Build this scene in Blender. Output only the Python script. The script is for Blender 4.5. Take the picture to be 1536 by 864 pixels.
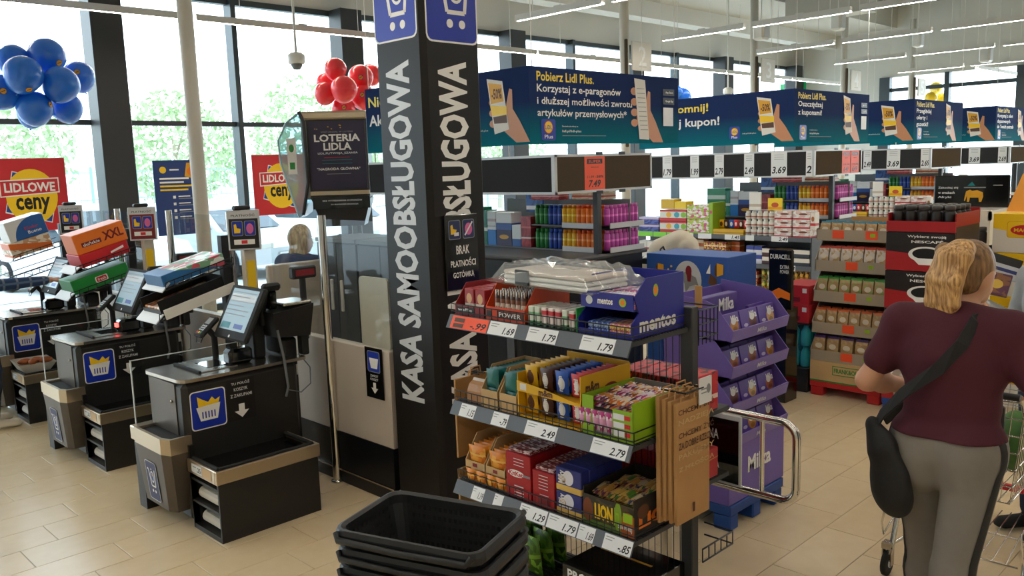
import bpy, math, random
import numpy as np
from mathutils import Matrix, Vector, Euler

# ------------------------------------------------------------------ camera
for o in list(bpy.data.objects): bpy.data.objects.remove(o)
scene = bpy.context.scene
COL = scene.collection
F = 1276.0; H = 2.05
_y, _p, _r = [math.radians(v) for v in (44.65, 8.13, -1.85)]
fw = np.array([math.sin(_y)*math.cos(_p), math.cos(_y)*math.cos(_p), -math.sin(_p)])
rt = np.array([math.cos(_y), -math.sin(_y), 0.0]); up = np.cross(rt, fw)
rt, up = math.cos(_r)*rt+math.sin(_r)*up, -math.sin(_r)*rt+math.cos(_r)*up
CAM = np.array([0, 0, H])
cd = bpy.data.cameras.new('camera'); cam = bpy.data.objects.new('camera', cd); COL.objects.link(cam)
cd.sensor_width = 36; cd.lens = F/1536*36; cd.clip_end = 300; cd.clip_start = .02
m = Matrix.Identity(4)
for i in range(3):
    m[i][0] = rt[i]; m[i][1] = up[i]; m[i][2] = -fw[i]; m[i][3] = CAM[i]
cam.matrix_world = m
scene.camera = cam
def ray(x, y): return fw+rt*(x-768)/F-up*(y-432)/F
def onz(x, y, z=0): d = ray(x, y); return CAM+d*(z-H)/d[2]
def onx(x, y, X): d = ray(x, y); return CAM+d*X/d[0]
def ony(x, y, Y): d = ray(x, y); return CAM+d*Y/d[1]

# ------------------------------------------------------------------ world, exposure
w = bpy.data.worlds.new('world'); scene.world = w; w.use_nodes = True
wn = w.node_tree.nodes; wl = w.node_tree.links
bg = wn['Background']; bg.inputs[1].default_value = 5.2
wtc = wn.new('ShaderNodeTexCoord'); wsep = wn.new('ShaderNodeSeparateXYZ'); wl.new(wtc.outputs['Generated'], wsep.inputs[0])
wr = wn.new('ShaderNodeValToRGB'); wl.new(wsep.outputs[2], wr.inputs[0]); wl.new(wr.outputs[0], bg.inputs[0])
wr.color_ramp.elements[0].position = .0; wr.color_ramp.elements[0].color = (.80, .88, .92, 1)
wr.color_ramp.elements[1].position = .6; wr.color_ramp.elements[1].color = (.72, .86, 1, 1)
vs = scene.view_settings
vs.view_transform = 'Standard'; vs.look = 'None'; vs.gamma = 1; vs.exposure = 0.25; vs.use_curve_mapping = False
LAMP = 29.0      # radiance of the tube diffusers

# ------------------------------------------------------------------ materials
MATS = {}
def mat(name, col=(.5, .5, .5), rough=.5, metal=0., emit=0., spec=.5, bump=0, bscale=60, vary=0, vscale=4, coat=0, subs=0):
    if name in MATS: return MATS[name]
    M = bpy.data.materials.new(name); M.use_nodes = True; MATS[name] = M
    N = M.node_tree.nodes; L = M.node_tree.links; b = N['Principled BSDF']
    b.inputs['Base Color'].default_value = (*col, 1); b.inputs['Roughness'].default_value = rough
    b.inputs['Metallic'].default_value = metal; b.inputs['Specular IOR Level'].default_value = spec
    b.inputs['Coat Weight'].default_value = coat
    if subs:
        b.inputs['Subsurface Weight'].default_value = subs; b.inputs['Subsurface Radius'].default_value = (.02, .008, .004)
    if emit:
        b.inputs['Emission Color'].default_value = (*col, 1); b.inputs['Emission Strength'].default_value = emit
    if bump or vary:
        tc = N.new('ShaderNodeTexCoord')
    if bump:
        n = N.new('ShaderNodeTexNoise'); n.inputs['Scale'].default_value = bscale; n.inputs['Detail'].default_value = 3
        L.new(tc.outputs['Object'], n.inputs['Vector'])
        bp = N.new('ShaderNodeBump'); bp.inputs['Strength'].default_value = bump; bp.inputs['Distance'].default_value = .01
        L.new(n.outputs[0], bp.inputs['Height']); L.new(bp.outputs[0], b.inputs['Normal'])
    if vary:
        n = N.new('ShaderNodeTexNoise'); n.inputs['Scale'].default_value = vscale; n.inputs['Detail'].default_value = 4
        L.new(tc.outputs['Object'], n.inputs['Vector'])
        mx = N.new('ShaderNodeMix'); mx.data_type = 'RGBA'
        mx.inputs[6].default_value = (*[max(0, c*(1-vary)) for c in col], 1); mx.inputs[7].default_value = (*[min(1, c*(1+vary)) for c in col], 1)
        L.new(n.outputs[0], mx.inputs[0]); L.new(mx.outputs[2], b.inputs['Base Color'])
    return M
def sheet_glass(name, tint=(.96, .99, .98), rough=.02, ior=1.45, haze=0):
    if name in MATS: return MATS[name]
    M = bpy.data.materials.new(name); M.use_nodes = True; MATS[name] = M
    N = M.node_tree.nodes; L = M.node_tree.links; N.remove(N['Principled BSDF']); out = N['Material Output']
    t = N.new('ShaderNodeBsdfTransparent'); t.inputs[0].default_value = (*tint, 1)
    g = N.new('ShaderNodeBsdfGlossy'); g.inputs['Roughness'].default_value = rough
    fr = N.new('ShaderNodeFresnel'); fr.inputs[0].default_value = ior
    ge = N.new('ShaderNodeNewGeometry'); iv = N.new('ShaderNodeMath'); iv.operation = 'SUBTRACT'; iv.inputs[0].default_value = 1; L.new(ge.outputs['Backfacing'], iv.inputs[1])
    ml = N.new('ShaderNodeMath'); ml.operation = 'MULTIPLY'; L.new(fr.outputs[0], ml.inputs[0]); L.new(iv.outputs[0], ml.inputs[1])
    mx = N.new('ShaderNodeMixShader'); L.new(ml.outputs[0], mx.inputs[0]); L.new(t.outputs[0], mx.inputs[1]); L.new(g.outputs[0], mx.inputs[2])
    s = mx
    if haze:
        d = N.new('ShaderNodeBsdfDiffuse'); d.inputs[0].default_value = (.85, .87, .88, 1)
        s = N.new('ShaderNodeMixShader'); s.inputs[0].default_value = haze
        L.new(mx.outputs[0], s.inputs[1]); L.new(d.outputs[0], s.inputs[2])
    L.new(s.outputs[0], out.inputs[0])
    return M
def pack(name, base, bands=(), blobs=(), axis='x', speck=None, sscale=6, rough=.38):
    """printed packaging: bands (col,z0,z1) and oval blobs (col,u,z,ru,rz) in the pack's own 0-1 frame, plus flecks"""
    if name in MATS: return MATS[name]
    M = bpy.data.materials.new(name); M.use_nodes = True; MATS[name] = M
    N = M.node_tree.nodes; L = M.node_tree.links; b = N['Principled BSDF']; b.inputs['Roughness'].default_value = rough
    tc = N.new('ShaderNodeTexCoord'); sp = N.new('ShaderNodeSeparateXYZ'); L.new(tc.outputs['Generated'], sp.inputs[0])
    U = sp.outputs[1] if axis == 'x' else sp.outputs[0]; Z = sp.outputs[2]
    if axis == 'z': U = sp.outputs[0]; Z = sp.outputs[1]
    def mth(op, a, b_):
        n = N.new('ShaderNodeMath'); n.operation = op
        for i, v in enumerate((a, b_)):
            if isinstance(v, (int, float)): n.inputs[i].default_value = v
            else: L.new(v, n.inputs[i])
        return n.outputs[0]
    cur = None
    def mixc(fac, col):
        nonlocal cur
        mx = N.new('ShaderNodeMix'); mx.data_type = 'RGBA'; L.new(fac, mx.inputs[0])
        if cur is None: mx.inputs[6].default_value = (*base, 1)
        else: L.new(cur, mx.inputs[6])
        mx.inputs[7].default_value = (*col, 1); cur = mx.outputs[2]
    if speck:
        n = N.new('ShaderNodeTexVoronoi'); n.inputs['Scale'].default_value = sscale; L.new(tc.outputs['Generated'], n.inputs['Vector'])
        s2 = N.new('ShaderNodeSeparateColor'); L.new(n.outputs['Color'], s2.inputs[0])
        cols = speck if isinstance(speck[0], (tuple, list)) else [speck]
        for i, c in enumerate(cols):
            mixc(mth('GREATER_THAN', s2.outputs[i % 3], .6), c)
    for c, z0, z1 in bands:
        mixc(mth('MULTIPLY', mth('GREATER_THAN', Z, z0), mth('LESS_THAN', Z, z1)), c)
    for c, u, z, ru, rz in blobs:
        du = mth('DIVIDE', mth('SUBTRACT', U, u), ru); dz = mth('DIVIDE', mth('SUBTRACT', Z, z), rz)
        mixc(mth('LESS_THAN', mth('ADD', mth('MULTIPLY', du, du), mth('MULTIPLY', dz, dz)), 1.0), c)
    if cur is None: b.inputs['Base Color'].default_value = (*base, 1)
    else: L.new(cur, b.inputs['Base Color'])
    return M
def srgb(h):
    h = h.lstrip('#'); v = [int(h[i:i+2], 16)/255 for i in (0, 2, 4)]
    return tuple(c/12.92 if c <= .04045 else ((c+.055)/1.055)**2.4 for c in v)
S = srgb
def P(name):   # plain named colours
    return MATS[name]
for n, c, r_ in (('white', '#f0eeea', .45), ('black', '#0d0d0e', .4), ('blue_print', '#123f9c', .4), ('royal', '#0b2fa8', .4), ('yellow', '#f6c913', .45), ('gold', '#e0a21c', .5),
                 ('red', '#d3202a', .45), ('orange', '#f07a1c', .45), ('tag_orange', '#f7562a', .5), ('green', '#1d8a3a', .45), ('lime', '#9ac41e', .45), ('grey_print', '#8d9094', .5),
                 ('navy', '#1c2a5e', .45), ('teal', '#0f7d86', .45), ('purple', '#6a4fa6', .5), ('tag_white', '#e6e7e8', .5), ('kraft', '#b98a50', .8), ('brown', '#5b3620', .55), ('beige_print', '#d9b98c', .5),
                 ('skin_print', '#c98a62', .5), ('silver_print', '#c9ccd0', .35), ('maroon_print', '#7c1420', .45), ('pink', '#df6aa3', .45), ('cream', '#efe2c6', .5), ('bright_green', '#7fd13b', .45)):
    mat(n, S(c), r_)
mat('dark_panel', S('#1e1d1c'), .45, bump=.05, bscale=300)
mat('dark_body', S('#151517'), .5)
mat('bronze_steel', S('#5d544a'), .42, .5)
mat('steel', S('#b9b3aa'), .27, 1.0, vary=.06, vscale=20)
mat('champagne', S('#c4b399'), .3, .9)
mat('chrome', S('#dcdad6'), .09, 1.0)
mat('dark_metal', S('#3a3b3d'), .45, .2)
mat('rubber', S('#161616'), .75)
mat('gloss_black', S('#0a0a0b'), .12, coat=.3)
mat('white_plastic', S('#e3e0da'), .4)
mat('beige_plastic', S('#cfc3b4'), .45)
mat('grey_plastic', S('#6b6e72'), .5)
mat('price_rail', S('#5a5f66'), .5)
mat('board_dark', S('#38383a'), .8, spec=.05)
mat('board_brown', S('#574c40'), .9, spec=.0)
mat('card', S('#b88b57'), .85, bump=.1, bscale=80, vary=.08, vscale=9)
mat('card_light', S('#cdaa78'), .85, vary=.06, vscale=9)
mat('card_white', S('#e8e4dc'), .8)
mat('card_grey', S('#9a9a98'), .8)
mat('wire', S('#26272a'), .4, .4)
mat('skin', S('#d09c7d'), .5, subs=.08, vary=.05, vscale=12)
sheet_glass('acrylic', (.93, .96, .96), .03, 1.4)
sheet_glass('window_glass', (.95, .99, 1.0), .01, 1.45)
sheet_glass('clear_film', (.90, .93, .94), .12, 1.5, .16)
sheet_glass('drum_plastic', (.62, .80, .86), .06, 1.6, .30)
mat('screen_blue', S('#7f9aa8'), .3, emit=.08)

# ------------------------------------------------------------------ mesh builder
class MB:
    def __init__(s): s.v = []; s.f = []; s.m = []; s.sm = []
    def add(s, vs, fs, m=0, smooth=False):
        o = len(s.v); s.v += [tuple(map(float, v)) for v in vs]
        for f in fs: s.f.append(tuple(i+o for i in f)); s.m.append(m); s.sm.append(smooth)
        return s
    def box(s, x0, x1, y0, y1, z0, z1, m=0, c=0):
        if x1 < x0: x0, x1 = x1, x0
        if y1 < y0: y0, y1 = y1, y0
        if z1 < z0: z0, z1 = z1, z0
        if not c:
            return s.add([(x, y, z) for x in (x0, x1) for y in (y0, y1) for z in (z0, z1)],
                         [(0, 1, 3, 2), (4, 6, 7, 5), (0, 4, 5, 1), (2, 3, 7, 6), (0, 2, 6, 4), (1, 5, 7, 3)], m)
        c = min(c, (x1-x0)/2.01, (y1-y0)/2.01, (z1-z0)/2.01)
        vs = []; idx = {}
        X = (x0, x1); Y = (y0, y1); Z = (z0, z1)
        for i in (0, 1):
            for j in (0, 1):
                for k in (0, 1):
                    for ax in range(3):   # vertex lying on face of axis ax
                        q = [X[i], Y[j], Z[k]]
                        for a, n in ((0, i), (1, j), (2, k)):
                            if a != ax: q[a] += c if n == 0 else -c
                        idx[i, j, k, ax] = len(vs); vs.append(q)
        fs = []
        def face(ids, out):
            a, b, d = [np.array(vs[t]) for t in ids[:3]]
            if np.dot(np.cross(b-a, d-a), out) < 0: ids = ids[::-1]
            fs.append(tuple(ids))
        for ax in range(3):
            o1, o2 = [a for a in range(3) if a != ax]
            for sgn in (0, 1):
                ids = []
                for a, b in ((0, 0), (1, 0), (1, 1), (0, 1)):
                    t = [0, 0, 0]; t[ax] = sgn; t[o1] = a; t[o2] = b; ids.append(idx[(*t, ax)])
                n = [0, 0, 0]; n[ax] = 1 if sgn else -1; face(ids, n)
            for a in (0, 1):
                for b in (0, 1):
                    t0 = [0, 0, 0]; t0[o1] = a; t0[o2] = b; t1 = list(t0); t1[ax] = 1
                    n = [0, 0, 0]; n[o1] = 1 if a else -1; n[o2] = 1 if b else -1
                    face([idx[(*t0, o1)], idx[(*t1, o1)], idx[(*t1, o2)], idx[(*t0, o2)]], n)
        for i in (0, 1):
            for j in (0, 1):
                for k in (0, 1):
                    face([idx[i, j, k, 0], idx[i, j, k, 1], idx[i, j, k, 2]], [2*i-1, 2*j-1, 2*k-1])
        return s.add(vs, fs, m)
    def prism(s, poly, axis, a, b, m=0, smooth=False):
        """2-D polygon (ccw) extruded along axis from a to b; axis x: (y,z); y: (x,z); z: (x,y)"""
        n = len(poly)
        def pt(p, t): return (t, p[0], p[1]) if axis == 'x' else (p[0], t, p[1]) if axis == 'y' else (p[0], p[1], t)
        vs = [pt(p, a) for p in poly]+[pt(p, b) for p in poly]
        fs = [(i, (i+1) % n, n+(i+1) % n, n+i) for i in range(n)]
        o = len(s.v); s.add(vs, fs, m, smooth); s.add(vs, [tuple(range(n))[::-1], tuple(range(n, 2*n))], m)
        return s
    def tube(s, pts, r, n=8, m=0, closed=False, cap=True):
        pts = [np.array(p, float) for p in pts]; k = len(pts); rings = []
        rr = r if isinstance(r, (list, tuple)) else [r]*k
        prev = None
        for i, p in enumerate(pts):
            a = pts[(i-1) % k] if (closed or i > 0) else p; b = pts[(i+1) % k] if (closed or i < k-1) else p
            t = b-a; t = t/(np.linalg.norm(t)+1e-12)
            if prev is None:
                u = np.cross(t, (0, 0, 1)); 
                if np.linalg.norm(u) < .05: u = np.cross(t, (1, 0, 0))
            else: u = prev-t*np.dot(prev, t)
            u /= np.linalg.norm(u)+1e-12; v = np.cross(t, u); prev = u
            rings.append([p+rr[i]*(math.cos(2*math.pi*j/n)*u+math.sin(2*math.pi*j/n)*v) for j in range(n)])
        vs = [q for rg in rings for q in rg]; fs = []
        for i in range(k if closed else k-1):
            i2 = (i+1) % k
            for j in range(n): fs.append((i*n+j, i*n+(j+1) % n, i2*n+(j+1) % n, i2*n+j))
        s.add(vs, fs, m, True)
        if cap and not closed: s.add(rings[0], [tuple(range(n))[::-1]], m); s.add(rings[-1], [tuple(range(n))], m)
        return s
    def lathe(s, prof, n=16, o=(0, 0, 0), m=0, smooth=True):
        vs = []; fs = []
        for r, z in prof:
            for j in range(n): a = 2*math.pi*j/n; vs.append((o[0]+r*math.cos(a), o[1]+r*math.sin(a), o[2]+z))
        for i in range(len(prof)-1):
            for j in range(n): fs.append((i*n+j, i*n+(j+1) % n, (i+1)*n+(j+1) % n, (i+1)*n+j))
        if prof[0][0] > 1e-4: fs.append(tuple(range(n))[::-1])
        if prof[-1][0] > 1e-4: fs.append(tuple(range((len(prof)-1)*n, len(prof)*n)))
        return s.add(vs, fs, m, smooth)
    def ball(s, o, r, m=0, n=14, k=9, sc=(1, 1, 1)):
        o2 = len(s.v)
        s.lathe([(r*math.sin(math.pi*i/k), -r*math.cos(math.pi*i/k)) for i in range(k+1)], n, (0, 0, 0), m)
        for i in range(o2, len(s.v)): v = s.v[i]; s.v[i] = (v[0]*sc[0]+o[0], v[1]*sc[1]+o[1], v[2]*sc[2]+o[2])
        return s
    def quad(s, pts, m=0): return s.add(pts, [tuple(range(len(pts)))], m)
    def xf(s, M, start=0):
        for i in range(start, len(s.v)): s.v[i] = tuple(M @ Vector(s.v[i]))
        return s
    def mesh(s, name, mats):
        me = bpy.data.meshes.new(name); me.from_pydata(s.v, [], s.f)
        for x in mats: me.materials.append(MATS[x] if isinstance(x, str) else x)
        me.polygons.foreach_set('material_index', s.m); me.polygons.foreach_set('use_smooth', s.sm)
        me.update(); return me
    def obj(s, name, mats, parent=None, loc=(0, 0, 0), rot=(0, 0, 0)):
        if isinstance(mats, str) or not isinstance(mats, (list, tuple)): mats = [mats]
        return link(name, s.mesh(name, mats), parent, loc, rot)
def link(name, me, parent=None, loc=(0, 0, 0), rot=(0, 0, 0)):
    o = bpy.data.objects.new(name, me); COL.objects.link(o); o.parent = parent; o.location = loc; o.rotation_euler = rot
    return o
def tag(o, label, cat, group=None):
    o['label'] = label; o['category'] = cat
    if group: o['group'] = group
    return o
def thing(name, label, cat, loc=(0, 0, 0), rz=0, group=None):
    return tag(link(name, None, None, loc, (0, 0, rz)), label, cat, group)
def struct(o): o['kind'] = 'structure'; return o
def dup(o, loc=None, rz=None, label=None, parent=None, group=None):
    c = o.copy(); COL.objects.link(c); c.parent = parent
    if loc is not None: c.location = loc
    if rz is not None: c.rotation_euler = (0, 0, rz)
    if label: c['label'] = label
    if group: c['group'] = group
    for ch in [k for k in bpy.data.objects if k.parent == o]: dup(ch, parent=c)
    return c

# ------------------------------------------------------------------ flat print: polygons and lettering on a face
_TXT = {}
def text_geo(s, bold=.012, shear=0):
    k = (s, bold, shear)
    if k in _TXT: return _TXT[k]
    cu = bpy.data.curves.new('t', 'FONT'); cu.body = s; cu.resolution_u = 2; cu.offset = bold; cu.shear = shear; cu.fill_mode = 'FRONT'
    cu.space_line = .85
    o = bpy.data.objects.new('t', cu); COL.objects.link(o)
    dg = bpy.context.evaluated_depsgraph_get(); dg.update(); me = o.evaluated_get(dg).to_mesh()
    v = np.array([q.co[:2] for q in me.vertices]) if len(me.vertices) else np.zeros((1, 2))
    f = [tuple(p.vertices) for p in me.polygons]
    bpy.data.objects.remove(o); bpy.data.curves.remove(cu)
    lo = v.min(0); hi = v.max(0); v = (v-lo)/np.maximum(hi-lo, 1e-6)
    _TXT[k] = (v, f, (hi-lo)); return _TXT[k]
class Print:
    """flat print on the plane O + u*U + v*V (metres), every layer a hair above the one before"""
    def __init__(s, O, U, V, lift=.0012): 
        s.O = np.array(O, float); s.U = np.array(U, float); s.V = np.array(V, float); s.N = np.cross(s.U, s.V); s.N /= np.linalg.norm(s.N)
        s.mb = MB(); s.mats = []; s.k = 1; s.lift = lift
    def mi(s, m):
        if m not in s.mats: s.mats.append(m)
        return s.mats.index(m)
    def P(s, u, v): return s.O+u*s.U+v*s.V+s.N*s.lift*s.k
    def poly(s, m, pts):
        s.mb.add([s.P(u, v) for u, v in pts], [tuple(range(len(pts)))], s.mi(m)); s.k += .25; return s
    def rect(s, m, u0, v0, u1, v1): return s.poly(m, [(u0, v0), (u1, v0), (u1, v1), (u0, v1)])
    def rrect(s, m, u0, v0, u1, v1, r):
        pts = []
        for cx, cy, a0 in ((u1-r, v0+r, -90), (u1-r, v1-r, 0), (u0+r, v1-r, 90), (u0+r, v0+r, 180)):
            for t in range(0, 91, 30): a = math.radians(a0+t); pts.append((cx+r*math.cos(a), cy+r*math.sin(a)))
        return s.poly(m, pts)
    def oval(s, m, u, v, ru, rv, n=20): return s.poly(m, [(u+ru*math.cos(2*math.pi*i/n), v+rv*math.sin(2*math.pi*i/n)) for i in range(n)])
    def line(s, m, pts, wd):
        for a, b in zip(pts[:-1], pts[1:]):
            a = np.array(a, float); b = np.array(b, float); d = b-a; d /= np.linalg.norm(d)+1e-9; n = np.array([-d[1], d[0]])*wd/2
            s.poly(m, [tuple(a-n), tuple(b-n), tuple(b+n), tuple(a+n)]); s.k -= .25
        s.k += .25; return s
    def text(s, m, t, u0, v0, u1, v1, bold=.012, shear=0, rot=0, keep=False, align='c'):
        v, f, sz = text_geo(t, bold, shear)
        W, Hh = u1-u0, v1-v0
        if keep:
            k = min(W/sz[0], Hh/sz[1]) if not rot else min(W/sz[1], Hh/sz[0])
            w2, h2 = (sz[0]*k, sz[1]*k) if not rot else (sz[1]*k, sz[0]*k)
            u0 = u0 if align == 'l' else u0+(W-w2)/2; v0 = v0+(Hh-h2)/2; W, Hh = w2, h2
        if rot: pts = [s.P(u0+(1-q[1])*W, v0+q[0]*Hh) for q in v]
        else: pts = [s.P(u0+q[0]*W, v0+q[1]*Hh) for q in v]
        s.mb.add(pts, f, s.mi(m)); s.k += .25; return s
    def done(s, parent, name='print'):
        o = s.mb.obj(name, s.mats, parent); s.mb = MB(); s.mats = []; return o
FX = dict(U=(0, -1, 0), V=(0, 0, 1))      # a face that looks to -x
FY = dict(U=(1, 0, 0), V=(0, 0, 1))       # a face that looks to -y

def cart_icon(p, u, v, w, h, m='white'):
    X = lambda a: u+a*w
    Y = lambda b: v+b*h
    p.line(m, [(X(.08), Y(.92)), (X(.22), Y(.92)), (X(.36), Y(.30)), (X(.82), Y(.30)), (X(.92), Y(.95))], w*.085)
    p.oval(m, X(.42), Y(.12), w*.085, w*.085, 14); p.oval(m, X(.74), Y(.12), w*.085, w*.085, 14)
    p.oval(m, X(.60), Y(.66), w*.20, h*.22, 18); p.oval('blue_print', X(.60), Y(.66), w*.15, h*.17, 18)
    p.poly('yellow', [(X(.60), Y(.66)), (X(.60), Y(.80)), (X(.70), Y(.74))]); p.line(m, [(X(.55), Y(.95)), (X(.65), Y(.95))], h*.06)
def basket_icon(p, u, v, w, h):
    X = lambda a: u+a*w
    Y = lambda b: v+b*h
    p.rrect('white', u, v, u+w, v+h, w*.1); p.rrect('royal', u+w*.03, v+w*.03, u+w*.97, v+h-w*.03, w*.085)
    p.poly('yellow', [(X(.22), Y(.56)), (X(.78), Y(.58)), (X(.84), Y(.76)), (X(.70), Y(.70)), (X(.62), Y(.80)), (X(.50), Y(.68)), (X(.36), Y(.76)), (X(.20), Y(.86))])
    p.poly('white', [(X(.26), Y(.22)), (X(.74), Y(.22)), (X(.84), Y(.62)), (X(.16), Y(.58))])
    for i in range(5): p.rect('royal', X(.31+i*.085), Y(.28), X(.345+i*.085), Y(.45)); p.k -= .25
    p.k += .25
def arrow_down(p, u, v, w, h, m='white'):
    p.poly(m, [(u+.3*w, v+h), (u+.3*w, v+.5*h), (u, v+.5*h), (u+.5*w, v), (u+w, v+.5*h), (u+.7*w, v+.5*h), (u+.7*w, v+h)])
def emblem(p, u, v, r):
    """small round yellow shop emblem on a blue square"""
    p.rect('blue_print', u-r, v-r, u+r, v+r); p.oval('red', u, v, r*.95, r*.95, 20); p.oval('yellow', u, v, r*.85, r*.85, 20)
    p.text('blue_print', 'LiDL', u-r*.75, v-r*.3, u+r*.75, v+r*.3, .02)
def pricetag(p, u, v, w, h, price, m='tag_white', big=.5):
    p.rect(m, u, v, u+w, v+h)
    if price: p.text('black', price, u+w*(1-big-.04), v+h*.12, u+w*.96, v+h*.66, .02, .25)
    p.line('grey_print', [(u+w*.06, v+h*.82), (u+w*.36, v+h*.82)], h*.05); p.line('grey_print', [(u+w*.06, v+h*.64), (u+w*.30, v+h*.64)], h*.05)
random.seed(7)

# ------------------------------------------------------------------ structure
def floor_build():
    g = MB().box(-6, 26, -6, 12.45, -.02, -.004, 0).obj('floor', mat('grout', S('#b3a082'), .8)); struct(g)
    TW, TD = .6, .29
    mb = MB().box(0, TW-.005, 0, TD-.004, -.012, 0, 0, .0015)
    M = bpy.data.materials.new('floor_tile'); M.use_nodes = True; N = M.node_tree.nodes; L = M.node_tree.links; b = N['Principled BSDF']
    b.inputs['Roughness'].default_value = .26; b.inputs['Specular IOR Level'].default_value = .45
    oi = N.new('ShaderNodeObjectInfo'); tc = N.new('ShaderNodeTexCoord'); geo = N.new('ShaderNodeNewGeometry')
    n = N.new('ShaderNodeTexNoise'); n.inputs['Scale'].default_value = 9; n.inputs['Detail'].default_value = 2; L.new(geo.outputs['Position'], n.inputs['Vector'])
    ad = N.new('ShaderNodeMath'); ad.operation = 'MULTIPLY_ADD'; ad.inputs[1].default_value = .35; L.new(oi.outputs['Random'], ad.inputs[0]); L.new(n.outputs[0], ad.inputs[2])
    rp = N.new('ShaderNodeValToRGB'); rp.color_ramp.elements[0].color = (*S('#d9c29d'), 1); rp.color_ramp.elements[1].color = (*S('#e0cba8'), 1)
    rp.color_ramp.elements[0].position = .3; rp.color_ramp.elements[1].position = .95
    L.new(ad.outputs[0], rp.inputs[0]); L.new(rp.outputs[0], b.inputs['Base Color'])
    n2 = N.new('ShaderNodeTexNoise'); n2.inputs['Scale'].default_value = 7; L.new(geo.outputs['Position'], n2.inputs['Vector'])
    mr = N.new('ShaderNodeMapRange'); mr.inputs[3].default_value = .25; mr.inputs[4].default_value = .28; L.new(n2.outputs[0], mr.inputs[0]); L.new(mr.outputs[0], b.inputs['Roughness'])
    me = mb.mesh('tile', [M]); tiles = []
    for j in range(-20, 44):
        y = 1.72+j*TD
        if y+TD > 12.45: continue
        for i in range(-14, 42):
            x = 4.39+i*TW+(.2*j) % TW
            if x < -6 or x+TW > 26: continue
            v = np.array([x+.3, y+.15, 0])-CAM; zc = fw@v
            px, py = 768+F*(rt@v)/zc if zc > .3 else -9e9, 432-F*(up@v)/zc if zc > .3 else 0
            vis = -60 < px < 1600 and py < 930
            # seen bare floor: the left aisle, the right aisle
            bare = vis and ((x < 2.1 and y > 3.2) or (3.0 < x < 8 and y < 3.6) or (1.9 < x < 3.1 and 3.4 < y < 8.5))
            tiles.append((0 if bare else 1, np.linalg.norm(v), x, y))
    tiles.sort()
    for t in tiles[:300]: link('tile', me, g, (t[2], t[3], 0))
    rest = MB()
    for t in tiles[300:]: rest.box(t[2], t[2]+TW-.006, t[3], t[3]+TD-.005, -.012, 0, 0)
    r = rest.obj('tile_field', M, g); r['kind'] = 'stuff'
floor_build()

YF = 12.5; ZT = 4.70; ZM = 2.83; CE = 5.45
mat('mullion', S('#3c4448'), .35, .3); mat('column_dark', S('#2f3133'), .4, .1)
mat('wall_white', S('#cfcdc6'), .8, bump=.03, bscale=40); mat('ceiling_white', S('#b9b5ab'), .85, bump=.03, bscale=30)
mat('deck', S('#8f968f'), .6, .2)
def facade():
    w = MB().box(-6, 26, YF-.05, YF+.25, ZT, 6.4, 0).obj('wall_front', 'wall_white'); struct(w)
    cols = [4.50+3.92*k for k in range(-2, 6)]
    n = 1
    for k, cx in enumerate(cols):
        c = MB().box(cx-.21, cx+.21, YF-.42, YF-.06, 0, ZT, 0, .008).obj('trim_%d' % (k+1), 'column_dark'); struct(c)
        for (a, b) in ((cx, cx+1.96), (cx+1.96, cx+3.92)):
            f = MB()
            f.box(a-.04, a+.04, YF-.16, YF+.06, 0, ZT)                 # upright
            f.box(a+.04, b-.04, YF-.07, YF+.05, ZM-.035, ZM+.035)      # transom
            f.box(a+.04, b-.04, YF-.07, YF+.05, ZT-.09, ZT); f.box(a+.04, b-.04, YF-.07, YF+.05, 0, .1)
            wf = f.obj('window_%d' % n, 'mullion'); struct(wf); n += 1
            for z0, z1 in ((.1, ZM-.035), (ZM+.035, ZT-.09)):
                MB().box(a+.04, b-.04, YF-.005, YF+.005, z0, z1).obj('pane', 'window_glass', wf)
    # end wall far right, with a high window strip
    XE = 24.5
    e = MB(); e.box(XE, XE+.2, -6, YF, 4.15, 6.4); e.box(XE, XE+.2, 9.9, YF, 0, 4.15); e.box(XE, XE+.2, -6, YF, 0, 1.0)
    struct(e.obj('wall_end', 'wall_white'))
    ys = [9.9, 8.2, 6.5, 4.8, 3.1, 1.4, -.3]
    for i in range(6):
        a, b = ys[i+1], ys[i]
        f = MB().box(XE-.1, XE+.1, b-.12 if i % 2 else b-.28, b, 1.0, 4.15).box(XE-.03, XE+.06, a, b-.12, 3.75, 3.85)
        wf = f.obj('window_%d' % n, 'mullion'); struct(wf); n += 1
        for z0, z1 in ((1.0, 3.75), (3.85, 4.15)): MB().box(XE-.004, XE+.004, a, b-.12, z0, z1).obj('pane', 'window_glass', wf)
    struct(MB().box(-6, -5.8, -6, YF, 0, 6.4).obj('wall_left', 'wall_white'))
    struct(MB().box(-6, 26, -6.2, -6, 0, 6.4).obj('wall_back', 'wall_white'))
    # ceiling: plain soffit, a duct and a ribbed deck further in
    struct(MB().box(-6, 13.2, -6, YF, CE, CE+.1).box(13.2, 26, 9.6, YF, CE, CE+.1).box(13.2, 26, 9.5, 9.6, CE, 6.2).box(13.1, 13.2, -6, 9.6, CE+.1, 6.2).obj('ceiling', 'ceiling_white'))
    d = MB().box(13.2, 26, -6, 9.6, 6.1, 6.2, 0)
    for i in range(52): d.box(13.2+i*.25, 13.32+i*.25, -6, 9.6, 6.02, 6.1)
    dd = d.obj('trim_10', 'deck'); struct(dd)
    struct(MB().box(7.0, 24.5, 11.2, 11.6, 5.1, CE).obj('trim_9', 'wall_white'))
    b = MB().box(18.0, 18.5, 7.6, 9.4, 5.0, 5.9).obj('trim_11', 'ceiling_white'); struct(b)
facade()

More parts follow.
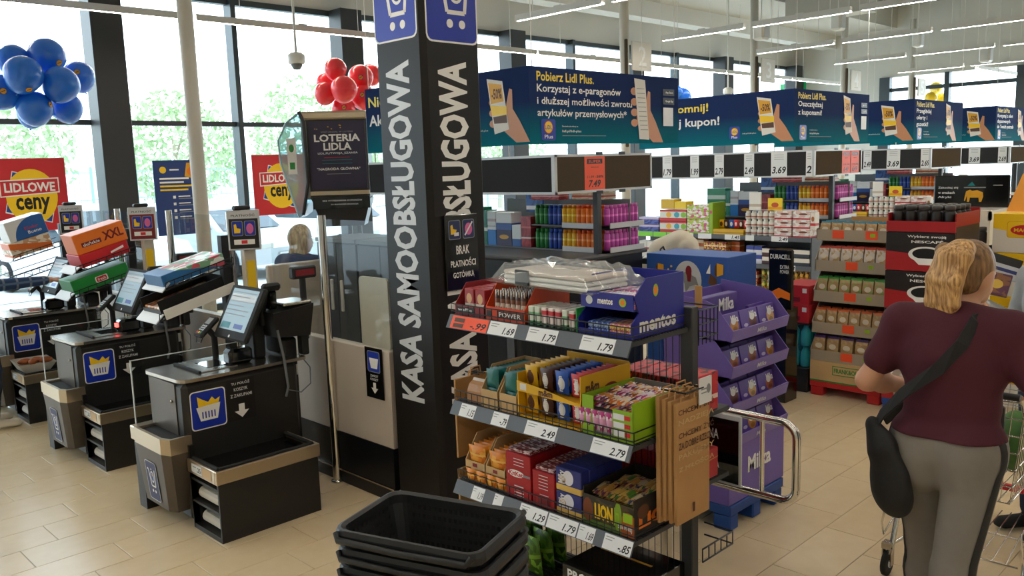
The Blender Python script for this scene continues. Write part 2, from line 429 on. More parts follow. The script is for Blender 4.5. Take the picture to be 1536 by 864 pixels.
# ------------------------------------------------------------------ outside: car park, fence, trees
mat('asphalt', S('#c2c4c2'), .9, vary=.06, vscale=2); mat('hedge_leaf', S('#a3b78c'), .7, vary=.12, vscale=3); mat('bark', S('#a89a88'), .9)
mat('fence_green', S('#7e9c94'), .6); mat('tyre', S('#1a1a1b'), .8); mat('car_glass', S('#2b3a42'), .08); mat('lamp_glass', S('#d8d8d0'), .1)
g = MB().box(-30, 60, YF+.3, 60, -.06, -.03).obj('ground', 'asphalt'); struct(g)
def car(x, y, col, label, rz=0, estate=False):
    t = thing('parked_car', label, 'car', (x, y, -.03), rz, 'cars parked outside the windows')
    mat('paint_'+col, S(col), .3, .2, coat=.5)
    prof = [(-2.1, .3), (2.1, .3), (2.15, .62), (1.95, .85), (1.0, .95), (.35, 1.42), (-1.3, 1.46), (-2.0, 1.0), (-2.15, .75)] if not estate else \
           [(-2.1, .3), (2.1, .3), (2.15, .62), (1.95, .9), (1.05, 1.02), (.5, 1.58), (-1.85, 1.62), (-2.1, 1.05), (-2.15, .75)]
    MB().prism(prof, 'y', -.86, .86).obj('body', 'paint_'+col, t)
    top = 1.36 if not estate else 1.5
    for s_ in (-1, 1):
        y0 = .865*s_
        MB().prism([(-1.65, 1.0), (.82, 1.0), (.33, top), (-1.2, top)], 'y', y0-.006, y0+.006).obj('side_window', 'car_glass', t)
    xs = (1.02, .97, .42, top+.01) if not estate else (1.08, 1.04, .56, top+.02)
    MB().quad([(xs[0], -.72, xs[1]), (xs[0], .72, xs[1]), (xs[2], .66, xs[3]), (xs[2], -.66, xs[3])]).obj('windscreen', 'car_glass', t)
    for sx in (-1.3, 1.32):
        for sy in (-.78, .78):
            wh = MB().lathe([(.0, -.1), (.31, -.1), (.33, 0), (.31, .1), (0, .1)], 18); wh.xf(Matrix.Rotation(math.pi/2, 4, 'X'))
            wo = wh.obj('wheel', 'tyre', t, (sx, sy, .33))
            MB().lathe([(0, -.11), (.2, -.11), (.2, .11), (0, .11)], 12).xf(Matrix.Rotation(math.pi/2, 4, 'X')).obj('hubcap', 'steel', wo)
    for sy in (-.6, .6):
        MB().box(2.08, 2.17, sy-.2, sy+.2, .62, .74, 0, .02).obj('headlamp', 'lamp_glass', t)
        MB().box(-2.17, -2.08, sy-.2, sy+.2, .78, .92, 0, .02).obj('tail_lamp', 'red', t)
    MB().box(2.15, 2.18, -.26, .26, .42, .52).obj('number_plate', 'white', t)
car(5.6, 17.2, '#e9ebec', 'white estate car parked behind the blue window poster', -1.35, True)
car(8.6, 17.6, '#c9ced2', 'silver saloon parked behind the right red window sign', -1.4)
car(1.9, 18.0, '#dfe4e8', 'pale saloon parked behind the left red window sign', -1.3)
car(11.9, 18.4, '#f0f0ee', 'white hatchback parked beyond the lottery machine', -1.45)
def fence():
    t = thing('mesh_fence', 'pale green wire mesh fence along the far edge of the car park', 'fence', (0, 25, 0))
    for i in range(17):
        MB().box(-9+i*2.5-.03, -9+i*2.5+.03, -.03, .03, 0, 2.4).obj('post', 'fence_green', t)
    for i in range(16):
        b = MB()
        for k in range(1, 16): x = -9+i*2.5+k*.156; b.box(x-.006, x+.006, -.006, .006, .1, 2.3)
        for z in (.15, .8, 1.5, 2.25): b.box(-9+i*2.5, -6.5+i*2.5, -.012, .012, z-.012, z+.012)
        b.obj('mesh_panel', 'fence_green', t)
fence()
def tree(x, y, h, r, label, seed):
    rnd = random.Random(seed)
    t = thing('tree', label, 'tree', (x, y, 0), 0, 'trees behind the car park fence')
    tr = MB().tube([(0, 0, 0), (.05, 0, h*.35), (-.05, .05, h*.7)], [.16, .12, .05], 8)
    for i in range(5):
        a = rnd.random()*6.28; tr.tube([(0, 0, h*(.3+.07*i)), (math.cos(a)*r*.6, math.sin(a)*r*.6, h*(.5+.08*i))], [.06, .02], 6)
    tr.obj('trunk', 'bark', t)
    b = MB()
    for i in range(2600):
        while True:
            q = np.array([rnd.uniform(-1, 1) for _ in range(3)])
            if q@q < 1: break
        n_ = math.sin(q[0]*5+seed)*math.cos(q[1]*6)*math.sin(q[2]*5+1)*.18
        q = q/(np.linalg.norm(q)+1e-6)*(np.linalg.norm(q)**.5)*(1+n_)
        c = np.array([q[0]*r, q[1]*r, h*.62+q[2]*h*.4]); s_ = rnd.uniform(.08, .17)
        u = np.array([rnd.gauss(0, 1) for _ in range(3)]); u /= np.linalg.norm(u); v = np.cross(u, [rnd.gauss(0, 1) for _ in range(3)]); v /= np.linalg.norm(v)+1e-6
        b.quad([c-u*s_, c-v*s_*.5, c+u*s_, c+v*s_*.5])
    c = b.obj('crown', 'hedge_leaf', t); c['kind'] = 'stuff'
for i, (x, y, h, r) in enumerate(((1.5, 29, 4.8, 2.2), (7.2, 29.5, 5.0, 2.3), (12.9, 29.5, 4.8, 2.2), (18.6, 30, 5.6, 2.3), (24.4, 31, 5.2, 2.3), (30, 31, 5.0, 2.3))):
    tree(x, y, h, r, ('broad green tree behind the left red window sign', 'rounded green tree behind the blue window poster', 'leafy green tree behind the right red window sign', 'tall green tree beyond the lottery machine',
                      'green tree beyond the fence right of the lottery machine', 'green tree furthest right behind the fence')[i], i+3)
b = MB().box(-25, 60, 41, 42, 0, 3.2); bo = b.obj('low_building', mat('far_wall', S('#d5dcda'), .9)); tag(bo, 'long low pale building far beyond the trees', 'building')
# street lamp outside
t = thing('street_lamp', 'slim white street lamp beyond the car park', 'lamp', (4.9, 24, 0)); MB().tube([(0, 0, 0), (0, 0, 5.2)], [.07, .045], 8).obj('pole', 'white_plastic', t); MB().box(-.1, .1, -.5, .1, 5.2, 5.28, 0, .02).obj('head', 'white_plastic', t)

# ------------------------------------------------------------------ tube lamps
mat('lamp_body', S('#cfccc5'), .5)
DIFF = mat('lamp_diffuser', (1.0, .93, .82), .5, emit=LAMP)
def lamp_mesh(L):
    h = MB().box(-.035, .035, 0, L, 0, .055).box(-.035, -.029, 0, L, -.022, 0).box(.029, .035, 0, L, -.022, 0).box(-.01, .01, L*.5-.06, L*.5+.06, .055, .075)
    d = MB().box(-.027, .027, .01, L-.01, -.02, 0)
    w_ = MB().box(-.003, .003, -.003, .003, .055, 1.5)
    return h.mesh('housing', [MATS['lamp_body']]), d.mesh('diffuser', [DIFF]), w_.mesh('wire', [MATS['white_plastic']])
LM = lamp_mesh(1.42); LMX = lamp_mesh(2.9)
def lamp(x, y, z, rz, label, group, me=LM):
    t = thing('tube_lamp', label, 'lamp', (x, y, z), rz, group)
    link('housing', me[0], t); link('diffuser', me[1], t)
    L = 1.42 if me is LM else 2.9
    for f in (.2, .8): link('hanging_wire', me[2], t, (0, L*f, 0))
ROWS = (-3.9, -.9, 2.1, 5.1, 8.1, 11.3, 14.2, 17.3, 20.6)
for r_, X in enumerate(ROWS):
    for k in range(8):
        y1 = 7.95-k*1.55
        if X < 7 and y1 > 6.6: continue
        where = ('second' if X < 10 else 'third' if X < 13 else 'fourth' if X < 16 else 'fifth' if X < 19 else 'farthest') if X > 7 else 'near'
        lamp(X, y1-1.42, 3.92, 0, ('slim white tube lamp hanging in the %s row running towards the camera' % where), 'tube lamps in the %s row' % where)
for k in range(8):
    lamp(22.4-2.95*k, 10.0, 3.90, math.pi/2, 'long white tube lamp in the continuous line along the front windows', 'tube lamps along the windows', LMX)
lamp(23.6, 6.3, 3.86, math.pi/2, 'white tube lamp hanging crosswise at the far right end', None, LMX)

# ------------------------------------------------------------------ white posts with lane numbers, speakers, ceiling camera, exit sign
mat('post_white', S('#ddd6cb'), .45)
def post(x, y, label, num=None):
    t = thing('white_post', label, 'post', (x, y, 0), 0, None)
    MB().lathe([(.075, 0), (.075, CE)], 20).obj('shaft', 'post_white', t)
    MB().lathe([(.12, 0), (.12, .02), (.08, .03)], 20).obj('base_collar', 'post_white', t)
    if num:
        MB().box(-.13, -.085, -.14, -.09, 2.3, 3.98, 0, .01).obj('bracket', 'board_brown', t)
        pl = MB().box(-.06, .46, -.20, -.17, 3.5, 3.95, 0, .01).obj('number_plate', 'post_white', t)
        p = Print((-.06, -.2, 3.5), **FY); p.text('white', num, .17, .08, .37, .38, .01); p.line('grey_print', [(.17, .06), (.37, .06)], .006); p.done(pl, 'numeral')
post(3.98, 8.6, 'white round post between the self-checkouts and the left windows')
for i, (px, nm) in enumerate(((937, '2'), (1131, '3'), (1266, '4'), (1368, '5'))):
    q = ony(px, 100, 8.6); post(q[0], 8.6, ('first white round post with a number plate, counting from the dark pillar', 'second white round post with a number plate, counting from the dark pillar', 'third white round post with a number plate, counting from the dark pillar', 'fourth white round post with a number plate, nearest the right edge')[i], nm)
def speaker(px, py, Y, label):
    q = ony(px, py, Y); t = thing('ceiling_speaker', label, 'speaker', tuple(q), 0, 'small white box speakers under the lamps')
    MB().box(-.12, .12, -.1, .1, -.16, .14, 0, .03).obj('box', 'white_plastic', t); MB().tube([(0, 0, .14), (0, 0, CE-q[2])], .008, 6).obj('rod', 'white_plastic', t)
    MB().box(-.09, .09, -.104, -.1, -.13, .11).obj('grille', 'silver_print', t)
for a in ((1257, 32, 7.0, 'small white box speaker beside the lane number 4 post'), (1377, 60, 7.6, 'small white box speaker beside the lane number 5 post'), (1479, 81, 5.5, 'small white box speaker at the right near the far tube lamp'), (1142, 45, 7.2, 'small white box speaker beside the lane number 3 post')): speaker(*a)
def dome(px, py, Y, label):
    q = ony(px, py, Y); t = thing('ceiling_camera', label, 'camera', tuple(q)); 
    MB().lathe([(.0, .0), (.09, .0), (.1, .03), (.1, .1), (.06, .13), (0, .13)], 16).obj('housing', 'white_plastic', t)
    MB().lathe([(0, -.07), (.04, -.06), (.065, -.02), (.065, 0)], 14).obj('dome', 'grey_plastic', t)
    MB().tube([(0, 0, .13), (0, 0, CE-q[2])], .015, 8).obj('rod', 'white_plastic', t)
dome(445, 96, 9.0, 'white dome camera hanging on a rod before the window'); dome(1092, 141, 9.6, 'white dome camera hanging behind the second lane sign')
q = onx(1190, 136, 24.4); t = thing('exit_sign', 'green emergency exit sign with an arrow on the white end wall', 'sign', tuple(q)); MB().box(-.05, 0, -.4, .4, -.22, .22).obj('plate', mat('exit_green', S('#138a4e'), .4, emit=.3), t)
p = Print((-.05, .4, -.22), **FX); p.poly('white', [(.06, .22), (.2, .36), (.2, .26), (.36, .26), (.36, .18), (.2, .18), (.2, .08)]); p.rect('white', .46, .06, .74, .38); p.poly('green', [(.55, .1), (.62, .2), (.52, .24), (.6, .34), (.7, .3), (.64, .22), (.7, .1)]); p.done(t)
# yellow number two hanging behind lane sign three (balloons) and others
mat('balloon_blue', S('#1d78e6'), .25, coat=.3, subs=.5); mat('balloon_red', S('#f0303c'), .25, coat=.3, subs=.5); mat('balloon_yellow', S('#f5cf1a'), .25, coat=.3, subs=.5)
def balloon_mesh(m_):
    mb = MB(); k = 12
    prof = []
    for i in range(k+1):
        a = math.pi*i/k; r_ = math.sin(a); z = -math.cos(a); prof.append((r_*(1-.13*(z < 0)*abs(z)), z*(1.08 if z < 0 else 1)))
    mb.lathe([(.001, -1.2), (.07, -1.17), (.03, -1.08)]+prof[1:], 18)
    return mb.mesh('balloon', [MATS[m_]])
BM = {c: balloon_mesh('balloon_'+c) for c in ('blue', 'red', 'yellow')}
def balloon(px, py, rpx, Y, col, label, tilt, group, logo=None):
    q = ony(px, py, Y); D = fw@(q-CAM); r_ = rpx*D/F
    t = thing('balloon', label, 'balloon', tuple(q), 0, group); t.scale = (r_,)*3
    link('skin', BM[col], t, (0, 0, 0), (tilt[0], tilt[1], 0))
    if logo:
        e = ony(px+logo[0]*rpx, py-logo[1]*rpx, Y)-q; e = e/r_; d = (CAM-q)/np.linalg.norm(CAM-q); n_ = e+d*math.sqrt(max(.02, 1-e@e)); n_ /= np.linalg.norm(n_)
        zu = np.array([0, 0, 1.]); U = np.cross(zu, n_); U /= np.linalg.norm(U); V = np.cross(n_, U)
        p = Print(n_*1.015, U, V, .006); p.rect('blue_print', -.17, -.17, .17, .17); p.oval('gold', 0, 0, .16, .16, 14); p.line('brown', [(-.1, -.05), (.1, .05)], .05); p.done(t, 'printed_emblem')
G = 'blue balloons in the left cluster'
for (x, y, r_, Y, tl, lg, lab) in ((20, 91, 24, 9.25, (.2, 0), None, 'blue balloon at the top left of the left cluster'), (70, 85, 27, 9.15, (0, .2), (.6, -.3), 'blue balloon topmost in the left cluster'),
        (35, 112, 28, 8.85, (.3, .3), (.3, -.8), 'blue balloon in the left front of the left cluster'), (91, 127, 27, 8.9, (-.2, .4), None, 'blue balloon in the centre front of the left cluster'),
        (118, 115, 23, 9.3, (.2, -.4), (-.1, .3), 'blue balloon at the right edge of the left cluster'), (5, 138, 26, 9.1, (.1, .5), (.0, .05), 'blue balloon cut by the left picture edge'),
        (52, 163, 26, 9.0, (.5, 0), (.75, .2), 'blue balloon lowest in the left cluster, in front'), (100, 162, 23, 9.2, (.4, -.5), None, 'blue balloon low on the right of the left cluster'), (47, 172, 20, 9.35, (.2, .1), None, 'blue balloon half hidden at the bottom of the left cluster')):
    balloon(x, y, r_, Y, 'blue', lab, tl, G, lg)
G = 'red balloons above the lottery machine'
for (x, y, r_, Y, tl, lg, lab) in ((503, 104, 17, 9.6, (0, .1), None, 'red balloon topmost above the lottery machine'), (488, 140, 17, 9.6, (0, .4), None, 'red balloon at the left of the red cluster'),
        (516, 134, 20, 9.3, (.3, 0), (.8, .2), 'red balloon in the middle front of the red cluster'), (541, 116, 19, 9.7, (0, -.2), (.0, .0), 'red balloon at the upper right of the red cluster'),
        (488, 124, 14, 9.9, (.2, .2), None, 'red balloon half hidden at the back left of the red cluster'), (515, 163, 18, 9.6, (.4, 0), (.05, .1), 'red balloon low in the middle of the red cluster'), (545, 146, 19, 9.6, (.3, -.3), (-.1, .2), 'red balloon beside the dark pillar'), (556, 112, 16, 9.9, (0, -.4), None, 'red balloon partly behind the dark pillar')):
    balloon(x, y, r_, Y, 'red', lab, tl, G, lg)
for (x, y, r_, lab) in ((1023, 146, 14, 'blue balloon half hidden behind the second lane sign'), (1014, 138, 10, 'small blue balloon behind the right end of the first lane sign')): balloon(x, y, r_, 10.5, 'blue', lab, (.2, 0), None)
for (x, y, r_, lab) in ((1404, 132, 9.5, 'yellow balloon topmost behind the third lane sign'), (1396, 147, 9, 'yellow balloon on the left of the yellow cluster'), (1412, 148, 9, 'yellow balloon on the right of the yellow cluster')): balloon(x, y, r_, 8.5, 'yellow', lab, (.2, 0), None)

# ------------------------------------------------------------------ window signs
def red_sign(x0, label):
    t = thing('window_sign', label, 'sign', (x0, 12.48, 1.40))
    W, Hh = .93, .96; c = lambda u: .17+(u-.12)*.782
    MB().box(0, W, 0, .012, 0, Hh, 0, .005).obj('plate', mat('sign_red', S('#c8242c'), .4), t)
    p = Print((0, 0, 0), **FY); P2 = lambda L: [(c(u), v) for u, v in L]
    p.poly('white', P2([(.10, .26), (.80, .10), (.97, .64), (.26, .80)])); p.poly('blue_print', P2([(.115, .275), (.79, .115), (.955, .63), (.27, .785)]))
    p.oval('yellow', c(.53), .46, .31, .36, 32)
    p.poly('white', P2([(.05, .46), (.965, .50), (.965, .70), (.05, .68)])); p.poly('sign_red', P2([(.068, .475), (.948, .515), (.948, .685), (.068, .665)]))
    p.text('white', 'LIDLOWE', c(.12), .52, c(.90), .645, .03); p.text('black', 'ceny', c(.27), .22, c(.80), .45, .03); p.done(t)
red_sign(2.99, 'red square sign with yellow disc on the window at the left edge'); red_sign(6.66, 'red square sign with yellow disc on the window behind the lottery machine')
t = thing('window_poster', 'tall dark blue poster on the window behind the white post', 'poster', (5.10, 12.48, 1.20))
MB().box(0, .72, 0, .008, 0, 1.1).obj('sheet', mat('poster_blue', S('#1d3a78'), .45), t)
p = Print((0, 0, 0), **FY); p.oval('yellow', .14, .96, .05, .05); p.rect('white', .24, .95, .38, .97)
p.poly('gold', [(.46, .86), (.70, .80), (.71, 1.06), (.50, 1.06)]); p.oval('orange', .59, .93, .09, .07)
for i, (a, b_, c_) in enumerate(((.08, .52, 'white'), (.08, .44, 'white'), (.08, .58, 'yellow'), (.08, .5, 'yellow'))): p.rect(c_, a, .82-i*.055, b_, .845-i*.055)
for i in range(4): p.rect('white', .26, .54-i*.1, .30, .58-i*.1); p.rect('white', .34, .56-i*.1, .52, .575-i*.1); p.rect('grey_print', .34, .53-i*.1, .62, .54-i*.1)
p.done(t)

# ------------------------------------------------------------------ dark pillar
mat('pillar', S('#1a1716'), .42, spec=.3, bump=.02, bscale=200)
t = thing('sign_pillar', 'tall dark square pillar with white upright lettering and blue trolley signs', 'pillar', (3.0, 3.66, 0))
MB().box(0, .43, 0, .44, .06, 3.25, 0, .03).obj('shaft', 'pillar', t)
MB().box(.015, .415, .015, .425, 0, .06).obj('plinth', 'black', t)
p = Print((0, .44, 0), **FX); p.text('silver_print', 'KASA SAMOOBSŁUGOWA', .10, .70, .315, 2.65, .038, 0, 1)
p.rrect('white', .015, 2.76, .40, 3.2, .04); p.rrect('royal', .025, 2.77, .39, 3.19, .035); cart_icon(p, .07, 2.80, .28, .34); p.done(t, 'lettering')
p = Print((0, 0, 0), **FY); p.text('white', 'KASA SAMOOBSŁUGOWA', .095, .70, .31, 2.64, .038, 0, 1)
p.rrect('white', .025, 2.735, .405, 3.2, .04); p.rrect('royal', .035, 2.745, .395, 3.19, .035); cart_icon(p, .08, 2.80, .28, .34); p.done(t, 'lettering')
pl = MB().box(.085, .335, -.018, -.004, 1.36, 1.79, 0, .004).obj('notice_plate', 'gloss_black', t)
p = Print((.085, -.018, 1.36), **FY)
for u in (.025, .13): p.rrect('grey_print', u, .29, u+.09, .40, .012); p.rrect('navy', u+.004, .294, u+.086, .396, .01)
p.poly('yellow', [(.04, .32), (.075, .32), (.085, .345), (.06, .35), (.055, .375), (.04, .37)]); p.rect('white', .065, .31, .1, .33); p.oval('pink', .175, .345, .028, .035); p.line('white', [(.145, .31), (.205, .385)], .01)
for i, s_ in enumerate(('BRAK', 'PŁATNOŚCI', 'GOTÓWKĄ')): p.text('white', s_, (.075, .03, .045)[i], .205-i*.072, (.175, .22, .205)[i], .255-i*.072, .02)
p.done(pl)

# ------------------------------------------------------------------ low panel wall with glass screen beside the pillar
mat('panel_beige', S('#cbbfb2'), .45, .15, vary=.03); mat('kick_black', S('#101216'), .35)
def screen_wall(y0, y1, posts, label, glass=True):
    t = thing('screen_wall', label, 'partition', (3.0, y0, 0)); L = y1-y0
    MB().box(0, .08, 0, L, 0, .35).obj('plinth', 'kick_black', t); MB().box(-.012, 0, .0, L, .085, .095).obj('kick_rail', 'steel', t)
    MB().box(.005, .075, 0, L, .35, .96, 0, .003).obj('panel', 'panel_beige', t)
    if glass: MB().box(.035, .045, 0, L, .96, 1.75).obj('glass_pane', 'acrylic', t)
    for y in posts:
        MB().tube([(-.02, y-y0, 0), (-.02, y-y0, 1.78)], .028, 14).lathe([(.045, 0), (.045, .012), (.03, .02)], 14, (-.02, y-y0, 0)).obj('chrome_post', 'chrome', t)
    return t
sw = screen_wall(4.12, 5.5, (4.735,), 'low beige panel wall with glass screen and chrome post beside the pillar')
pl = MB().prism([(0, 0), (.18, 0), (.18, .32), (0, .32)], 'x', -.004, -.001).obj('notice_sticker', 'gloss_black', sw, (0, .06, .65))
p = Print((-.004, .18, 0), **FX); p.rrect('grey_print', .025, .165, .155, .30, .015); p.rrect('royal', .03, .17, .15, .295, .012); p.poly('white', [(.06, .19), (.125, .19), (.14, .255), (.045, .255)])
for i in range(2): p.text('white', ('ZWROT', 'KOSZY')[i], .05, .135-i*.022, .13, .15-i*.022, .01)
arrow_down(p, .055, .03, .07, .07); p.done(pl)
bd = MB(); pts = []
for cx, cy, a0 in ((.27, .03, -90), (.27, .42, 0), (.03, .42, 90), (.03, .03, 180)):
    for q_ in range(0, 91, 30): a = math.radians(a0+q_); pts.append((cx+.03*math.cos(a), cy+.03*math.sin(a)))
bd.prism(pts, 'x', .05, .065); bd.obj('white_board', 'beige_plastic', sw, (0, .04, .95))
screen_wall(5.95, 7.25, (5.99, 7.06), 'beige panel wall with glass screen between the near and middle self-checkouts'); screen_wall(7.75, 9.3, (8.19, 9.25), 'beige panel wall with glass screen behind the far self-checkout')

# ------------------------------------------------------------------ self-checkouts
mat('dark_glass', S('#11161a'), .06, coat=.5); mat('led_red', (1, .05, .04), .4, emit=6)
def checkout(Y0, label, n):
    t = thing('self_checkout', label, 'checkout', (2.0, Y0, 0))
    # counter
    body = MB().box(.0, .76, .0, .5, .02, .865, 0, .03); body.obj('counter_body', 'dark_panel', t)
    MB().box(-.006, .0, .10, .47, .50, .85).obj('end_panel', 'bronze_steel', t)
    MB().lathe([(0, 0), (.009, .0), (.009, .008), (0, .01)], 12).xf(Matrix.Rotation(-math.pi/2, 4, 'Y')).obj('lock', 'chrome', t, (-.006, .15, .74))
    pts = []
    for cx, cy, a0 in ((.80, -.005+.02, -90), (.80, .50-.02, 0), (.03, .50-.06, 90), (.05, .055, 180)):
        r_ = .02 if cx > .5 else .06
        for q_ in range(0, 91, 30): a = math.radians(a0+q_); pts.append((cx+r_*math.cos(a), cy+r_*math.sin(a)))
    MB().prism(pts, 'z', .865, .885).obj('worktop', 'steel', t)
    g_ = MB().box(.16, .40, .10, .44, .885, .891, 0, .002).obj('scale_plate', 'steel', t); MB().box(.24, .38, .18, .36, .891, .894).obj('scanner_window', 'dark_glass', g_)
    MB().box(.145, .162, .09, .45, .885, .900, 0, .003).obj('stop_ridge', 'rubber', t); MB().box(.43, .56, .26, .30, .885, .888).obj('slot_cover', 'rubber', t)
    sc = MB().box(.36, .52, .12, .22, .887, .985, 0, .018).obj('barcode_scanner', 'gloss_black', t); MB().box(.38, .50, .117, .12, .905, .965).obj('scan_glass', 'dark_glass', sc)
    if n == 1: MB().box(.345, .36, .15, .19, .93, .96).obj('scan_light', 'led_red', sc)
    # sign on the front
    p = Print((0, 0, 0), **FY); basket_icon(p, .035, .57, .22, .235)
    p.rect('black', .265, .575, .445, .83)
    for i, s_ in enumerate(('TU POŁÓŻ', 'KOSZYK', 'Z ZAKUPAMI')): p.text('tag_white', s_, (.295, .31, .285)[i], .795-i*.038, (.415, .40, .425)[i], .815-i*.038, .012)
    arrow_down(p, .305, .59, .095, .085); p.done(t, 'instruction_sign')
    # bin at the aisle end
    bn = MB(); outer = [(-.13, .07), (-.10, .0), (.03, .0), (.03, .45), (-.13, .45)]
    bt = [(-.10, .10), (-.07, .04), (.03, .04), (.03, .42), (-.10, .42)]
    o_ = [(x, y, .10) for x, y in bt]+[(x, y, .46) for x, y in outer]; k = len(outer)
    bn.add(o_, [(i, (i+1) % k, k+(i+1) % k, k+i) for i in range(k)]+[tuple(range(k))[::-1]]); bo = bn.obj('bin', 'bronze_steel', t)
    rm = MB(); ins = [(-.11, .09), (-.085, .02), (.02, .02), (.02, .43), (-.11, .43)]; V = [(x, y, z) for z in (.46, .555) for x, y in outer]+[(x, y, z) for z in (.555, .46) for x, y in ins]
    fs = [(i, (i+1) % k, k+(i+1) % k, k+i) for i in range(k)]+[(k+i, k+(i+1) % k, 2*k+(i+1) % k, 2*k+i) for i in range(k)]+[(2*k+i, 2*k+(i+1) % k, 3*k+(i+1) % k, 3*k+i) for i in range(k)]
    rm.add(V, fs).obj('bin_rim', 'champagne', bo); MB().add([(x, y, .54) for x, y in ins], [tuple(range(k))]).obj('bin_mouth', 'rubber', bo)
    p = Print((-.105, .40, .10), (0, -1, 0), (-.075, 0, .997)); p.rrect('silver_print', .06, .03, .22, .28, .02); p.rrect('navy', .065, .035, .215, .275, .018); cart_icon(p, .075, .07, .12, .17); p.done(bo, 'trolley_sign')
    MB().box(.0, .03, -.02, .0, .0, .5).obj('skirt', 'black', t)
    # second rest shelf at the back of the counter
    MB().box(-.10, .05, .47, .60, .44, .53, 0, .006).obj('rear_ledge', 'champagne', t); MB().box(-.08, .05, .49, .60, .0, .44).obj('rear_leg', 'dark_panel', t)
    dv = MB().box(-.06, .70, .585, .593, .53, .93).obj('divider_pane', 'acrylic', t); MB().box(-.066, -.06, .583, .595, .53, .935).box(-.06, .70, .583, .595, .93, .934).obj('pane_edge', 'silver_print', dv)
    # bagging tray with shelves
    tr = MB(); tr.box(.0, .64, -.36, -.345, .0, .36); tr.box(.62, .64, -.345, -.01, 0, .36); tr.box(.0, .64, -.02, -.005, 0, .345)
    tr.box(.0, .62, -.345, -.02, 0, .03); tr.box(.0, .62, -.345, -.02, .165, .18); tr.box(.0, .62, -.345, -.02, .30, .315); tr.box(.30, .315, -.345, -.02, .03, .30)
    bg_ = tr.obj('bagging_cabinet', 'dark_panel', t)
    b2 = MB(); b2.box(-.012, .652, -.372, -.352, .345, .425, 0, .004); b2.box(-.012, .008, -.352, -.0, .345, .425, 0, .004); b2.box(.632, .652, -.352, -.0, .345, .425, 0, .004); b2.obj('tray_band', 'champagne', bg_)
    MB().box(.008, .632, -.352, -.0, .35, .395).obj('tray_floor', 'gloss_black', bg_)
    r2 = MB(); r2.tube([(.02, -.335, .425), (.62, -.335, .425)], .012, 8); r2.tube([(.02, -.335, .425), (.02, -.02, .425)], .012, 8); r2.tube([(.62, -.335, .425), (.62, -.02, .425)], .012, 8); r2.obj('tray_edge', 'rubber', bg_)
    p = Print((-.012, -.02, .35), **FX); p.rect('tag_white', .04, .012, .17, .062); p.line('grey_print', [(.06, .046), (.10, .046)], .006); p.text('black', '.25', .11, .022, .16, .05, .02); p.rect('beige_print', .18, .008, .29, .066); p.done(bg_, 'price_label')
    # tower with pin pad, printer, screen
    tw = MB().box(.72, .82, .10, .42, .0, 1.0, 0, .015).box(.74, .80, .2, .32, 1.0, 1.10).obj('tower', 'dark_body', t)
    MB().box(.70, .735, .14, .30, .90, 1.06, 0, .02).obj('cash_module', 'rubber', tw); MB().box(.82, .826, .12, .16, .70, .76).obj('socket_plate', 'white_plastic', tw); p = Print((.72, .1, 0), **FY); p.rect('tag_white', .055, .75, .09, .82); p.done(tw, 'sticker')
    pr = MB(); pr.add([(.64, .03, 1.03), (.88, .03, 1.01), (.88, .25, 1.01), (.64, .25, 1.03), (.61, .0, 1.19), (.90, .0, 1.22), (.90, .26, 1.22), (.61, .26, 1.19)], [(0, 3, 2, 1), (4, 5, 6, 7), (0, 1, 5, 4), (1, 2, 6, 5), (2, 3, 7, 6), (3, 0, 4, 7)])
    pb = pr.obj('receipt_printer', 'dark_body', t); MB().box(.70, .90, .02, .24, 1.215, 1.24, 0, .008).obj('printer_lid', 'steel', pb); MB().box(.83, .88, .05, .12, .88, 1.02, 0, .008).obj('lower_module', 'rubber', pb); MB().box(.64, .70, .10, .18, 1.20, 1.32, 0, .01).obj('ticket_chute', 'gloss_black', pb)
    hs = MB().tube([(.62, .16, 1.10), (.62, .15, 1.22), (.63, .12, 1.33)], [.02, .022, .026], 10).box(.60, .72, .07, .13, 1.32, 1.37, 0, .015).obj('hand_scanner', 'rubber', t)
    cb = [(.64, .02, 1.08), (.65, -.02, .9), (.66, -.03, .72), (.64, -.03, .66)]; MB().tube(cb, .008, 8).obj('spiral_cable', 'grey_plastic', t)
    MB().tube([(.66, -.02, .70), (.76, -.01, .66), (.84, .0, .70), (.86, .03, .80), (.80, .06, .90)], .004, 6).obj('cable', 'grey_plastic', t)
    # touch screen facing the aisle, leaning back
    sx = Matrix.Translation((.42, .25, 1.03)) @ Matrix.Rotation(math.radians(28), 4, 'Y')
    scn = MB().box(0, .035, -.21, .21, 0, .36, 0, .012).xf(sx).obj('touch_screen', 'rubber', t)
    q = Print((0, .21, 0), **FX); q.mb = MB(); q.rect('screen_blue', .045, .06, .375, .335)
    for i in range(6): q.rect('grey_print', .05, .31-i*.03, .05+(.30, .24, .32, .2, .28, .26)[i], .316-i*.03); q.k -= .25
    q.rect('silver_print', .055, .25, .365, .30); q.rect('teal', .06, .07, .17, .11); q.rect('blue_print', .22, .075, .33, .105); q.oval('white', .21, .022, .01, .01, 10)
    q.mb.xf(sx); q.done(scn, 'display')
    MB().box(.56, .64, .18, .32, .885, 1.20, 0, .01).box(.50, .60, .2, .3, 1.08, 1.14).obj('screen_stand', 'dark_body', t)
    # card terminal
    cx = Matrix.Translation((.33, .50, 1.04)) @ Matrix.Rotation(math.radians(50), 4, 'Y')
    ct = MB().box(0, .03, -.05, .05, 0, .17, 0, .01).xf(cx).obj('card_terminal', 'rubber', t)
    q = Print((0, .05, 0), **FX); q.rect('grey_print', .02, .10, .08, .15)
    for i in range(3):
        for j in range(3): q.rect('silver_print', .02+j*.022, .045+i*.016, .036+j*.022, .056+i*.016); q.k -= .25
    for j, c_ in enumerate(('red', 'yellow', 'green')): q.rect(c_, .02+j*.022, .02, .036+j*.022, .036); q.k -= .25
    q.mb.xf(cx); q.done(ct, 'keypad')
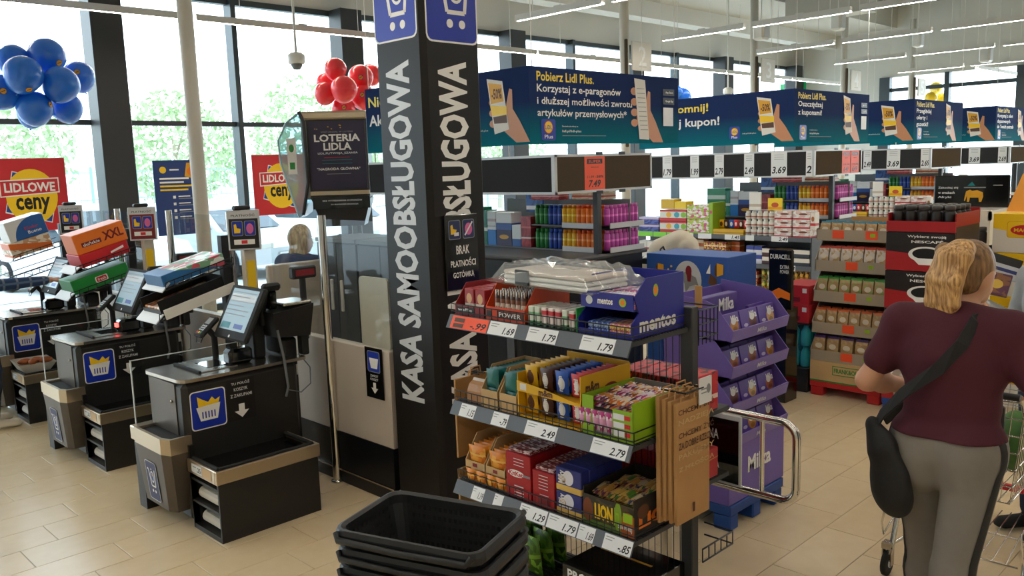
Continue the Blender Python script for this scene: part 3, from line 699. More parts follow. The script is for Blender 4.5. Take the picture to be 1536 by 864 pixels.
    MB().tube([(.44, .48, .885), (.44, .48, 1.02), (.40, .49, 1.08)], .02, 10).obj('terminal_arm', 'rubber', t)
    MB().tube([(.36, .45, 1.05), (.33, .44, 1.0), (.34, .53, .99), (.36, .55, 1.05)], .003, 6).obj('terminal_hook', 'wire', t)
    # customer display on a pole
    MB().tube([(.96, .22, .95), (.96, .22, 1.36)], .022, 10).obj('display_pole', 'dark_body', t)
    cdp = MB().box(.87, 1.05, .18, .24, 1.36, 1.44, 0, .01).obj('pole_display', 'dark_body', t); MB().box(.89, 1.03, .178, .18, 1.38, 1.42).obj('display_window', 'maroon_print', cdp)
    # notice on a beige mast
    MB().box(.86, .95, .80, .86, .0, 1.78, 0, .006).obj('mast', 'beige_plastic', t)
    st = MB().box(.80, .86, .79, .80, 1.18, 1.45).obj('mast_sticker', 'yellow', t, (.07, 0, 0))
    sm = Matrix.Translation((.86, .78, 1.53)) @ Matrix.Rotation(math.radians(-35), 4, 'Z')
    nb = MB().box(-.11, .11, -.012, .012, 0, .28, 0, .004).xf(sm).obj('notice_frame', 'silver_print', t)
    q = Print((-.11, -.012, 0), **FY); q.rect('black' if n != 1 else 'maroon_print', .012, .012, .208, .268); q.rect('silver_print', .012, .22, .208, .268); q.text('black', 'PŁATNOŚĆ', .03, .235, .19, .255, .01)
    for u in (.03, .115): q.rrect('grey_print', u, .10, u+.075, .205, .01); q.rrect('royal', u+.004, .104, u+.071, .201, .008)
    q.poly('yellow', [(.045, .12), (.085, .12), (.09, .15), (.065, .155), (.06, .185), (.045, .18)]); q.oval('pink', .152, .15, .024, .036); q.rect('white', .04, .04, .18, .075); q.rect('red', .09, .045, .13, .07)
    q.mb.xf(sm); q.done(nb); MB().box(.80, .92, .77, .83, 1.81, 1.84, 0, .01).obj('lamp_cap', 'dark_body', t)
    # wire rack for impulse goods
    rk = MB()
    for z, dx in ((1.08, 0), (1.275, .06)):
        for yy in (.98, 1.32):
            rk.tube([(.30+dx, yy, z+.26*dx), (.86, yy, z+.145)], .006, 6); rk.tube([(.30+dx, yy, z+.05+.26*dx), (.86, yy, z+.195)], .004, 6)
        for i in range(6): x = .30+dx+(.56-dx)*i/5; rk.tube([(x, .98, z+.26*(x-.30)), (x, 1.32, z+.26*(x-.30))], .004, 6)
        for i in range(9): x = .30+dx+(.56-dx)*i/8; rk.tube([(x, .98, z+.26*(x-.30)), (x, .98, z+.05+.26*(x-.30))], .003, 6)
    rk.box(.84, .90, 1.10, 1.16, 0, 1.62); rk.obj('wire_rack', 'wire', t)
    for z, dx in ((1.08, 0), (1.29, .06)):
        lp = MB(); lp.add([(.27+dx, .98, z-.01), (.27+dx, 1.32, z-.01), (.33+dx, 1.32, z+.05), (.33+dx, .98, z+.05)], [(0, 1, 2, 3)]); lp.add([(.275+dx, .98, z-.015), (.275+dx, 1.32, z-.015), (.335+dx, 1.32, z+.045), (.335+dx, .98, z+.045)], [(3, 2, 1, 0)]); lp.obj('price_lip', 'white_plastic', t)
    return t
YS = (4.76, 6.53, 8.30)
checkout(YS[0], 'nearest self-checkout with black bagging tray, left of the pillar', 0); checkout(YS[1], 'middle self-checkout of three, with red scanner light', 1); checkout(YS[2], 'farthest self-checkout at the left edge, used by a person in plaid', 2)
# folded paper bags in the tray shelves
def folded_bag(x, y, z, label):
    mb = MB(); n = 7; V = []
    for i in range(n):
        a = math.pi*i/(n-1); V.append((-.055*math.sin(a)*.6, .035*math.cos(a)))
    prof = V+[(.20, -.03), (.21, 0), (.20, .03)]
    mb.prism([(a, b) for a, b in prof], 'y', -.12, .12, 0, False)
    mb.prism([(.19, .032), (.02, .040), (.02, .044), (.19, .04)], 'y', -.10, .10)
    tag(mb.obj('folded_bag', mat('paper_white', S('#cfcabf'), .85, bump=.2, bscale=30), None, (x, y, z)), label, 'bag', 'folded white bags under the bagging trays')
for i, Y0 in enumerate(YS):
    wh = ('nearest', 'middle', 'farthest')[i]
    folded_bag(2.05, Y0-.18, .223, 'folded white bag on the upper shelf under the %s bagging tray' % wh); folded_bag(2.06, Y0-.18, .073, 'folded white bag on the lower shelf under the %s bagging tray' % wh)

# goods on the three wire racks (all lie along x, nose towards the aisle)
def rackbox(Y0, x0, x1, y0, y1, z, h, m_, name, label, cat, pr=None, tilt=-14.5):
    t = thing(name, label, cat, (2.0+x0, Y0+(y0+y1)/2, z)); w = (y1-y0)/2; L = x1-x0
    M_ = Matrix.Rotation(math.radians(tilt), 4, 'Y')
    MB().box(0, L, -w, w, 0, h, 0, .004).xf(M_).obj('box', m_, t)
    if pr:
        q = Print((0, -w, 0), **FY); pr(q, L, h); q.mb.xf(M_); q.done(t)
    return t
def open_carton(Y0, x0, x1, y0, y1, z, h, m_, name, label, fill, tilt=-14.5):
    t = thing(name, label, 'box', (2.0+x0, Y0+(y0+y1)/2, z)); w = (y1-y0)/2; L = x1-x0; M_ = Matrix.Rotation(math.radians(tilt), 4, 'Y'); c = .004
    MB().box(0, L, -w, w, 0, c).box(0, L, -w, -w+c, 0, h).box(0, L, w-c, w, 0, h).box(L-c, L, -w, w, 0, h*1.1).box(0, c, -w, w, 0, h*.45).xf(M_).obj('tray', m_, t)
    MB().box(.01, L-.01, -w+.01, w-.01, .01, h*.55, 0, .008).xf(M_).obj('contents', fill, t); return t
a = YS[0]
open_carton(a, .33, .82, 1.0, 1.3, 1.10, .12, 'black', 'display_carton', 'open black carton of snacks on the wire rack by the nearest self-checkout', pack('snack_mix', S('#7a2c1c'), (), (), 'x', (S('#e7d9c4'), S('#c8862b')), 9))
rackbox(a, .36, .83, 1.0, 1.3, 1.305, .085, pack('white_blue_box', S('#e9ebe6'), [(S('#2f6ea8'), 0, .55)], (), 'x', (S('#d95a6a'), S('#7fb08a')), 7), 'flat_carton', 'flat white and blue carton on top of the rack by the nearest self-checkout', 'box')
wl_ = MB().box(0, .54, -.005, .005, 0, .07).xf(Matrix.Translation((2.34, a+.962, 1.09)) @ Matrix.Rotation(math.radians(-14.5), 4, 'Y')); tag(wl_.obj('rack_front_board', 'card_white'), 'plain white strip board on the front of the rack by the nearest self-checkout', 'board')
a = YS[1]
def pxxl(q, L, h): q.text('maroon_print', 'XXL', L*.55, h*.3, L*.95, h*.75, .03); q.rect('maroon_print', L*.12, h*.3, L*.5, h*.52); q.text('white', 'duńskie', L*.15, h*.33, L*.47, h*.49, .01)
rackbox(a, .40, .83, 1.01, 1.29, 1.43, .17, 'orange', 'orange_pack', 'orange extra large snack pack topmost on the middle rack', 'pack', pxxl)
rackbox(a, .42, .83, .99, 1.31, 1.325, .105, 'red', 'red_carton', 'red carton below the orange pack on the middle rack', 'box', lambda q, L, h: (q.poly('white', [(L*.62, h*.4), (L*.9, h*.55), (L*.9, h*.75), (L*.62, h*.55)])))
rackbox(a, .34, .82, 1.0, 1.3, 1.105, .12, 'green', 'green_carton', 'green carton with white top on the lower shelf of the middle rack', 'box', lambda q, L, h: (q.rrect('white', L*.4, h*.3, L*.62, h*.72, .01), q.rrect('red', L*.42, h*.34, L*.6, h*.68, .01), q.text('white', 'fresh', L*.44, h*.4, L*.58, h*.6, .01)))
a = YS[2]
rackbox(a, .36, .72, 1.0, 1.3, 1.465, .20, pack('white_blue_cut', S('#e4e2e0'), (), [(S('#1f5fa6'), .8, .2, .55, .75)], 'y'), 'white_blue_carton', 'white and blue carton topmost on the far rack by the left edge', 'box', lambda q, L, h: (q.text('red', 'Kinder', L*.45, h*.4, L*.8, h*.55, .01), q.text('white', 'Bueno', L*.5, h*.18, L*.85, h*.34, .01)))
rackbox(a, .37, .75, 1.0, 1.3, 1.31, .15, pack('orange_white_pack', S('#e9dcc6'), [(S('#e8742a'), .35, .6), (S('#e8742a'), 0, .12)], (), 'y', (S('#f3e9d8'), S('#cfa27a')), 8), 'orange_pack', 'orange and cream snack packs tray below the white and blue carton', 'pack', None)
# open pastry bag lying on the farthest tray
t = thing('pastry_bag', 'white paper tray with browned pastries on the farthest bagging tray', 'food', (2.13, YS[2]-.17, .425))
MB().add([(-.1, -.1, 0), (.1, -.1, 0), (.1, .1, 0), (-.1, .1, 0), (-.15, -.14, .08), (.15, -.13, .07), (.15, .14, .09), (-.15, .13, .10)], [(0, 3, 2, 1), (0, 1, 5, 4), (1, 2, 6, 5), (2, 3, 7, 6), (3, 0, 4, 7), (0, 1, 2, 3)]).obj('paper_tray', 'paper_white', t)
mat('pastry', S('#a85a2a'), .6, bump=.4, bscale=60, vary=.3, vscale=20)
for i in range(4): MB().ball((0, 0, 0), .045, 0, 10, 6, (1.3, .8, .6)).obj('pastry', 'pastry', t, (-.06+.05*i, .03*(-1)**i, .08), (0, 0, i))

# ------------------------------------------------------------------ lottery machine
q = ony(502, 250, 7.55)
t = thing('lottery_machine', 'black lottery drum machine with clear bulging side and dark poster', 'machine', (q[0], q[1], 0), -math.radians(42))
mat('machine_black', S('#2b2624'), .3); mat('poster_dark', S('#2a2440'), .4)
zb = 1.78; zt = 2.66
MB().box(-.30, .36, -.12, .28, zb, zt-.06, 0, .02).obj('case', 'machine_black', t); MB().box(-.31, .37, -.14, .28, zt-.085, zt, 0, .02).obj('top_bar', 'champagne', t); MB().box(-.24, .36, -.135, -.12, zb+.04, zb+.08).obj('chrome_strip', 'champagne', t)
MB().prism([(-.24, zb), (.36, zb), (.28, zb-.28), (-.14, zb-.28)], 'y', -.1, .24).obj('hopper', 'machine_black', t)
dr = MB(); pr_ = [(-.30, zt), (-.42, zt-.10), (-.52, zt-.28), (-.51, zt-.50), (-.42, zt-.85), (-.36, zt-1.06), (-.30, zt-1.02), (-.24, zt-.85), (-.24, zt-.1)]
dr.prism([(a_, b_) for a_, b_ in pr_[::-1]], 'y', -.15, .24, 0, False).obj('clear_drum', 'drum_plastic', t)
MB().tube([(-.30, -.16, zt), (-.26, -.16, zt-.1), (-.25, -.16, zt-.7), (-.32, -.16, zt-1.03)], .018, 8).obj('drum_frame', 'machine_black', t)
MB().tube([(-.31, -.17, zt-.02), (-.43, -.17, zt-.11), (-.52, -.17, zt-.28), (-.51, -.17, zt-.5), (-.42, -.17, zt-.85), (-.36, -.17, zt-1.05)], .010, 8).obj('drum_rim', mat('drum_rim', S('#a9c7d0'), .15), t)
lb = MB().box(-.44, -.35, -.162, -.156, zt-.62, zt-.26).obj('drum_sticker', 'white_plastic', t); p = Print((-.44, -.162, zt-.62), **FY); p.oval('green', .045, .26, .025, .04); p.rect('green', .02, .05, .07, .12); p.done(lb)
pn = MB().box(-.22, .34, -.128, -.12, zb+.10, zt-.10).obj('poster', 'poster_dark', t)
p = Print((-.22, -.128, zb+.10), **FY); W = .56
for i in range(8): a_ = random.random(); p.oval(random.choice(('gold', 'grey_print', 'skin_print')), .04+a_*.48, .60+random.random()*.06, .008, .006, 8)
p.done(pn, 'picture'); p.text('grey_print', 'WEŹ UDZIAŁ W LOTERII', .12, .565, .44, .585, .01); p.text('white', 'LOTERIA', .05, .475, .51, .55, .03); p.text('white', 'LIDLA', .14, .39, .42, .465, .03); p.text('tag_white', 'LIDL.PL/TWOJA_SZANSA', .08, .345, .48, .37, .01)
p.done(pn, 'lettering'); p.rect('red', .14, .315, .40, .32); p.rect('teal', .12, .29, .42, .294); p.rect('teal', .12, .255, .42, .26); p.text('white', '*NAGRODA GŁÓWNA*', .06, .19, .50, .222, .02); p.rect('grey_print', .16, .15, .40, .155); p.done(pn)
bb = MB().box(-.22, .36, -.145, -.135, zb-.10, zb+.02).obj('text_plate', 'gloss_black', t); p = Print((-.22, -.145, zb-.10), **FY); p.text('tag_white', 'BEZ WYPEŁNIANIA KUPONÓW', .10, .075, .50, .095, .01); p.text('tag_white', 'ZA PŁATNOŚĆ APLIKACJĄ', .18, .035, .46, .055, .01); p.done(bb)
for dx in (.12, .22): MB().box(dx-.02, dx+.02, .0, .05, .0, zb-.2).obj('support_leg', 'grey_plastic', t)
MB().box(-.1, .34, -.2, .25, 0, .03, 0, .01).obj('base_plate', 'dark_metal', t)
# grey cabinets behind the glass
mat('cabinet_grey', S('#4f5358'), .5)
for i, (y0, y1) in enumerate(((5.50, 6.05), (4.90, 5.48))):
    t = thing('grey_cabinet', ('tall grey cabinet with two doors and white handles behind the glass', 'tall grey cabinet nearest the pillar behind the glass')[i], 'cabinet', (3.75, y0, 0)); L = y1-y0
    MB().box(.02, .42, 0, L, 0, 1.50).obj('body', 'cabinet_grey', t); MB().box(-.01, .43, 0, L, 1.50, 1.53).obj('top', 'grey_plastic', t)
    for k in range(2):
        d = MB().box(0, .02, k*L/2+.003, (k+1)*L/2-.003, .05, 1.49, 0, .003).obj('door', 'cabinet_grey', t); yy = L/2+(-.07 if k == 0 else .07)
        if i == 0: MB().box(-.02, 0, yy-.015, yy+.015, .95, 1.2, 0, .005).obj('handle', 'white_plastic', d)
# cashier desk panel
q = ony(402, 397, 5.9)
t = thing('service_desk', 'beige service desk panel in front of the seated cashier', 'desk', (q[0], 5.9, 0)); MB().box(0, .50, 0, .05, .08, 1.36, 0, .008).obj('panel', 'panel_beige', t); MB().box(.02, .48, .005, .4, 0, .08).obj('plinth', 'kick_black', t); MB().box(.0, .50, .05, .4, .70, .74).obj('desk_top', 'beige_plastic', t)
MB().box(.45, .50, .05, .4, .08, .70).obj('side_panel', 'panel_beige', t)

# ------------------------------------------------------------------ packs used many times
def pouch_mesh(w, h, d, m_, name='pouch', n=6, crimp=True):
    """flat pillow bag standing upright: width along y, height z, facing -x"""
    mb = MB(); V = []; k = n
    for sgn in (-1, 1):
        for i in range(k+1):
            for j in range(k+1):
                u = i/k; v = j/k; b_ = (math.sin(math.pi*u)*math.sin(math.pi*v))**.55 if 0 < i < k and 0 < j < k else 0
                V.append((sgn*d/2*b_, (u-.5)*w*(1-.06*math.sin(math.pi*v)), v*h))
    fs = []; o2 = (k+1)**2
    for i in range(k):
        for j in range(k):
            a = i*(k+1)+j; q_ = (a, a+1, a+k+2, a+k+1); fs.append(q_); fs.append(tuple(x+o2 for x in q_[::-1]))
    mb.add(V, fs, 0, True); return mb.mesh(name, [m_])
def gusset_mesh(w, h, d, mats_, name='stand_bag'):
    """stand-up bag with folded top"""
    mb = MB(); w2, d2 = w/2, d/2
    sec = [(0, 1, 1), (.04*h, 1.02, 1.05), (.5*h, 1.03, 1.02), (.78*h, 1, .7), (.9*h, .98, .25), (h, .98, .06)]
    V = []
    for z, a, b_ in sec: V += [(-d2*b_, -w2*a, z), (d2*b_, -w2*a, z), (d2*b_, w2*a, z), (-d2*b_, w2*a, z)]
    fs = [(3, 2, 1, 0)]
    for i in range(len(sec)-1):
        for j in range(4): fs.append((i*4+j, i*4+(j+1) % 4, i*4+4+(j+1) % 4, i*4+4+j))
    mb.add(V, fs, 0, False); mb.add(V[-4:], [(0, 1, 2, 3)], 0)
    for idx in range(len(mb.f)):
        if idx >= len(fs)-4: mb.m[idx] = 1 if len(mats_) > 1 else 0
    return mb.mesh(name, mats_)
def box_mesh(lx, ly, lz, mats_, name='box', c=.003):
    return MB().box(0, lx, -ly/2, ly/2, 0, lz, 0, c).mesh(name, mats_)
def can_mesh(r_, h, m_body, m_cap, name='can'):
    mb = MB().lathe([(r_*.92, 0), (r_, .006), (r_, h*.80), (r_*.8, h*.84)], 14).lathe([(r_*.78, h*.82), (r_*.78, h*.98), (r_*.7, h)], 14, (0, 0, 0), 1)
    return mb.mesh(name, [m_body, m_cap])
def put(name, me, loc, label, cat, group=None, rz=0, rot=None):
    o = link(name, me, None, loc, rot or (0, 0, rz)); return tag(o, label, cat, group)

# ------------------------------------------------------------------ candy rack next to the pillar
XR = 2.60; Y0R, Y1R = 1.99, 3.07
rack = thing('candy_rack', 'grey wire shelf rack of sweets with price rails, right of the pillar', 'rack', (0, 0, 0))
rack.location = (0, 0, 0)
SZ = (1.355, .93, .53, .13)      # shelf surfaces
PR = [(('-.99', 'tag_orange', 674, 728), ('1.69', 'tag_white', 730, 770), ('1.79', 'tag_white', 788, 832), ('1.79', 'tag_white', 868, 918)),
      (('1.15', 'tag_white', 687, 709), ('-.79', 'tag_white', 735, 758), ('2.49', 'tag_white', 785, 831), ('2.79', 'tag_white', 884, 937)),
      (('1.19', 'tag_white', 705, 722), ('', 'tag_white', 737, 750), ('1.29', 'tag_white', 776, 816), ('1.79', 'tag_white', 818, 862), ('1.69', 'tag_white', 864, 888), ('-.85', 'tag_white', 902, 952)), ()]
RY = ((487, 534, 674, 945), (616, 690, 682, 946), (735, 835, 700, 952), None)
for k, z in enumerate(SZ):
    sh = MB().box(XR+.01, 3.0, Y0R, Y1R, z-.02, z, 0)
    for i in range(19): x = XR+.02+i*.02; sh.box(x-.002, x+.002, Y0R, Y1R, z, z+.004)
    so = sh.obj('shelf', 'dark_metal', rack)
    rl = MB(); rl.add([(XR-.02, Y0R, z-.055), (XR-.02, Y1R, z-.055), (XR+.012, Y1R, z+.005), (XR+.012, Y0R, z+.005), (XR-.012, Y0R, z-.058), (XR-.012, Y1R, z-.058), (XR+.02, Y1R, z+.002), (XR+.02, Y0R, z+.002)],
                     [(0, 3, 2, 1), (4, 5, 6, 7), (0, 1, 5, 4), (3, 7, 6, 2), (0, 4, 7, 3), (1, 2, 6, 5)]); rl.obj('price_rail', 'price_rail', so)
    wr_ = MB()
    for zz in (.02, .055): wr_.tube([(XR+.02, Y0R, z+zz), (XR+.02, Y1R, z+zz)], .0028, 6); wr_.tube([(XR+.02, Y0R+.004, z+zz), (2.98, Y0R+.004, z+zz)], .0028, 6)
    for i in range(28): y = Y0R+(Y1R-Y0R)*i/27; wr_.tube([(XR+.02, y, z), (XR+.02, y, z+.055)], .0018, 5)
    wr_.obj('wire_guard', 'wire', so)
    if PR[k]:
        ya, yb, xa, xb = RY[k]
        for pr_, m_, a, b_ in PR[k]:
            p = Print((XR-.02, Y1R, z-.055), (0, -1, 0), (.0316/.068, 0, .06/.068))
            ua = Y1R-onx(a, ya+(yb-ya)*(a-xa)/(xb-xa), XR-.02)[1]; ub = Y1R-onx(b_, ya+(yb-ya)*(b_-xa)/(xb-xa), XR-.02)[1]
            pricetag(p, max(ua, .0), .003, min(ub, 1.08)-max(ua, 0), .062, pr_, m_, .42)
            if m_ == 'tag_orange': p.rect('brown', ua+.02, .035, ua+.09, .055); p.rect('brown', ua+.02, .008, ua+.09, .028)
            p.done(so, 'price_tag')
for y in (2.0, 3.06):
    MB().box(3.0, 3.05, y-.03, y+.03, 0, 1.44, 0, .004).obj('upright', 'dark_metal', rack)
    MB().box(2.62, 3.45, y-.03, y+.03, 0, .05).obj('foot', 'dark_metal', rack)
bp_ = MB()
for i in range(30): y = 2.04+i*.034; bp_.tube([(3.01, y, .1), (3.01, y, 1.40)], .002, 5)
for zz in (.1, .5, .95, 1.4): bp_.tube([(3.01, 2.0, zz), (3.01, 3.06, zz)], .004, 6)
bp_.obj('back_grid', 'wire', rack)
hk = MB()   # wire basket on the outer side of the right upright
for zz in (1.30, 1.36, 1.42): hk.tube([(3.05, 1.97, zz), (3.2, 1.97, zz), (3.2, 2.2, zz)], .0035, 6)
for i in range(6): hk.tube([(3.05+.03*i, 1.97, 1.27), (3.05+.03*i, 1.97, 1.42)], .003, 6)
hk.obj('side_wire_basket', 'wire', rack)
bk = MB().box(3.05, 3.4, 2.03, 3.03, .90, .92).box(3.05, 3.4, 2.03, 3.03, .58, .60).obj('rear_shelf', 'dark_metal', rack)

def yx(px, py, X=2.63): return float(onx(px, py, X)[1])
Z1, Z2, Z3, Z4 = [z+.004 for z in SZ]
def tray_box(x, ya, yb, z, hb, hf, d, m_out, name, label, pr=None, m_in='card_grey', side=None, prs=None, group=None):
    """display tray open at top with a low front lip; y from ya (right) to yb (left), facing -x"""
    t = thing(name, label, 'box', (x, ya, z), 0, group); W = yb-ya; c = .004
    MB().box(0, d, 0, W, 0, c).box(0, c, 0, W, c, hf).box(d-c, d, 0, W, c, hb).add([(0, 0, 0), (d, 0, 0), (d, 0, hb), (d*.25, 0, hb), (0, 0, hf), (0, c, 0), (d, c, 0), (d, c, hb), (d*.25, c, hb), (0, c, hf)], [(0, 1, 2, 3, 4), (9, 8, 7, 6, 5), (2, 7, 8, 3), (3, 8, 9, 4)]) \
        .add([(0, W-c, 0), (d, W-c, 0), (d, W-c, hb), (d*.25, W-c, hb), (0, W-c, hf), (0, W, 0), (d, W, 0), (d, W, hb), (d*.25, W, hb), (0, W, hf)], [(0, 1, 2, 3, 4), (9, 8, 7, 6, 5), (2, 7, 8, 3), (3, 8, 9, 4)]).obj('tray', m_out, t)
    if pr: q_ = Print((0, W, 0), **FX); pr(q_, W, hf); q_.done(t)
    if prs: q_ = Print((0, 0, 0), **FY); prs(q_, d, hb); q_.done(t)
    return t
def ring(col, name, **k): return pack(name, col, **k)

# --- top shelf
# dark red biscuit carton and brown-orange bar carton
ya, yb = yx(728, 470), yx(683, 465)
t = tray_box(2.63, ya+.01, yb, Z1, .145, .05, .30, mat('dark_red_card', S('#8c1c22'), .5), 'biscuit_carton', 'dark red carton of round biscuits on the top shelf by the pillar', lambda q, W, h: (q.rect('black', .01, h*.3, W*.7, h*.8), q.text('white', 'waffle', W*.1, h*.4, W*.6, h*.7, .01)))
me = box_mesh(.045, .065, .12, [pack('wafer_red', S('#9a2026'), [(S('#d9cfc2'), .30, .42), (S('#5a1014'), .0, .12)], [(S('#d8a878'), .5, .62, .28, .2)])], 'wafer')
for i in range(5):
    for j in range(2): put('wafer_pack', me, (2.645+i*.055, ya+.05+j*.075, Z1+.008), 'dark red wafer pack in the carton at the left end of the top shelf', 'pack', 'wafer packs on the top shelf')
ya2, yb2 = yx(790, 480), yx(728, 472)
t = tray_box(2.63, ya2+.01, yb2-.005, Z1, .16, .06, .30, mat('orange_red_card', S('#d8481c'), .5), 'bar_carton', 'orange carton of dark chocolate bars on the top shelf', lambda q, W, h: (q.rect('brown', W*.3, h*.2, W*.98, h*.75), q.rect('black', W*.02, h*.25, W*.16, h*.7), q.text('white', 'POWER', W*.35, h*.3, W*.9, h*.65, .01)))
me = pouch_mesh(.032, .13, .022, pack('bar_brown', S('#3c1c14'), [(S('#7a4630'), .55, .7), (S('#d8481c'), .2, .3)], speck=(S('#c8b8a8'),), sscale=5), 'bar')
for i in range(6):
    for j in range(6): put('chocolate_bar', me, (2.65+i*.045, ya2+.035+j*.033, Z1+.008), 'brown chocolate bar standing in the orange carton on the top shelf', 'candy bar', 'chocolate bars in the orange carton')
# gum packs, white with green / red tops
yl, yr = yx(790, 485), yx(866, 500)
cols = ('gum_green', 'gum_green', 'gum_red', 'gum_red', 'gum_red', 'gum_green', 'gum_red')
gum = {'gum_green': box_mesh(.05, .029, .085, [pack('gum_green', S('#dfe5d6'), [(S('#2f7d4a'), 0, .25), (S('#7fb98a'), .55, .7)])], 'gum'), 'gum_red': box_mesh(.05, .029, .085, [pack('gum_red', S('#e6d9d4'), [(S('#c2303a'), .62, .85), (S('#5c7a5a'), 0, .2)])], 'gum')}
for j, c_ in enumerate(cols):
    for i in range(3):
        cw = 'white and green' if c_ == 'gum_green' else 'white and red'
        put('gum_pack', gum[c_], (2.635+i*.055, yl-.02-j*(yl-yr)/7.4, Z1), cw+' gum pack in the row left of the blue sweets display', 'gum', cw+' gum packs on the top shelf')
MB_ = MB().box(2.63, 2.83, yr+.0, yr+.006, Z1, Z1+.10); tag(MB_.obj('divider_card', 'green'), 'dark green divider card beside the blue sweets display', 'card')
# blue two-tier sweets display with white lettering at the right end
ya, yb = 2.005, yx(866, 480)
W = yb-ya
t = thing('sweets_display', 'dark blue two-tier sweets display box at the right end of the top shelf', 'box', (2.632, ya, Z1)); mat('display_blue', S('#20268c'), .4)
D_ = .36
sd = [(0, 0), (D_, 0), (D_, .235), (.10, .235), (.02, .165), (.05, .10), (0, .06)]
for y in (0, W-.005): MB().prism(sd, 'y', y, y+.005).obj('side_panel', 'display_blue', t)
MB().box(.05, D_, .005, W-.005, .105, .110).box(D_-.005, D_, .005, W-.005, 0, .235).obj('tier_board', 'display_blue', t)
MB().box(.018, .024, .005, W-.005, .11, .175).obj('upper_front', 'display_blue', t); MB().box(0, .005, .005, W-.005, 0, .022).obj('lower_front', 'display_blue', t)
p = Print((.018, W, .11), **FX); p.oval('silver_print', W*.18, .03, .018, .018, 14); p.done(t, 'round_mark'); p.text('white', 'mentos', W*.34, .018, W*.62, .042, .03); p.done(t, 'lettering'); p.oval('lime', W*.8, .032, .018, .018, 14); p.oval('orange', W*.8, .032, .011, .011, 12); p.done(t)
p = Print((0, 0, 0), **FY); p.oval('lime', .16, .18, .018, .026, 14); p.oval('orange', .16, .18, .012, .018, 12); p.done(t, 'fruit_picture'); p.text('white', 'mentos', .05, .02, .30, .075, .035); p.done(t, 'lettering')
rolls = [box_mesh(.13, .026, .024, [pack('roll_%d' % i, c0, [(c1, .0, .4)], (), 'x', (c1, S('#f4eef2')), 5)], 'roll') for i, (c0, c1) in enumerate(((S('#e58ab8'), S('#b678c4')), (S('#d9c0e2'), S('#e06a8c')), (S('#e9e4ee'), S('#8cb4e0')), (S('#d34a86'), S('#6f4a9e'))))]
nr = int((W-.03)/.028)
for i in range(nr):
    for k in range(2):
        for zz in range(2):
            put('sweet_roll', rolls[(i//3+k+zz) % 4], (2.652+k*.15, ya+.022+i*.028, Z1+.114+zz*.026), 'pink and lilac sweet roll in the upper tier of the blue display', 'sweets', 'sweet rolls in the upper tier')
blues = [box_mesh(.13, .026, .024, [pack('mint_%d' % i, c0, [(c1, .3, .6)], (), 'x', (c1,), 5)], 'roll') for i, (c0, c1) in enumerate(((S('#2b4a9c'), S('#9fb8dc')), (S('#c46a8a'), S('#e8c86a'))))]
for i in range(nr):
    for zz in range(2):
        put('mint_roll', blues[0 if i > nr*.45 else 1], (2.642, ya+.022+i*.028, Z1+.003+zz*.026), ('blue mint roll in the lower tier of the blue display' if i > nr*.45 else 'red and yellow fruit roll in the lower tier of the blue display'), 'sweets', 'mint rolls in the lower tier' if i > nr*.45 else 'fruit rolls in the lower tier')
# clear plastic bag of magazines lying on top
yl, yr = yx(735, 410), yx(890, 430)
t = thing('plastic_bag', 'crumpled clear plastic bag of white magazines lying across the top shelf goods', 'bag', (2.66, (yl+yr)/2, Z1+.165), math.radians(-4))
L = (yl-yr); 
for i in range(3): MB().box(.0, .26, -L*.42, L*.44, .002+i*.022, .020+i*.022, 0, .005).obj('magazine', ('white_plastic', 'card_white', mat('magazine_cover', S('#cdb9a6'), .35, vary=.3, vscale=9))[i], t)
n = 16; V = []; fs = []; rnd = random.Random(4)
for s_ in (1, -1):
    for i in range(n+1):
        for j in range(n+1):
            u, v = i/n, j/n; e = min(u, 1-u, v, 1-v)*n; h_ = (.085 if s_ > 0 else -.004)*min(1, e/2.2) + (.01 if s_ > 0 else 0)
            cr = rnd.uniform(-.012, .012) if s_ > 0 and e > 0 else 0
            V.append((-.04+u*.36, -L*.56+v*L*1.12+rnd.uniform(-.008, .008), h_+cr+(.012 if e == 0 else 0)))
o2 = (n+1)**2
for i in range(n):
    for j in range(n): a = i*(n+1)+j; q_ = (a, a+n+1, a+n+2, a+1); fs.append(q_); fs.append(tuple(x+o2 for x in q_[::-1]))
MB().add(V, fs, 0, True).obj('film', 'clear_film', t); MB().box(-.012, .0, -.045+L*.22, .045+L*.22, .0, .07, 0, .004).obj('dark_tape', 'dark_body', t)

# --- second shelf
yb, ya = yx(722, 590), yx(722, 590)
me = gusset_mesh(.10, .11, .09, [mat('cookie_bag', S('#b98452'), .35, bump=.3, bscale=40), mat('cookie_top', S('#d9d0c6'), .3)], 'cookie_bag')
y_ = yx(708, 580); put('cookie_bag', me, (2.69, y_, Z2), 'small brown cookie bag with pale top at the left end of the second shelf', 'bag')
teal = pouch_mesh(.085, .085, .014, mat('teal_pack', S('#0d6a66'), .3, bump=.2, bscale=30), 'teal_pack')
for k, (a, b_) in enumerate(((747, 722), (775, 749))):
    ya, yb = yx(a, 600), yx(b_, 592)
    tray_box(2.63, ya+.003, yb, Z2, .19, .085, .30, 'card_light', 'teal_carton', ('kraft carton of teal packets next to the brown cookie bag', 'kraft carton of teal packets next to the yellow sweets carton')[k])
    for i in range(12):
        for lv in range(2):
            put('teal_packet', teal, (2.655+.022*i, (ya+yb)/2, Z2+.006+lv*.09), 'teal packet standing in a kraft carton on the second shelf', 'packet', 'teal packets in kraft cartons')
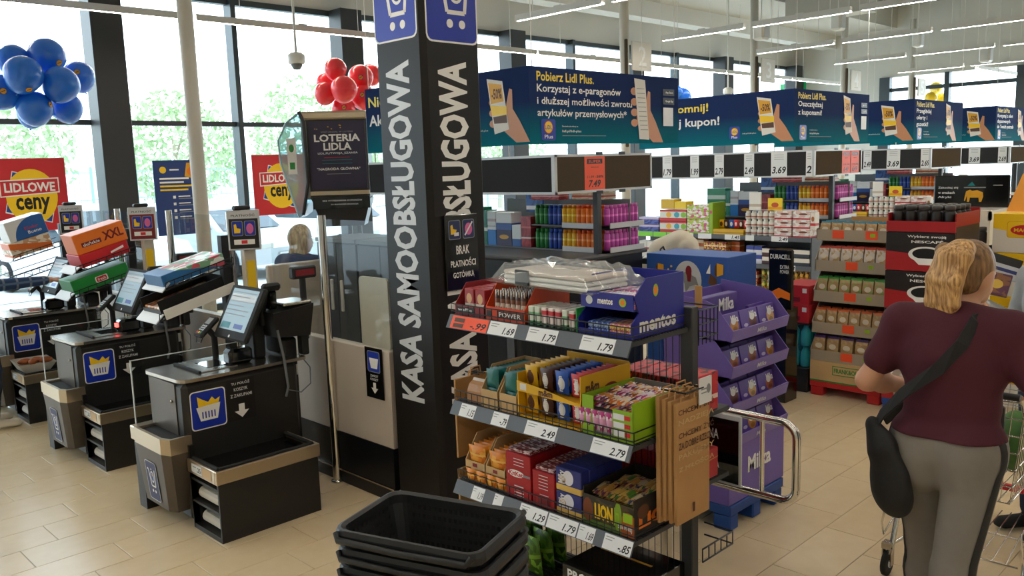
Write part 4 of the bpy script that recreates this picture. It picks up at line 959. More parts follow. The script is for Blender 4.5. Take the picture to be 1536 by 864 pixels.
# yellow carton of button sweets with yellow, brown, blue and red bags
ya, yb = yx(872, 630), yx(777, 605)
W = yb-ya; t = thing('sweets_carton', 'large yellow carton of coloured sweet bags in the middle of the second shelf', 'box', (2.63, ya, Z2)); mat('carton_yellow', S('#e9b416'), .45)
MB().box(0, .34, 0, .005, 0, .235).obj('side_panel', 'carton_yellow', t); MB().box(0, .34, W-.005, W, 0, .20).obj('side_panel', 'carton_yellow', t); MB().box(.335, .34, .005, W-.005, 0, .24).obj('back_panel', 'carton_yellow', t)
MB().box(0, .34, .005, W-.005, .0, .005).box(0.0, .34, .005, W-.005, .115, .12).obj('tier_board', 'carton_yellow', t)
fr_ = MB().prism([(0, .105), (W, .12), (W, .165), (W*.6, .15), (0, .115)], 'x', -.004, 0).obj('front_strip', 'carton_yellow', t); p = Print((-.004, W, .0), **FX); p.rect('card_white', .02, .125, .06, .155); p.text('brown', 'm&m', W*.36, .117, W*.58, .147, .04); p.done(fr_)
p = Print((0, 0, 0), **FY); p.text('brown', 'm&m', .03, .15, .12, .205, .04); p.oval('maroon_print', .20, .15, .05, .026); p.done(t)
cl = {'yellow': pouch_mesh(.075, .105, .026, pack('bag_yellow', S('#edb81b'), [(S('#c98a10'), 0, .06)], [(S('#6a3a1e'), .5, .5, .28, .28)]), 'bag'), 'brown': pouch_mesh(.075, .105, .026, pack('bag_brown', S('#4a2418'), [(S('#2c120c'), 0, .06)], [(S('#e6ddd4'), .5, .5, .22, .26)]), 'bag'),
      'blue': pouch_mesh(.075, .105, .026, pack('bag_blue', S('#1f56b8'), [(S('#123a80'), 0, .06)], [(S('#e6e6ea'), .45, .5, .24, .26)]), 'bag'), 'red': pouch_mesh(.075, .105, .026, pack('bag_red', S('#cf2228'), [(S('#8e1218'), 0, .06)], [(S('#f0dede'), .5, .5, .2, .24)]), 'bag')}
order = ('red', 'red', 'blue', 'brown', 'yellow', 'yellow') if W > .42 else ('red', 'blue', 'brown', 'yellow')
nc = len(order)
for lv in range(2):
    for j, c_ in enumerate(order):
        for i in range(8):
            o = put('sweet_bag', cl[c_], (2.678+i*.034, ya+.05+j*(W-.10)/(nc-1), Z2+.010+lv*.1165), '%s sweet bag standing in the %s tier of the yellow carton' % (c_, ('lower', 'upper')[lv]), 'sweets', '%s sweet bags in the yellow carton' % c_, 0, (0, -.08, 0))
            if i == 0: p = Print((-.0125, .022, 0), **FX); p.text('white' if c_ != 'yellow' else 'brown', 'm&m' if c_ != 'red' else 'Malti', .008, .018, .034, .088, .04, 0, 1); p.done(o, 'lettering')
# lime carton of fruit chews at the right end
ya, yb = 2.005, yx(872, 630)-.006
W = yb-ya
t = thing('chew_carton', 'lime green open carton of wrapped chews at the right end of the second shelf', 'box', (2.632, ya, Z2)); c = .005
mat('lime_card', S('#8fb81c'), .5)
MB().box(0, .36, 0, c, 0, .165).obj('side_panel', 'lime_card', t); MB().box(0, .36, W-c, W, 0, .165).obj('side_panel', 'lime_card', t); MB().box(.36-c, .36, c, W-c, 0, .165).obj('back_panel', 'card_grey', t)
MB().box(0, .36, c, W-c, 0, c).obj('bottom_panel', 'lime_card', t); MB().box(-.002, 0.004, W-.06, W, 0, .165).obj('front_panel', 'lime_card', t); f_ = MB().box(-.002, .004, 0, .10, 0, .13).obj('front_panel', 'lime_card', t)
p = Print((-.002, .10, 0), **FX)
for i in range(3): p.rect('tag_white', .005, .02+i*.035, .06, .045+i*.035); p.rect('red', .062, .024+i*.035, .09, .042+i*.035)
p.done(f_); MB().box(.01, .35, c+.004, W-c-.004, c, .10, 0, .01).obj('filler', 'card_grey', t)
chs = [pouch_mesh(.035, .09, .022, pack('chew_%d' % i, c0, [(c1, .35, .65)], (), 'x', (c1, S('#efe6ea')), 4), 'chew') for i, (c0, c1) in enumerate(((S('#b52f78'), S('#e7a8cc')), (S('#6a3a6a'), S('#d98a3a')), (S('#d9722a'), S('#f0d8b8')), (S('#c84a8c'), S('#f0e0ea'))))]
rnd = random.Random(11)
for i in range(60):
    lay, ii = divmod(i, 30); ci, ri = divmod(ii, 3); x = 2.65+.105*ri+.012*(ci % 2); y = ya+.035+ci*(W-.07)/9; z = Z2+.118+.026*lay+.004*(ri % 2)
    if y > ya+W-.03: continue
    put('wrapped_chew', chs[min(3, int((1-(y-ya)/W)*2+rnd.random()*2))], (x, y, z), 'wrapped fruit chew in the lime green carton', 'sweets', 'wrapped chews in the lime carton', 0, (rnd.uniform(-.12, .12), 1.50+rnd.uniform(-.08, .08), rnd.uniform(-.2, .2)))
for i in range(5): put('wrapped_chew', chs[0], (2.64, ya+.12+i*.036, Z2+.02), 'pink wrapped chew standing at the front of the lime green carton', 'sweets', 'pink chews at the carton front', 0, (0, -.12, 0))

# --- third shelf
for k, (a, b_) in enumerate(((728, 699), (758, 729))):
    ya, yb = yx(a, 715), yx(b_, 705)
    tray_box(2.63, ya+.003, yb, Z3+.075, .15, .035, .32, 'card_light', 'wafer_tray', ('kraft tray of orange bars at the left end of the third shelf', 'kraft tray of orange bars next to the red boxes')[k], lambda q, W, h: (q.rect('maroon_print', W*.38, h*.25, W*.62, h*.75),))
    me = pouch_mesh(yb-ya-.02, .10, .03, pack('orange_bar_%d' % k, S('#e88a1c'), [(S('#b85a10'), 0, .08), (S('#f4c060'), .55, .65)], speck=(S('#d8741a'), S('#efa53a')), sscale=4), 'orange_bar')
    for i in range(9): put('orange_bar', me, (2.655+i*.033, (ya+yb)/2, Z3+.085), 'orange bar standing in a kraft tray on the third shelf', 'candy bar', 'orange bars in kraft trays', 0, (0, -.1, 0))
    me2 = pouch_mesh((yb-ya)*.5, .07, .03, MATS['orange_bar_%d' % k], 'small_bar')
    for i in range(2): put('orange_bar', me2, (2.64, ya+.03+i*(yb-ya)*.5, Z3+.002), 'small orange bar lying below a kraft tray on the third shelf', 'candy bar', 'small orange bars below the trays', 0, (0, -.2, 0))
    tag(MB().box(2.66, 2.95, ya+.003, yb, Z3, Z3+.073, 0, .003).obj('lower_carton', 'card_light'), ('plain kraft carton under the left tray of orange bars', 'plain kraft carton under the right tray of orange bars')[k], 'box')
mat('box_red', S('#b0141f'), .42)
for k, (a, b_) in enumerate(((797, 759), (832, 798))):
    ya, yb = yx(a, 750), yx(b_, 735); W = yb-ya-.004; hh = (.215, .165)[k]
    t = thing('red_box', ('tall red box of wafer bars in the middle of the third shelf', 'lower red box of wafer bars beside the blue biscuit packs')[k], 'box', (2.63, ya, Z3))
    MB().box(0, .34, 0, W, 0, hh, 0, .003).obj('carton', 'box_red', t)
    p = Print((0, W, 0), **FX)
    if k == 0:
        p.oval('white', W*.42, hh*.55, W*.33, hh*.08); p.text('red', 'KitKat', W*.14, hh*.50, W*.70, hh*.60, .03); p.rect('grey_print', W*.70, hh*.52, W*.98, hh*.57)
        for i in range(4): p.rect('tag_white', W*.35, hh*(.06+.07*i), W*.72, hh*(.085+.07*i))
    else:
        for i in range(5): p.rect('tag_white', W*.3, hh*(.88-.09*i), W*.72, hh*(.90-.09*i))
        p.rect('maroon_print', W*.25, hh*.08, W*.8, hh*.3)
    for i in range(3): p.rect('tag_white', W*.35, hh*(.74+.07*i) if k == 0 else hh*.35, W*.75, hh*(.755+.07*i) if k == 0 else hh*.37)
    p.done(t)
    me = box_mesh(.05, W*.86, .018, [pack('kit_bar', S('#7a1018'), (), (), 'z', (S('#e2c8c8'),), 7)], 'bar')
    for i in range(6): put('wafer_bar', me, (2.64+i*.054, ya+W/2, Z3+hh+.001), 'red and white wafer bar lying on top of a red box', 'candy bar', 'wafer bars on top of the red boxes', 0, (0, 0, random.uniform(-.05, .05)))
ya, yb = yx(874, 790), yx(833, 770)
bs = pack('biscuit_blue', S('#27307e'), [(S('#e0b85a'), 0, .28)], [(S('#e9e6ee'), .5, .62, .2, .32), (S('#b98446'), .75, .5, .14, .2)], 'x')
me = box_mesh(.055, yb-ya-.012, .105, [bs], 'biscuit')
for lv in range(2):
    for i in range(5):
        o = put('biscuit_pack', me, (2.632+i*.058, (ya+yb)/2, Z3+lv*.107), 'blue and yellow biscuit pack in the %s layer beside the red boxes' % ('lower', 'upper')[lv], 'biscuits', 'blue biscuit packs, %s layer' % ('lower', 'upper')[lv])
        if i == 0:
            W = yb-ya-.012; p = Print((0, W/2, 0), **FX); p.text('white', 'Milky', W*.1, .035, W*.45, .095, .03, 0, 1); p.done(o, 'lettering')
# dark carton of crunchy bars
ya, yb = 2.005, yx(874, 790)-.004
W = yb-ya
t = thing('bar_carton', 'dark open carton of multi-coloured crunchy bars at the right end of the third shelf', 'box', (2.634, ya, Z3)); mat('carton_dark', S('#26231f'), .5)
for args in ((0, .36, 0, .005, 0, .16), (0, .36, W-.005, W, 0, .16), (.355, .36, .005, W-.005, 0, .165), (0, .36, .005, W-.005, 0, .005)): MB().box(*args).obj('panel', 'carton_dark', t)
f_ = MB().box(-.003, .002, .0, W, 0, .13).obj('front_panel', pack('carton_front', S('#2c261e'), [(S('#5a7a1e'), .0, .18)], [(S('#b4571c'), .1, .3, .16, .5), (S('#7a3a16'), .9, .5, .1, .4), (S('#86a82c'), .30, .55, .07, .5)], 'x', (S('#4a3a20'),), 7), t)
p = Print((-.003, W, 0), **FX); p.text('yellow', 'LION', W*.24, .035, W*.60, .105, .05); p.text('lime', 'Jm', W*.62, .03, W*.72, .11, .02); p.text('white', '50% MNIEJ', W*.70, .02, W*.97, .05, .02); p.rect('lime', W*.80, .06, W*.98, .10); p.done(f_)
p = Print((0, 0, 0), **FY); p.text('orange', 'LION', .03, .03, .30, .09, .05); p.oval('brown', .06, .10, .04, .03); p.done(t)
MB().box(.01, .35, .01, W-.01, .006, .09, 0, .008).obj('filler', 'carton_dark', t)
brs = [pouch_mesh(.032, .12, .022, pack('crunch_%d' % i, c0, [(c1, .3, .7)], (), 'x', (c1, S('#caa060')), 5), 'bar') for i, (c0, c1) in enumerate(((S('#2f6a2a'), S('#c8a24a')), (S('#6a2a4a'), S('#b8863a')), (S('#28305a'), S('#c0b090')), (S('#8a5a20'), S('#4a7a2a'))))]
for i in range(48):
    lay, ii = divmod(i, 24); ci, ri = divmod(ii, 2); x = 2.70+.145*ri+.015*(ci % 2); y = ya+.04+ci*(W-.08)/11
    put('crunchy_bar', brs[rnd.randrange(4)], (x-.05, y, Z3+.106+.028*lay), 'green and brown crunchy bar lying in the dark open carton', 'candy bar', 'crunchy bars in the dark carton', 0, (rnd.uniform(-.12, .12), 1.52+rnd.uniform(-.08, .08), rnd.uniform(-.2, .2)))
# carton below it, seen at the corner
# --- bottom shelf
gb = pouch_mesh(.13, .20, .065, pack('green_bag', S('#4d7a1e'), [(S('#2e5210'), 0, .1), (S('#7fae35'), .5, .6)], [(S('#8a5a2a'), .6, .35, .18, .15)], 'x', (S('#86b83a'), S('#3a5f18')), 6), 'green_bag', 8)
for i, y in enumerate((2.95, 2.80, 2.66)):
    for j in range(3): put('green_bag', gb, (2.715+j*.085, y, Z4+.003), 'bright green snack bag standing on the bottom shelf behind the baskets', 'bag', 'green snack bags on the bottom shelf', 0, (0, -.12, rnd.uniform(-.1, .1)))
ya, yb = 2.005, yx(842, 840)
W = min(yb-ya, .52); t = thing('protein_box', 'black box with white and green lettering on the bottom shelf', 'box', (2.634, ya, Z4)); MB().box(0, .36, 0, W, 0, .17, 0, .003).obj('carton', 'gloss_black', t)
p = Print((0, W, 0), **FX); p.text('white', 'PROTEIN 33%', W*.08, .11, W*.95, .155, .035); p.text('lime', 'NUTRITION', W*.35, .07, W*.85, .095, .02); p.rect('gold', W*.6, .01, W*.98, .045); p.rect('lime', W*.05, .02, W*.5, .03); p.done(t)
q_ = Print((0, W, .17), (0, -1, 0), (1, 0, 0)); q_.rect('gold', W*.1, .22, W*.8, .235); q_.done(t)
# red packs on the rear side of the rack, seen between the shelves
for i in range(4): tag(MB().box(3.07, 3.32, 2.04+i*.1, 2.135+i*.1, .923, 1.10, 0, .003).obj('red_pack', pack('rear_red', S('#c22026'), [(S('#e8c9bf'), .3, .42)], speck=(S('#3a1010'),), sscale=4)), 'red pack on the rear side of the candy rack', 'pack', 'red packs behind the candy rack')
for i in range(4): tag(MB().box(3.07, 3.32, 2.04+i*.1, 2.135+i*.1, .603, .74, 0, .003).obj('red_pack', 'box_red'), 'plain red pack low on the rear side of the candy rack', 'pack', 'low red packs behind the candy rack')

# ------------------------------------------------------------------ kraft shopping bags hanging at both ends
def kraft(parent, x0, x1, y, z0, z1, bend=.0, pr=None):
    mb = MB(); 
    mb.box(x0, x1, y, y+.012, z0, z1); mb.box(x0+.004, x1-.006, y+.012, y+.02, z0+.01, z1-.004)
    for s_ in (.3, .7): mb.tube([(x0+(x1-x0)*s_-.04, y+.006, z1-.03), (x0+(x1-x0)*s_-.03, y+.006, z1+.03), (x0+(x1-x0)*s_+.03, y+.006, z1+.03), (x0+(x1-x0)*s_+.04, y+.006, z1-.03)], .004, 6)
    o = mb.obj('kraft_bag', 'card', None); return o
Xa, Xb = 2.762, 3.0
for i in range(4):
    o = kraft(None, Xa-.006*i, Xb-.008*i, 1.885+i*.024, .58+.006*(i % 3), 1.09+.008*i); tag(o, 'brown paper carrier bag in the pack hanging at the right end of the candy rack' if i else 'front brown paper carrier bag with printed words, right end of the candy rack', 'bag', 'paper carriers at the right end of the rack' if i else None)
    if i == 0:
        p = Print((Xa-.02, 1.885, .55), **FY)
        for k, (s_, m_) in enumerate((('CHCEMY BYĆ', 'brown'), ('NADZIEJĄ', 'card_light'), ('CHCEMY ŻYĆ', 'brown'), ('ZA DOBRE RZECZY', 'brown'), ('PAKUJEMY', 'card_light'), ('Z MIŁOŚCIĄ', 'card_light'))): p.text(m_, s_, .03, .49-k*.048, .29, .52-k*.048, .015)
        p.line('kraft', [(0, .235), (.32, .25)], .004); p.rect('brown', .13, .06, .145, .10); p.done(o, 'lettering')
mat_hang = MB().tube([(2.80, 1.87, 1.13), (2.80, 1.985, 1.13)], .004, 6).tube([(2.93, 1.87, 1.13), (2.93, 1.985, 1.13)], .004, 6).tube([(2.80, 1.87, 1.13), (2.93, 1.87, 1.13)], .004, 6)
hh_ = thing('bag_holder', 'thin wire bag holder with a white price card at the right end of the rack', 'holder', (0, 0, 0)); mat_hang.obj('wire_frame', 'wire', hh_); pc = MB().box(2.90, 2.99, 1.868, 1.873, 1.06, 1.17).obj('price_card', 'tag_white', hh_); p = Print((2.90, 1.868, 1.06), **FY); p.oval('grey_print', .065, .06, .015, .02); p.rect('grey_print', .01, .06, .05, .066); p.rect('grey_print', .01, .045, .05, .05); p.done(pc)
lw = MB()
for zz in (.30, .36): lw.tube([(3.05, 1.95, zz), (3.3, 1.95, zz), (3.3, 2.1, zz)], .004, 6)
for i in range(6): lw.tube([(3.05+.05*i, 1.95, .30), (3.05+.05*i, 1.95, .36)], .003, 6)
lw.obj('low_wire_basket', 'wire', rack)
for i, (z0, z1) in enumerate(((.62, 1.02), (.62, 1.0), (.26, .56), (.25, .55))):
    o = MB().box(2.66+.02*(i % 2), 2.95, 3.11+.016*(i % 2), 3.122+.016*(i % 2), z0, z1).tube([(2.76, 3.116+.016*(i % 2), z1-.02), (2.77, 3.116+.016*(i % 2), z1+.04), (2.83, 3.116+.016*(i % 2), z1+.04), (2.84, 3.116+.016*(i % 2), z1-.02)], .004, 6).obj('kraft_bag', 'card')
    tag(o, ('large brown paper bag hanging between the pillar and the candy rack, upper row', 'large brown paper bag hanging between the pillar and the candy rack, upper row', 'small brown paper bag hanging between the pillar and the candy rack, lower row', 'small brown paper bag hanging between the pillar and the candy rack, lower row')[i], 'bag', ('upper paper bags by the pillar', 'lower paper bags by the pillar')[i//2])
lh = MB()
for zz in (1.03, .57): lh.tube([(2.78, 3.07, zz), (2.78, 3.17, zz)], .004, 6); lh.tube([(2.82, 3.07, zz), (2.82, 3.17, zz)], .004, 6)
lh.obj('bag_hook', 'wire', rack)

# ------------------------------------------------------------------ stack of shopping baskets
mat('basket_plastic', S('#1c1d1f'), .42, bump=.04, bscale=120)
def basket_mesh():
    mb = MB()
    def loop(hx, hy, r_, z, n=5):
        pts = []
        for cx, cy, a0 in ((hx-r_, -hy+r_, -90), (hx-r_, hy-r_, 0), (-hx+r_, hy-r_, 90), (-hx+r_, -hy+r_, 180)):
            for k in range(n): a = math.radians(a0+90*k/(n-1)); pts.append((cx+r_*math.cos(a), cy+r_*math.sin(a), z))
        return pts
    L = [loop(.27, .185, .05, .26), loop(.275, .19, .05, .245), loop(.275, .19, .05, .225), loop(.262, .177, .045, .222), loop(.20, .125, .03, .0), loop(.193, .118, .03, .006), loop(.248, .163, .045, .225), loop(.25, .165, .045, .255), loop(.262, .177, .048, .262)]
    n = len(L[0]); V = [p_ for l in L for p_ in l]; fs = []
    seq = [8, 0, 1, 2, 3, 4]
    for a, b_ in zip(seq[:-1], seq[1:]):
        for i in range(n): fs.append((a*n+i, a*n+(i+1) % n, b_*n+(i+1) % n, b_*n+i)[::-1])
    for a, b_ in ((5, 6), (6, 7), (7, 8)):
        for i in range(n): fs.append((a*n+i, a*n+(i+1) % n, b_*n+(i+1) % n, b_*n+i)[::-1])
    fs.append(tuple(4*n+i for i in range(n))[::-1]); fs.append(tuple(5*n+i for i in range(n)))
    mb.add(V, fs); return mb
def holes():
    out = []
    for s_ in (1, -1):
        mb = MB()
        for i in range(17):
            for j in range(5):
                t_ = .10+.12*j/4; f = t_/.225; hy = .118+(.163-.118)*f; x = -.17+.34*i/16
                mb.quad([(x-.006, s_*(hy-.002), t_-.008), (x+.006, s_*(hy-.002), t_-.008), (x+.006, s_*(hy-.002+.0016*s_*0), t_+.008), (x-.006, s_*(hy-.002), t_+.008)])
        out.append(mb); mb = MB()
        for i in range(9):
            for j in range(5):
                t_ = .10+.12*j/4; f = t_/.225; hx = .193+(.248-.193)*f; y = -.10+.20*i/8
                mb.quad([(s_*(hx-.002), y-.006, t_-.008), (s_*(hx-.002), y+.006, t_-.008), (s_*(hx-.002), y+.006, t_+.008), (s_*(hx-.002), y-.006, t_+.008)])
        out.append(mb)
    return out
bm = basket_mesh().mesh('basket', [MATS['basket_plastic']]); mat('hole_black', (.002, .002, .002), .9); hms = [h_.mesh('perforation', [MATS['hole_black']]) for h_ in holes()]
hnd = MB()
for s_ in (1, -1): hnd.tube([(-.25, s_*.186, .25), (-.235, s_*.2, .232), (0, s_*.203, .228), (.235, s_*.2, .232), (.25, s_*.186, .25)], .011, 8)
hnm = hnd.mesh('handle', [MATS['basket_plastic']])
def stack_pos(z): return onz(645, 772, z)
nb = 11; top = .90; pitch = .062
q = stack_pos(top); ang = math.atan2(-(2.194-1.931)*0-(2.377-3.065), -(1.931-2.194))
P0, P1 = onz(512, 795, top+.0), onz(738, 838, top+.0); ang = math.atan2(P1[1]-P0[1], P1[0]-P0[0])
cx_, cy_ = [(onz(512, 795, top)[i]+onz(775, 760, top)[i]+onz(738, 838, top)[i]+onz(575, 735, top)[i])/4 for i in (0, 1)]
for k in range(nb):
    z = top-.26-k*pitch
    if z < 0: break
    lab = ('topmost black shopping basket of the stack in front of the rack', 'black shopping basket second from the top of the stack', 'black shopping basket third from the top of the stack', 'black shopping basket fourth from the top of the stack', 'black shopping basket fifth from the top of the stack', 'black shopping basket low in the stack')[min(k, 5)]
    t = thing('shopping_basket', lab, 'basket', (cx_+.004*(k % 2), cy_-.004*(k % 3), z), ang+.01*math.sin(k*2.1), 'stacked shopping baskets')
    link('shell', bm, t); link('handle', hnm, t)
    if k == 0:
        for hm in hms: link('perforation', hm, t)
bz = top-.26-(k-1)*pitch if z < 0 else z
t = thing('basket_trolley', 'low black wheeled base under the basket stack', 'trolley', (cx_, cy_, 0), ang)
if bz > .01:
    MB().box(-.19, .19, -.115, .115, max(bz-.02, .004), bz-.001).obj('plate', 'rubber', t)
    for sx in (-.15, .15):
        for sy in (-.09, .09): MB().lathe([(.02, 0), (.02, max(bz-.02, .004))], 10, (sx, sy, 0)).obj('wheel', 'rubber', t)

# ------------------------------------------------------------------ chrome gate behind the rack
t = thing('swing_gate', 'chrome tube gate with a black lettered plate behind the candy rack', 'gate', (3.49, 2.25, 0))
def arc(c, r_, a0, a1, n=5): return [(c[0], c[1]+r_*math.cos(math.radians(a0+(a1-a0)*k/n)), c[2]+r_*math.sin(math.radians(a0+(a1-a0)*k/n))) for k in range(n+1)]
g_ = [(0, .20, .86), (0, -.44, .86)]+arc((0, -.44, .79), .07, 90, 180)+arc((0, -.44, .56), .07, 180, 270)+[(0, .20, .49)]
MB().tube(g_, .019, 12).obj('tube_loop', 'chrome', t); MB().tube([(0, -.34, .86), (0, -.34, .49)], .011, 8).obj('cross_bar', 'chrome', t); MB().tube([(0, .20, 0), (0, .20, 1.0)], .03, 12).obj('hinge_post', 'chrome', t)
fr_ = MB().box(-.022, -.012, -.245, .18, .50, .85, 0, .004).obj('plate_frame', 'silver_print', t); pn = MB().box(-.026, -.022, -.23, .17, .515, .825).obj('plate', 'gloss_black', t)
p = Print((-.026, .17, .515), **FX)
for i, s_ in enumerate(('WYDZIELONA', 'STREFA', 'KASOWA')): p.text('tag_white', s_, (.04, .08, .10)[i], .205-i*.072, (.295, .225, .30)[i], .255-i*.072, .02)
p.done(pn)

# ------------------------------------------------------------------ pallets
def pallet(t, lx, ly, h, m_):
    MB().box(0, lx, 0, ly, h*.62, h, 0, .004).obj('pallet_deck', m_, t)
    for x in (0, lx*.5-.05, lx-.1):
        for y in (0, ly-.12): MB().box(x+.005, x+.095, y+.005, y+.115, 0, h*.62, 0, .008).obj('pallet_foot', m_, t)
mat('pallet_blue', S('#15458f'), .55); mat('pallet_red', S('#c01f22'), .55); mat('milk_purple', S('#6f5aa8'), .5); mat('milk_purple_dark', S('#56408f'), .5)
# purple chocolate stand: front looks to -y
t = thing('chocolate_stand', 'tall purple four-tier chocolate display stand on a blue pallet', 'display', (3.97, 2.36, 0)); pallet(t, .60, .42, .15, 'pallet_blue')
LX, LY = .62, .44
MB().box(0, LX, .01, LY, .15, .48, 0, .004).obj('base_box', 'milk_purple', t)
p = Print((0, .01, .15), **FY); p.text('white', 'Milka', .20, .14, .46, .235, .03); p.done(t, 'lettering')
p = Print((0, .30, .15), **FX); p.rect('green', .0, .14, .25, .30); p.rect('silver_print', .0, .22, .25, .32); p.rect('lime', .0, .14, .25, .19); p.rect('white', .06, .18, .11, .32); p.done(t, 'picture_panel')
tz = (.48, .67, .875, 1.075)
choc = [box_mesh(.025, .188, .125, [pack('choc_%d' % i, S('#5a3f97'), (), [(c_, .32, .42, .22, .32), (S('#f2efe8'), .34, .62, .13, .16), (tuple(v_*.6 for v_ in c_), .30, .28, .12, .1), (S('#cfc6e0'), .74, .3, .12, .08)])], 'choc') for i, c_ in enumerate((S('#8a4a26'), S('#c8862c'), S('#6a2f22'), S('#d9b070'), S('#a85a2c')))]
for k, z in enumerate(tz):
    hh = .215
    tr_ = MB(); tr_.box(0, LX, .01, LY, z, z+.006)
    sd = [(LY, z), (.0, z), (-.01, z+.065), (.10, z+hh-.02), (.16, z+hh), (LY, z+hh+(.0 if k < 3 else .03))]
    for x in (0, LX-.006): tr_.prism([(a, b_) for a, b_ in sd], 'x', x, x+.006)
    tr_.box(0, LX, LY-.006, LY, z, z+hh); ti = tr_.obj('tier', 'milk_purple', t)
    MB().add([(0, 0, z), (LX, 0, z), (LX, -.015, z+.065), (0, -.015, z+.065), (0, .008, z), (LX, .008, z), (LX, -.005, z+.065), (0, -.005, z+.065)], [(0, 1, 2, 3), (7, 6, 5, 4), (3, 2, 6, 7)]).obj('front_lip', mat('lip_purple', S('#7a68b0'), .5), ti)
    p = Print((0, -.004, z), (1, 0, 0), (0, -.22, .975)); p.text('silver_print', 'Milka', .26, .018, .36, .045, .02); p.done(ti, 'lettering')
    if k == 3:
        MB().box(.02, .40, .20, .26, z+.02, z+.215, 0, .004).obj('header_box', 'milk_purple_dark', ti); p = Print((.02, .20, z+.02), **FY); p.text('white', 'Milka', .18, .10, .34, .175, .03); p.done(ti, 'lettering')
    for j in range(3):
        for r_ in range(2):
            if k == 3 and r_ == 1 and j < 2: continue
            o = put('chocolate_box', choc[(k*2+j+r_) % 5], (3.97+.112+j*.198, 2.36+.055+r_*.055, z+.014), 'purple chocolate box with biscuit picture in the %s tier of the purple stand' % ('lowest', 'second lowest', 'third', 'top')[k], 'chocolate', 'purple chocolate boxes, %s tier' % ('lowest', 'second', 'third', 'top')[k], math.pi/2, None)
            o.rotation_euler = (-.28, 0, math.pi/2)
            o.rotation_euler = Euler((0, .22, math.pi/2), 'XYZ')
            if r_ == 0: p = Print((0, .094, 0), **FX); p.text('white', 'Milka', .10, .07, .175, .11, .03, 0); p.done(o, 'lettering')
MB().box(-.012, .0, .18, .22, 1.25, 1.37).obj('card_tab', 'card', t); MB().tube([(-.004, .16, .88), (-.004, .27, .88)], .016, 8).obj('grip_hole', 'black', t)

# ------------------------------------------------------------------ snack stand on a red pallet: front looks to -x
X0 = 6.9; YA, YB = 2.72, 3.33
t = thing('snack_stand', 'cardboard five-tier stand of bagged snacks on a red pallet', 'display', (X0, YA, 0)); W = YB-YA; pallet(t, .8, W, .13, 'pallet_red')
MB().box(0, .78, 0, W, .13, .31, 0, .003).obj('base_box', 'card_light', t)
p = Print((0, W, .13), **FX); p.rect('green', 0, 0, W, .012); p.rect('green', .20, .07, .44, .15); p.rect('card_light', .206, .076, .434, .144); p.text('green', 'FRANK&OLI', .215, .09, .425, .13, .03); p.done(t, 'logo_print')
tz = (.33, .57, .84, 1.10, 1.36)
cc = ((S('#5a3a7a'), 'violet'), (S('#d9622a'), 'orange'), (S('#3f9a3a'), 'green'), (S('#c8402c'), 'red'), (S('#2f7f9a'), 'blue'))
mat('snack_card', S('#a89a86'), .75)
for k, z in enumerate(tz):
    xo = .0+.02*k
    tr_ = MB().box(xo, .78, 0, W, z-.02, z); tr_.box(xo, xo+.006, 0, W, z, z+.075)
    for y in (0, W-.006): tr_.prism([(xo, z), (.78, z), (.78, z+.24 if k < 4 else z+.10), (xo+.14, z+.24 if k < 4 else z+.10), (xo, z+.08)], 'y', y, y+.006)
    ti = tr_.obj('tier', 'snack_card', t)
    p = Print((xo, W, z), **FX); 
    for u in ((.14, .42) if k == 4 else (.27,)): p.rect('tag_orange', u, .0, u+.10, .07); p.done(ti, 'price_card')
    p.rect('lime', .46, .02, .50, .05); p.done(ti, 'green_mark')
    n_ = (5, 6, 6, 6, 6)[k]
    base_c = S('#b08f62') if k != 3 else S('#cfc4b8')
    bm_ = pack('snackbag_%d' % k, base_c, [(cc[k][0] if k in (2,) else S('#8c6a40'), .15, .30)], [(S('#d9cdb8'), .5, .55, .3, .12), (S('#c09050'), .5, .3, .25, .12)], 'x', (S('#9aa860') if k == 2 else S('#bf9f70'),), 6)
    me = gusset_mesh(.086 if n_ > 5 else .10, .19 if k < 4 else .14, .06, [bm_, mat('top_'+cc[k][1], cc[k][0], .4)], 'snack_bag')
    n = (5, 6, 6, 6, 6)[k]
    for j in range(n):
        for r_ in range(2):
            o = put('snack_bag', me, (X0+xo+.06+r_*.085, YA+.06+j*(W-.12)/(n-1), z+.002), 'kraft snack bag with %s top in the %s tier of the cardboard stand' % (cc[k][1], ('lowest', 'second', 'middle', 'fourth', 'top')[k]), 'snack', 'snack bags with %s tops' % cc[k][1], random.uniform(-.06, .06))
MB().box(.20, .78, -.006, .0, .13, 1.48).obj('side_board', 'card', t); MB().box(.77, .78, 0, W, .31, 1.5).obj('back_board', 'card', t)
# ------------------------------------------------------------------ red and black coffee stand
t = thing('coffee_stand', 'red and black coffee display stand with white cup pictures', 'display', (6.72, 2.14, 0)); W = .50
mat('coffee_red', S('#a8161c'), .45); mat('coffee_black', S('#1c1413'), .4); pallet(t, .55, W, .13, 'pallet_blue')
MB().box(.02, .55, 0, W, .13, 1.50, 0, .004).obj('body', 'coffee_black', t)
for k in range(3):
    z = .56+k*.30
    fr_ = MB().box(0, .02, 0, W, z, z+.295, 0, .002).obj('picture_panel', 'coffee_black', t); p = Print((0, W, z), **FX); p.poly('coffee_red', [(0, 0), (W, 0), (W, .11), (0, .15)])
    p.text('white', 'Wybierz swoją', .16, .25, .44, .275, .02); p.text('white', 'NESCAFÉ', .19, .215, .42, .24, .03)
    p.oval('white', .30, .13, .13, .06, 24); p.oval('black', .30, .135, .10, .042, 24); p.line('coffee_red', [(.42, .16), (.47, .14), (.45, .09), (.42, .08)], .02); p.poly('white', [(.20, .10), (.40, .10), (.36, .05), (.25, .05)]); p.done(fr_)
MB().box(.0, .02, 0, W, .13, .56).obj('lower_panel', 'coffee_red', t)
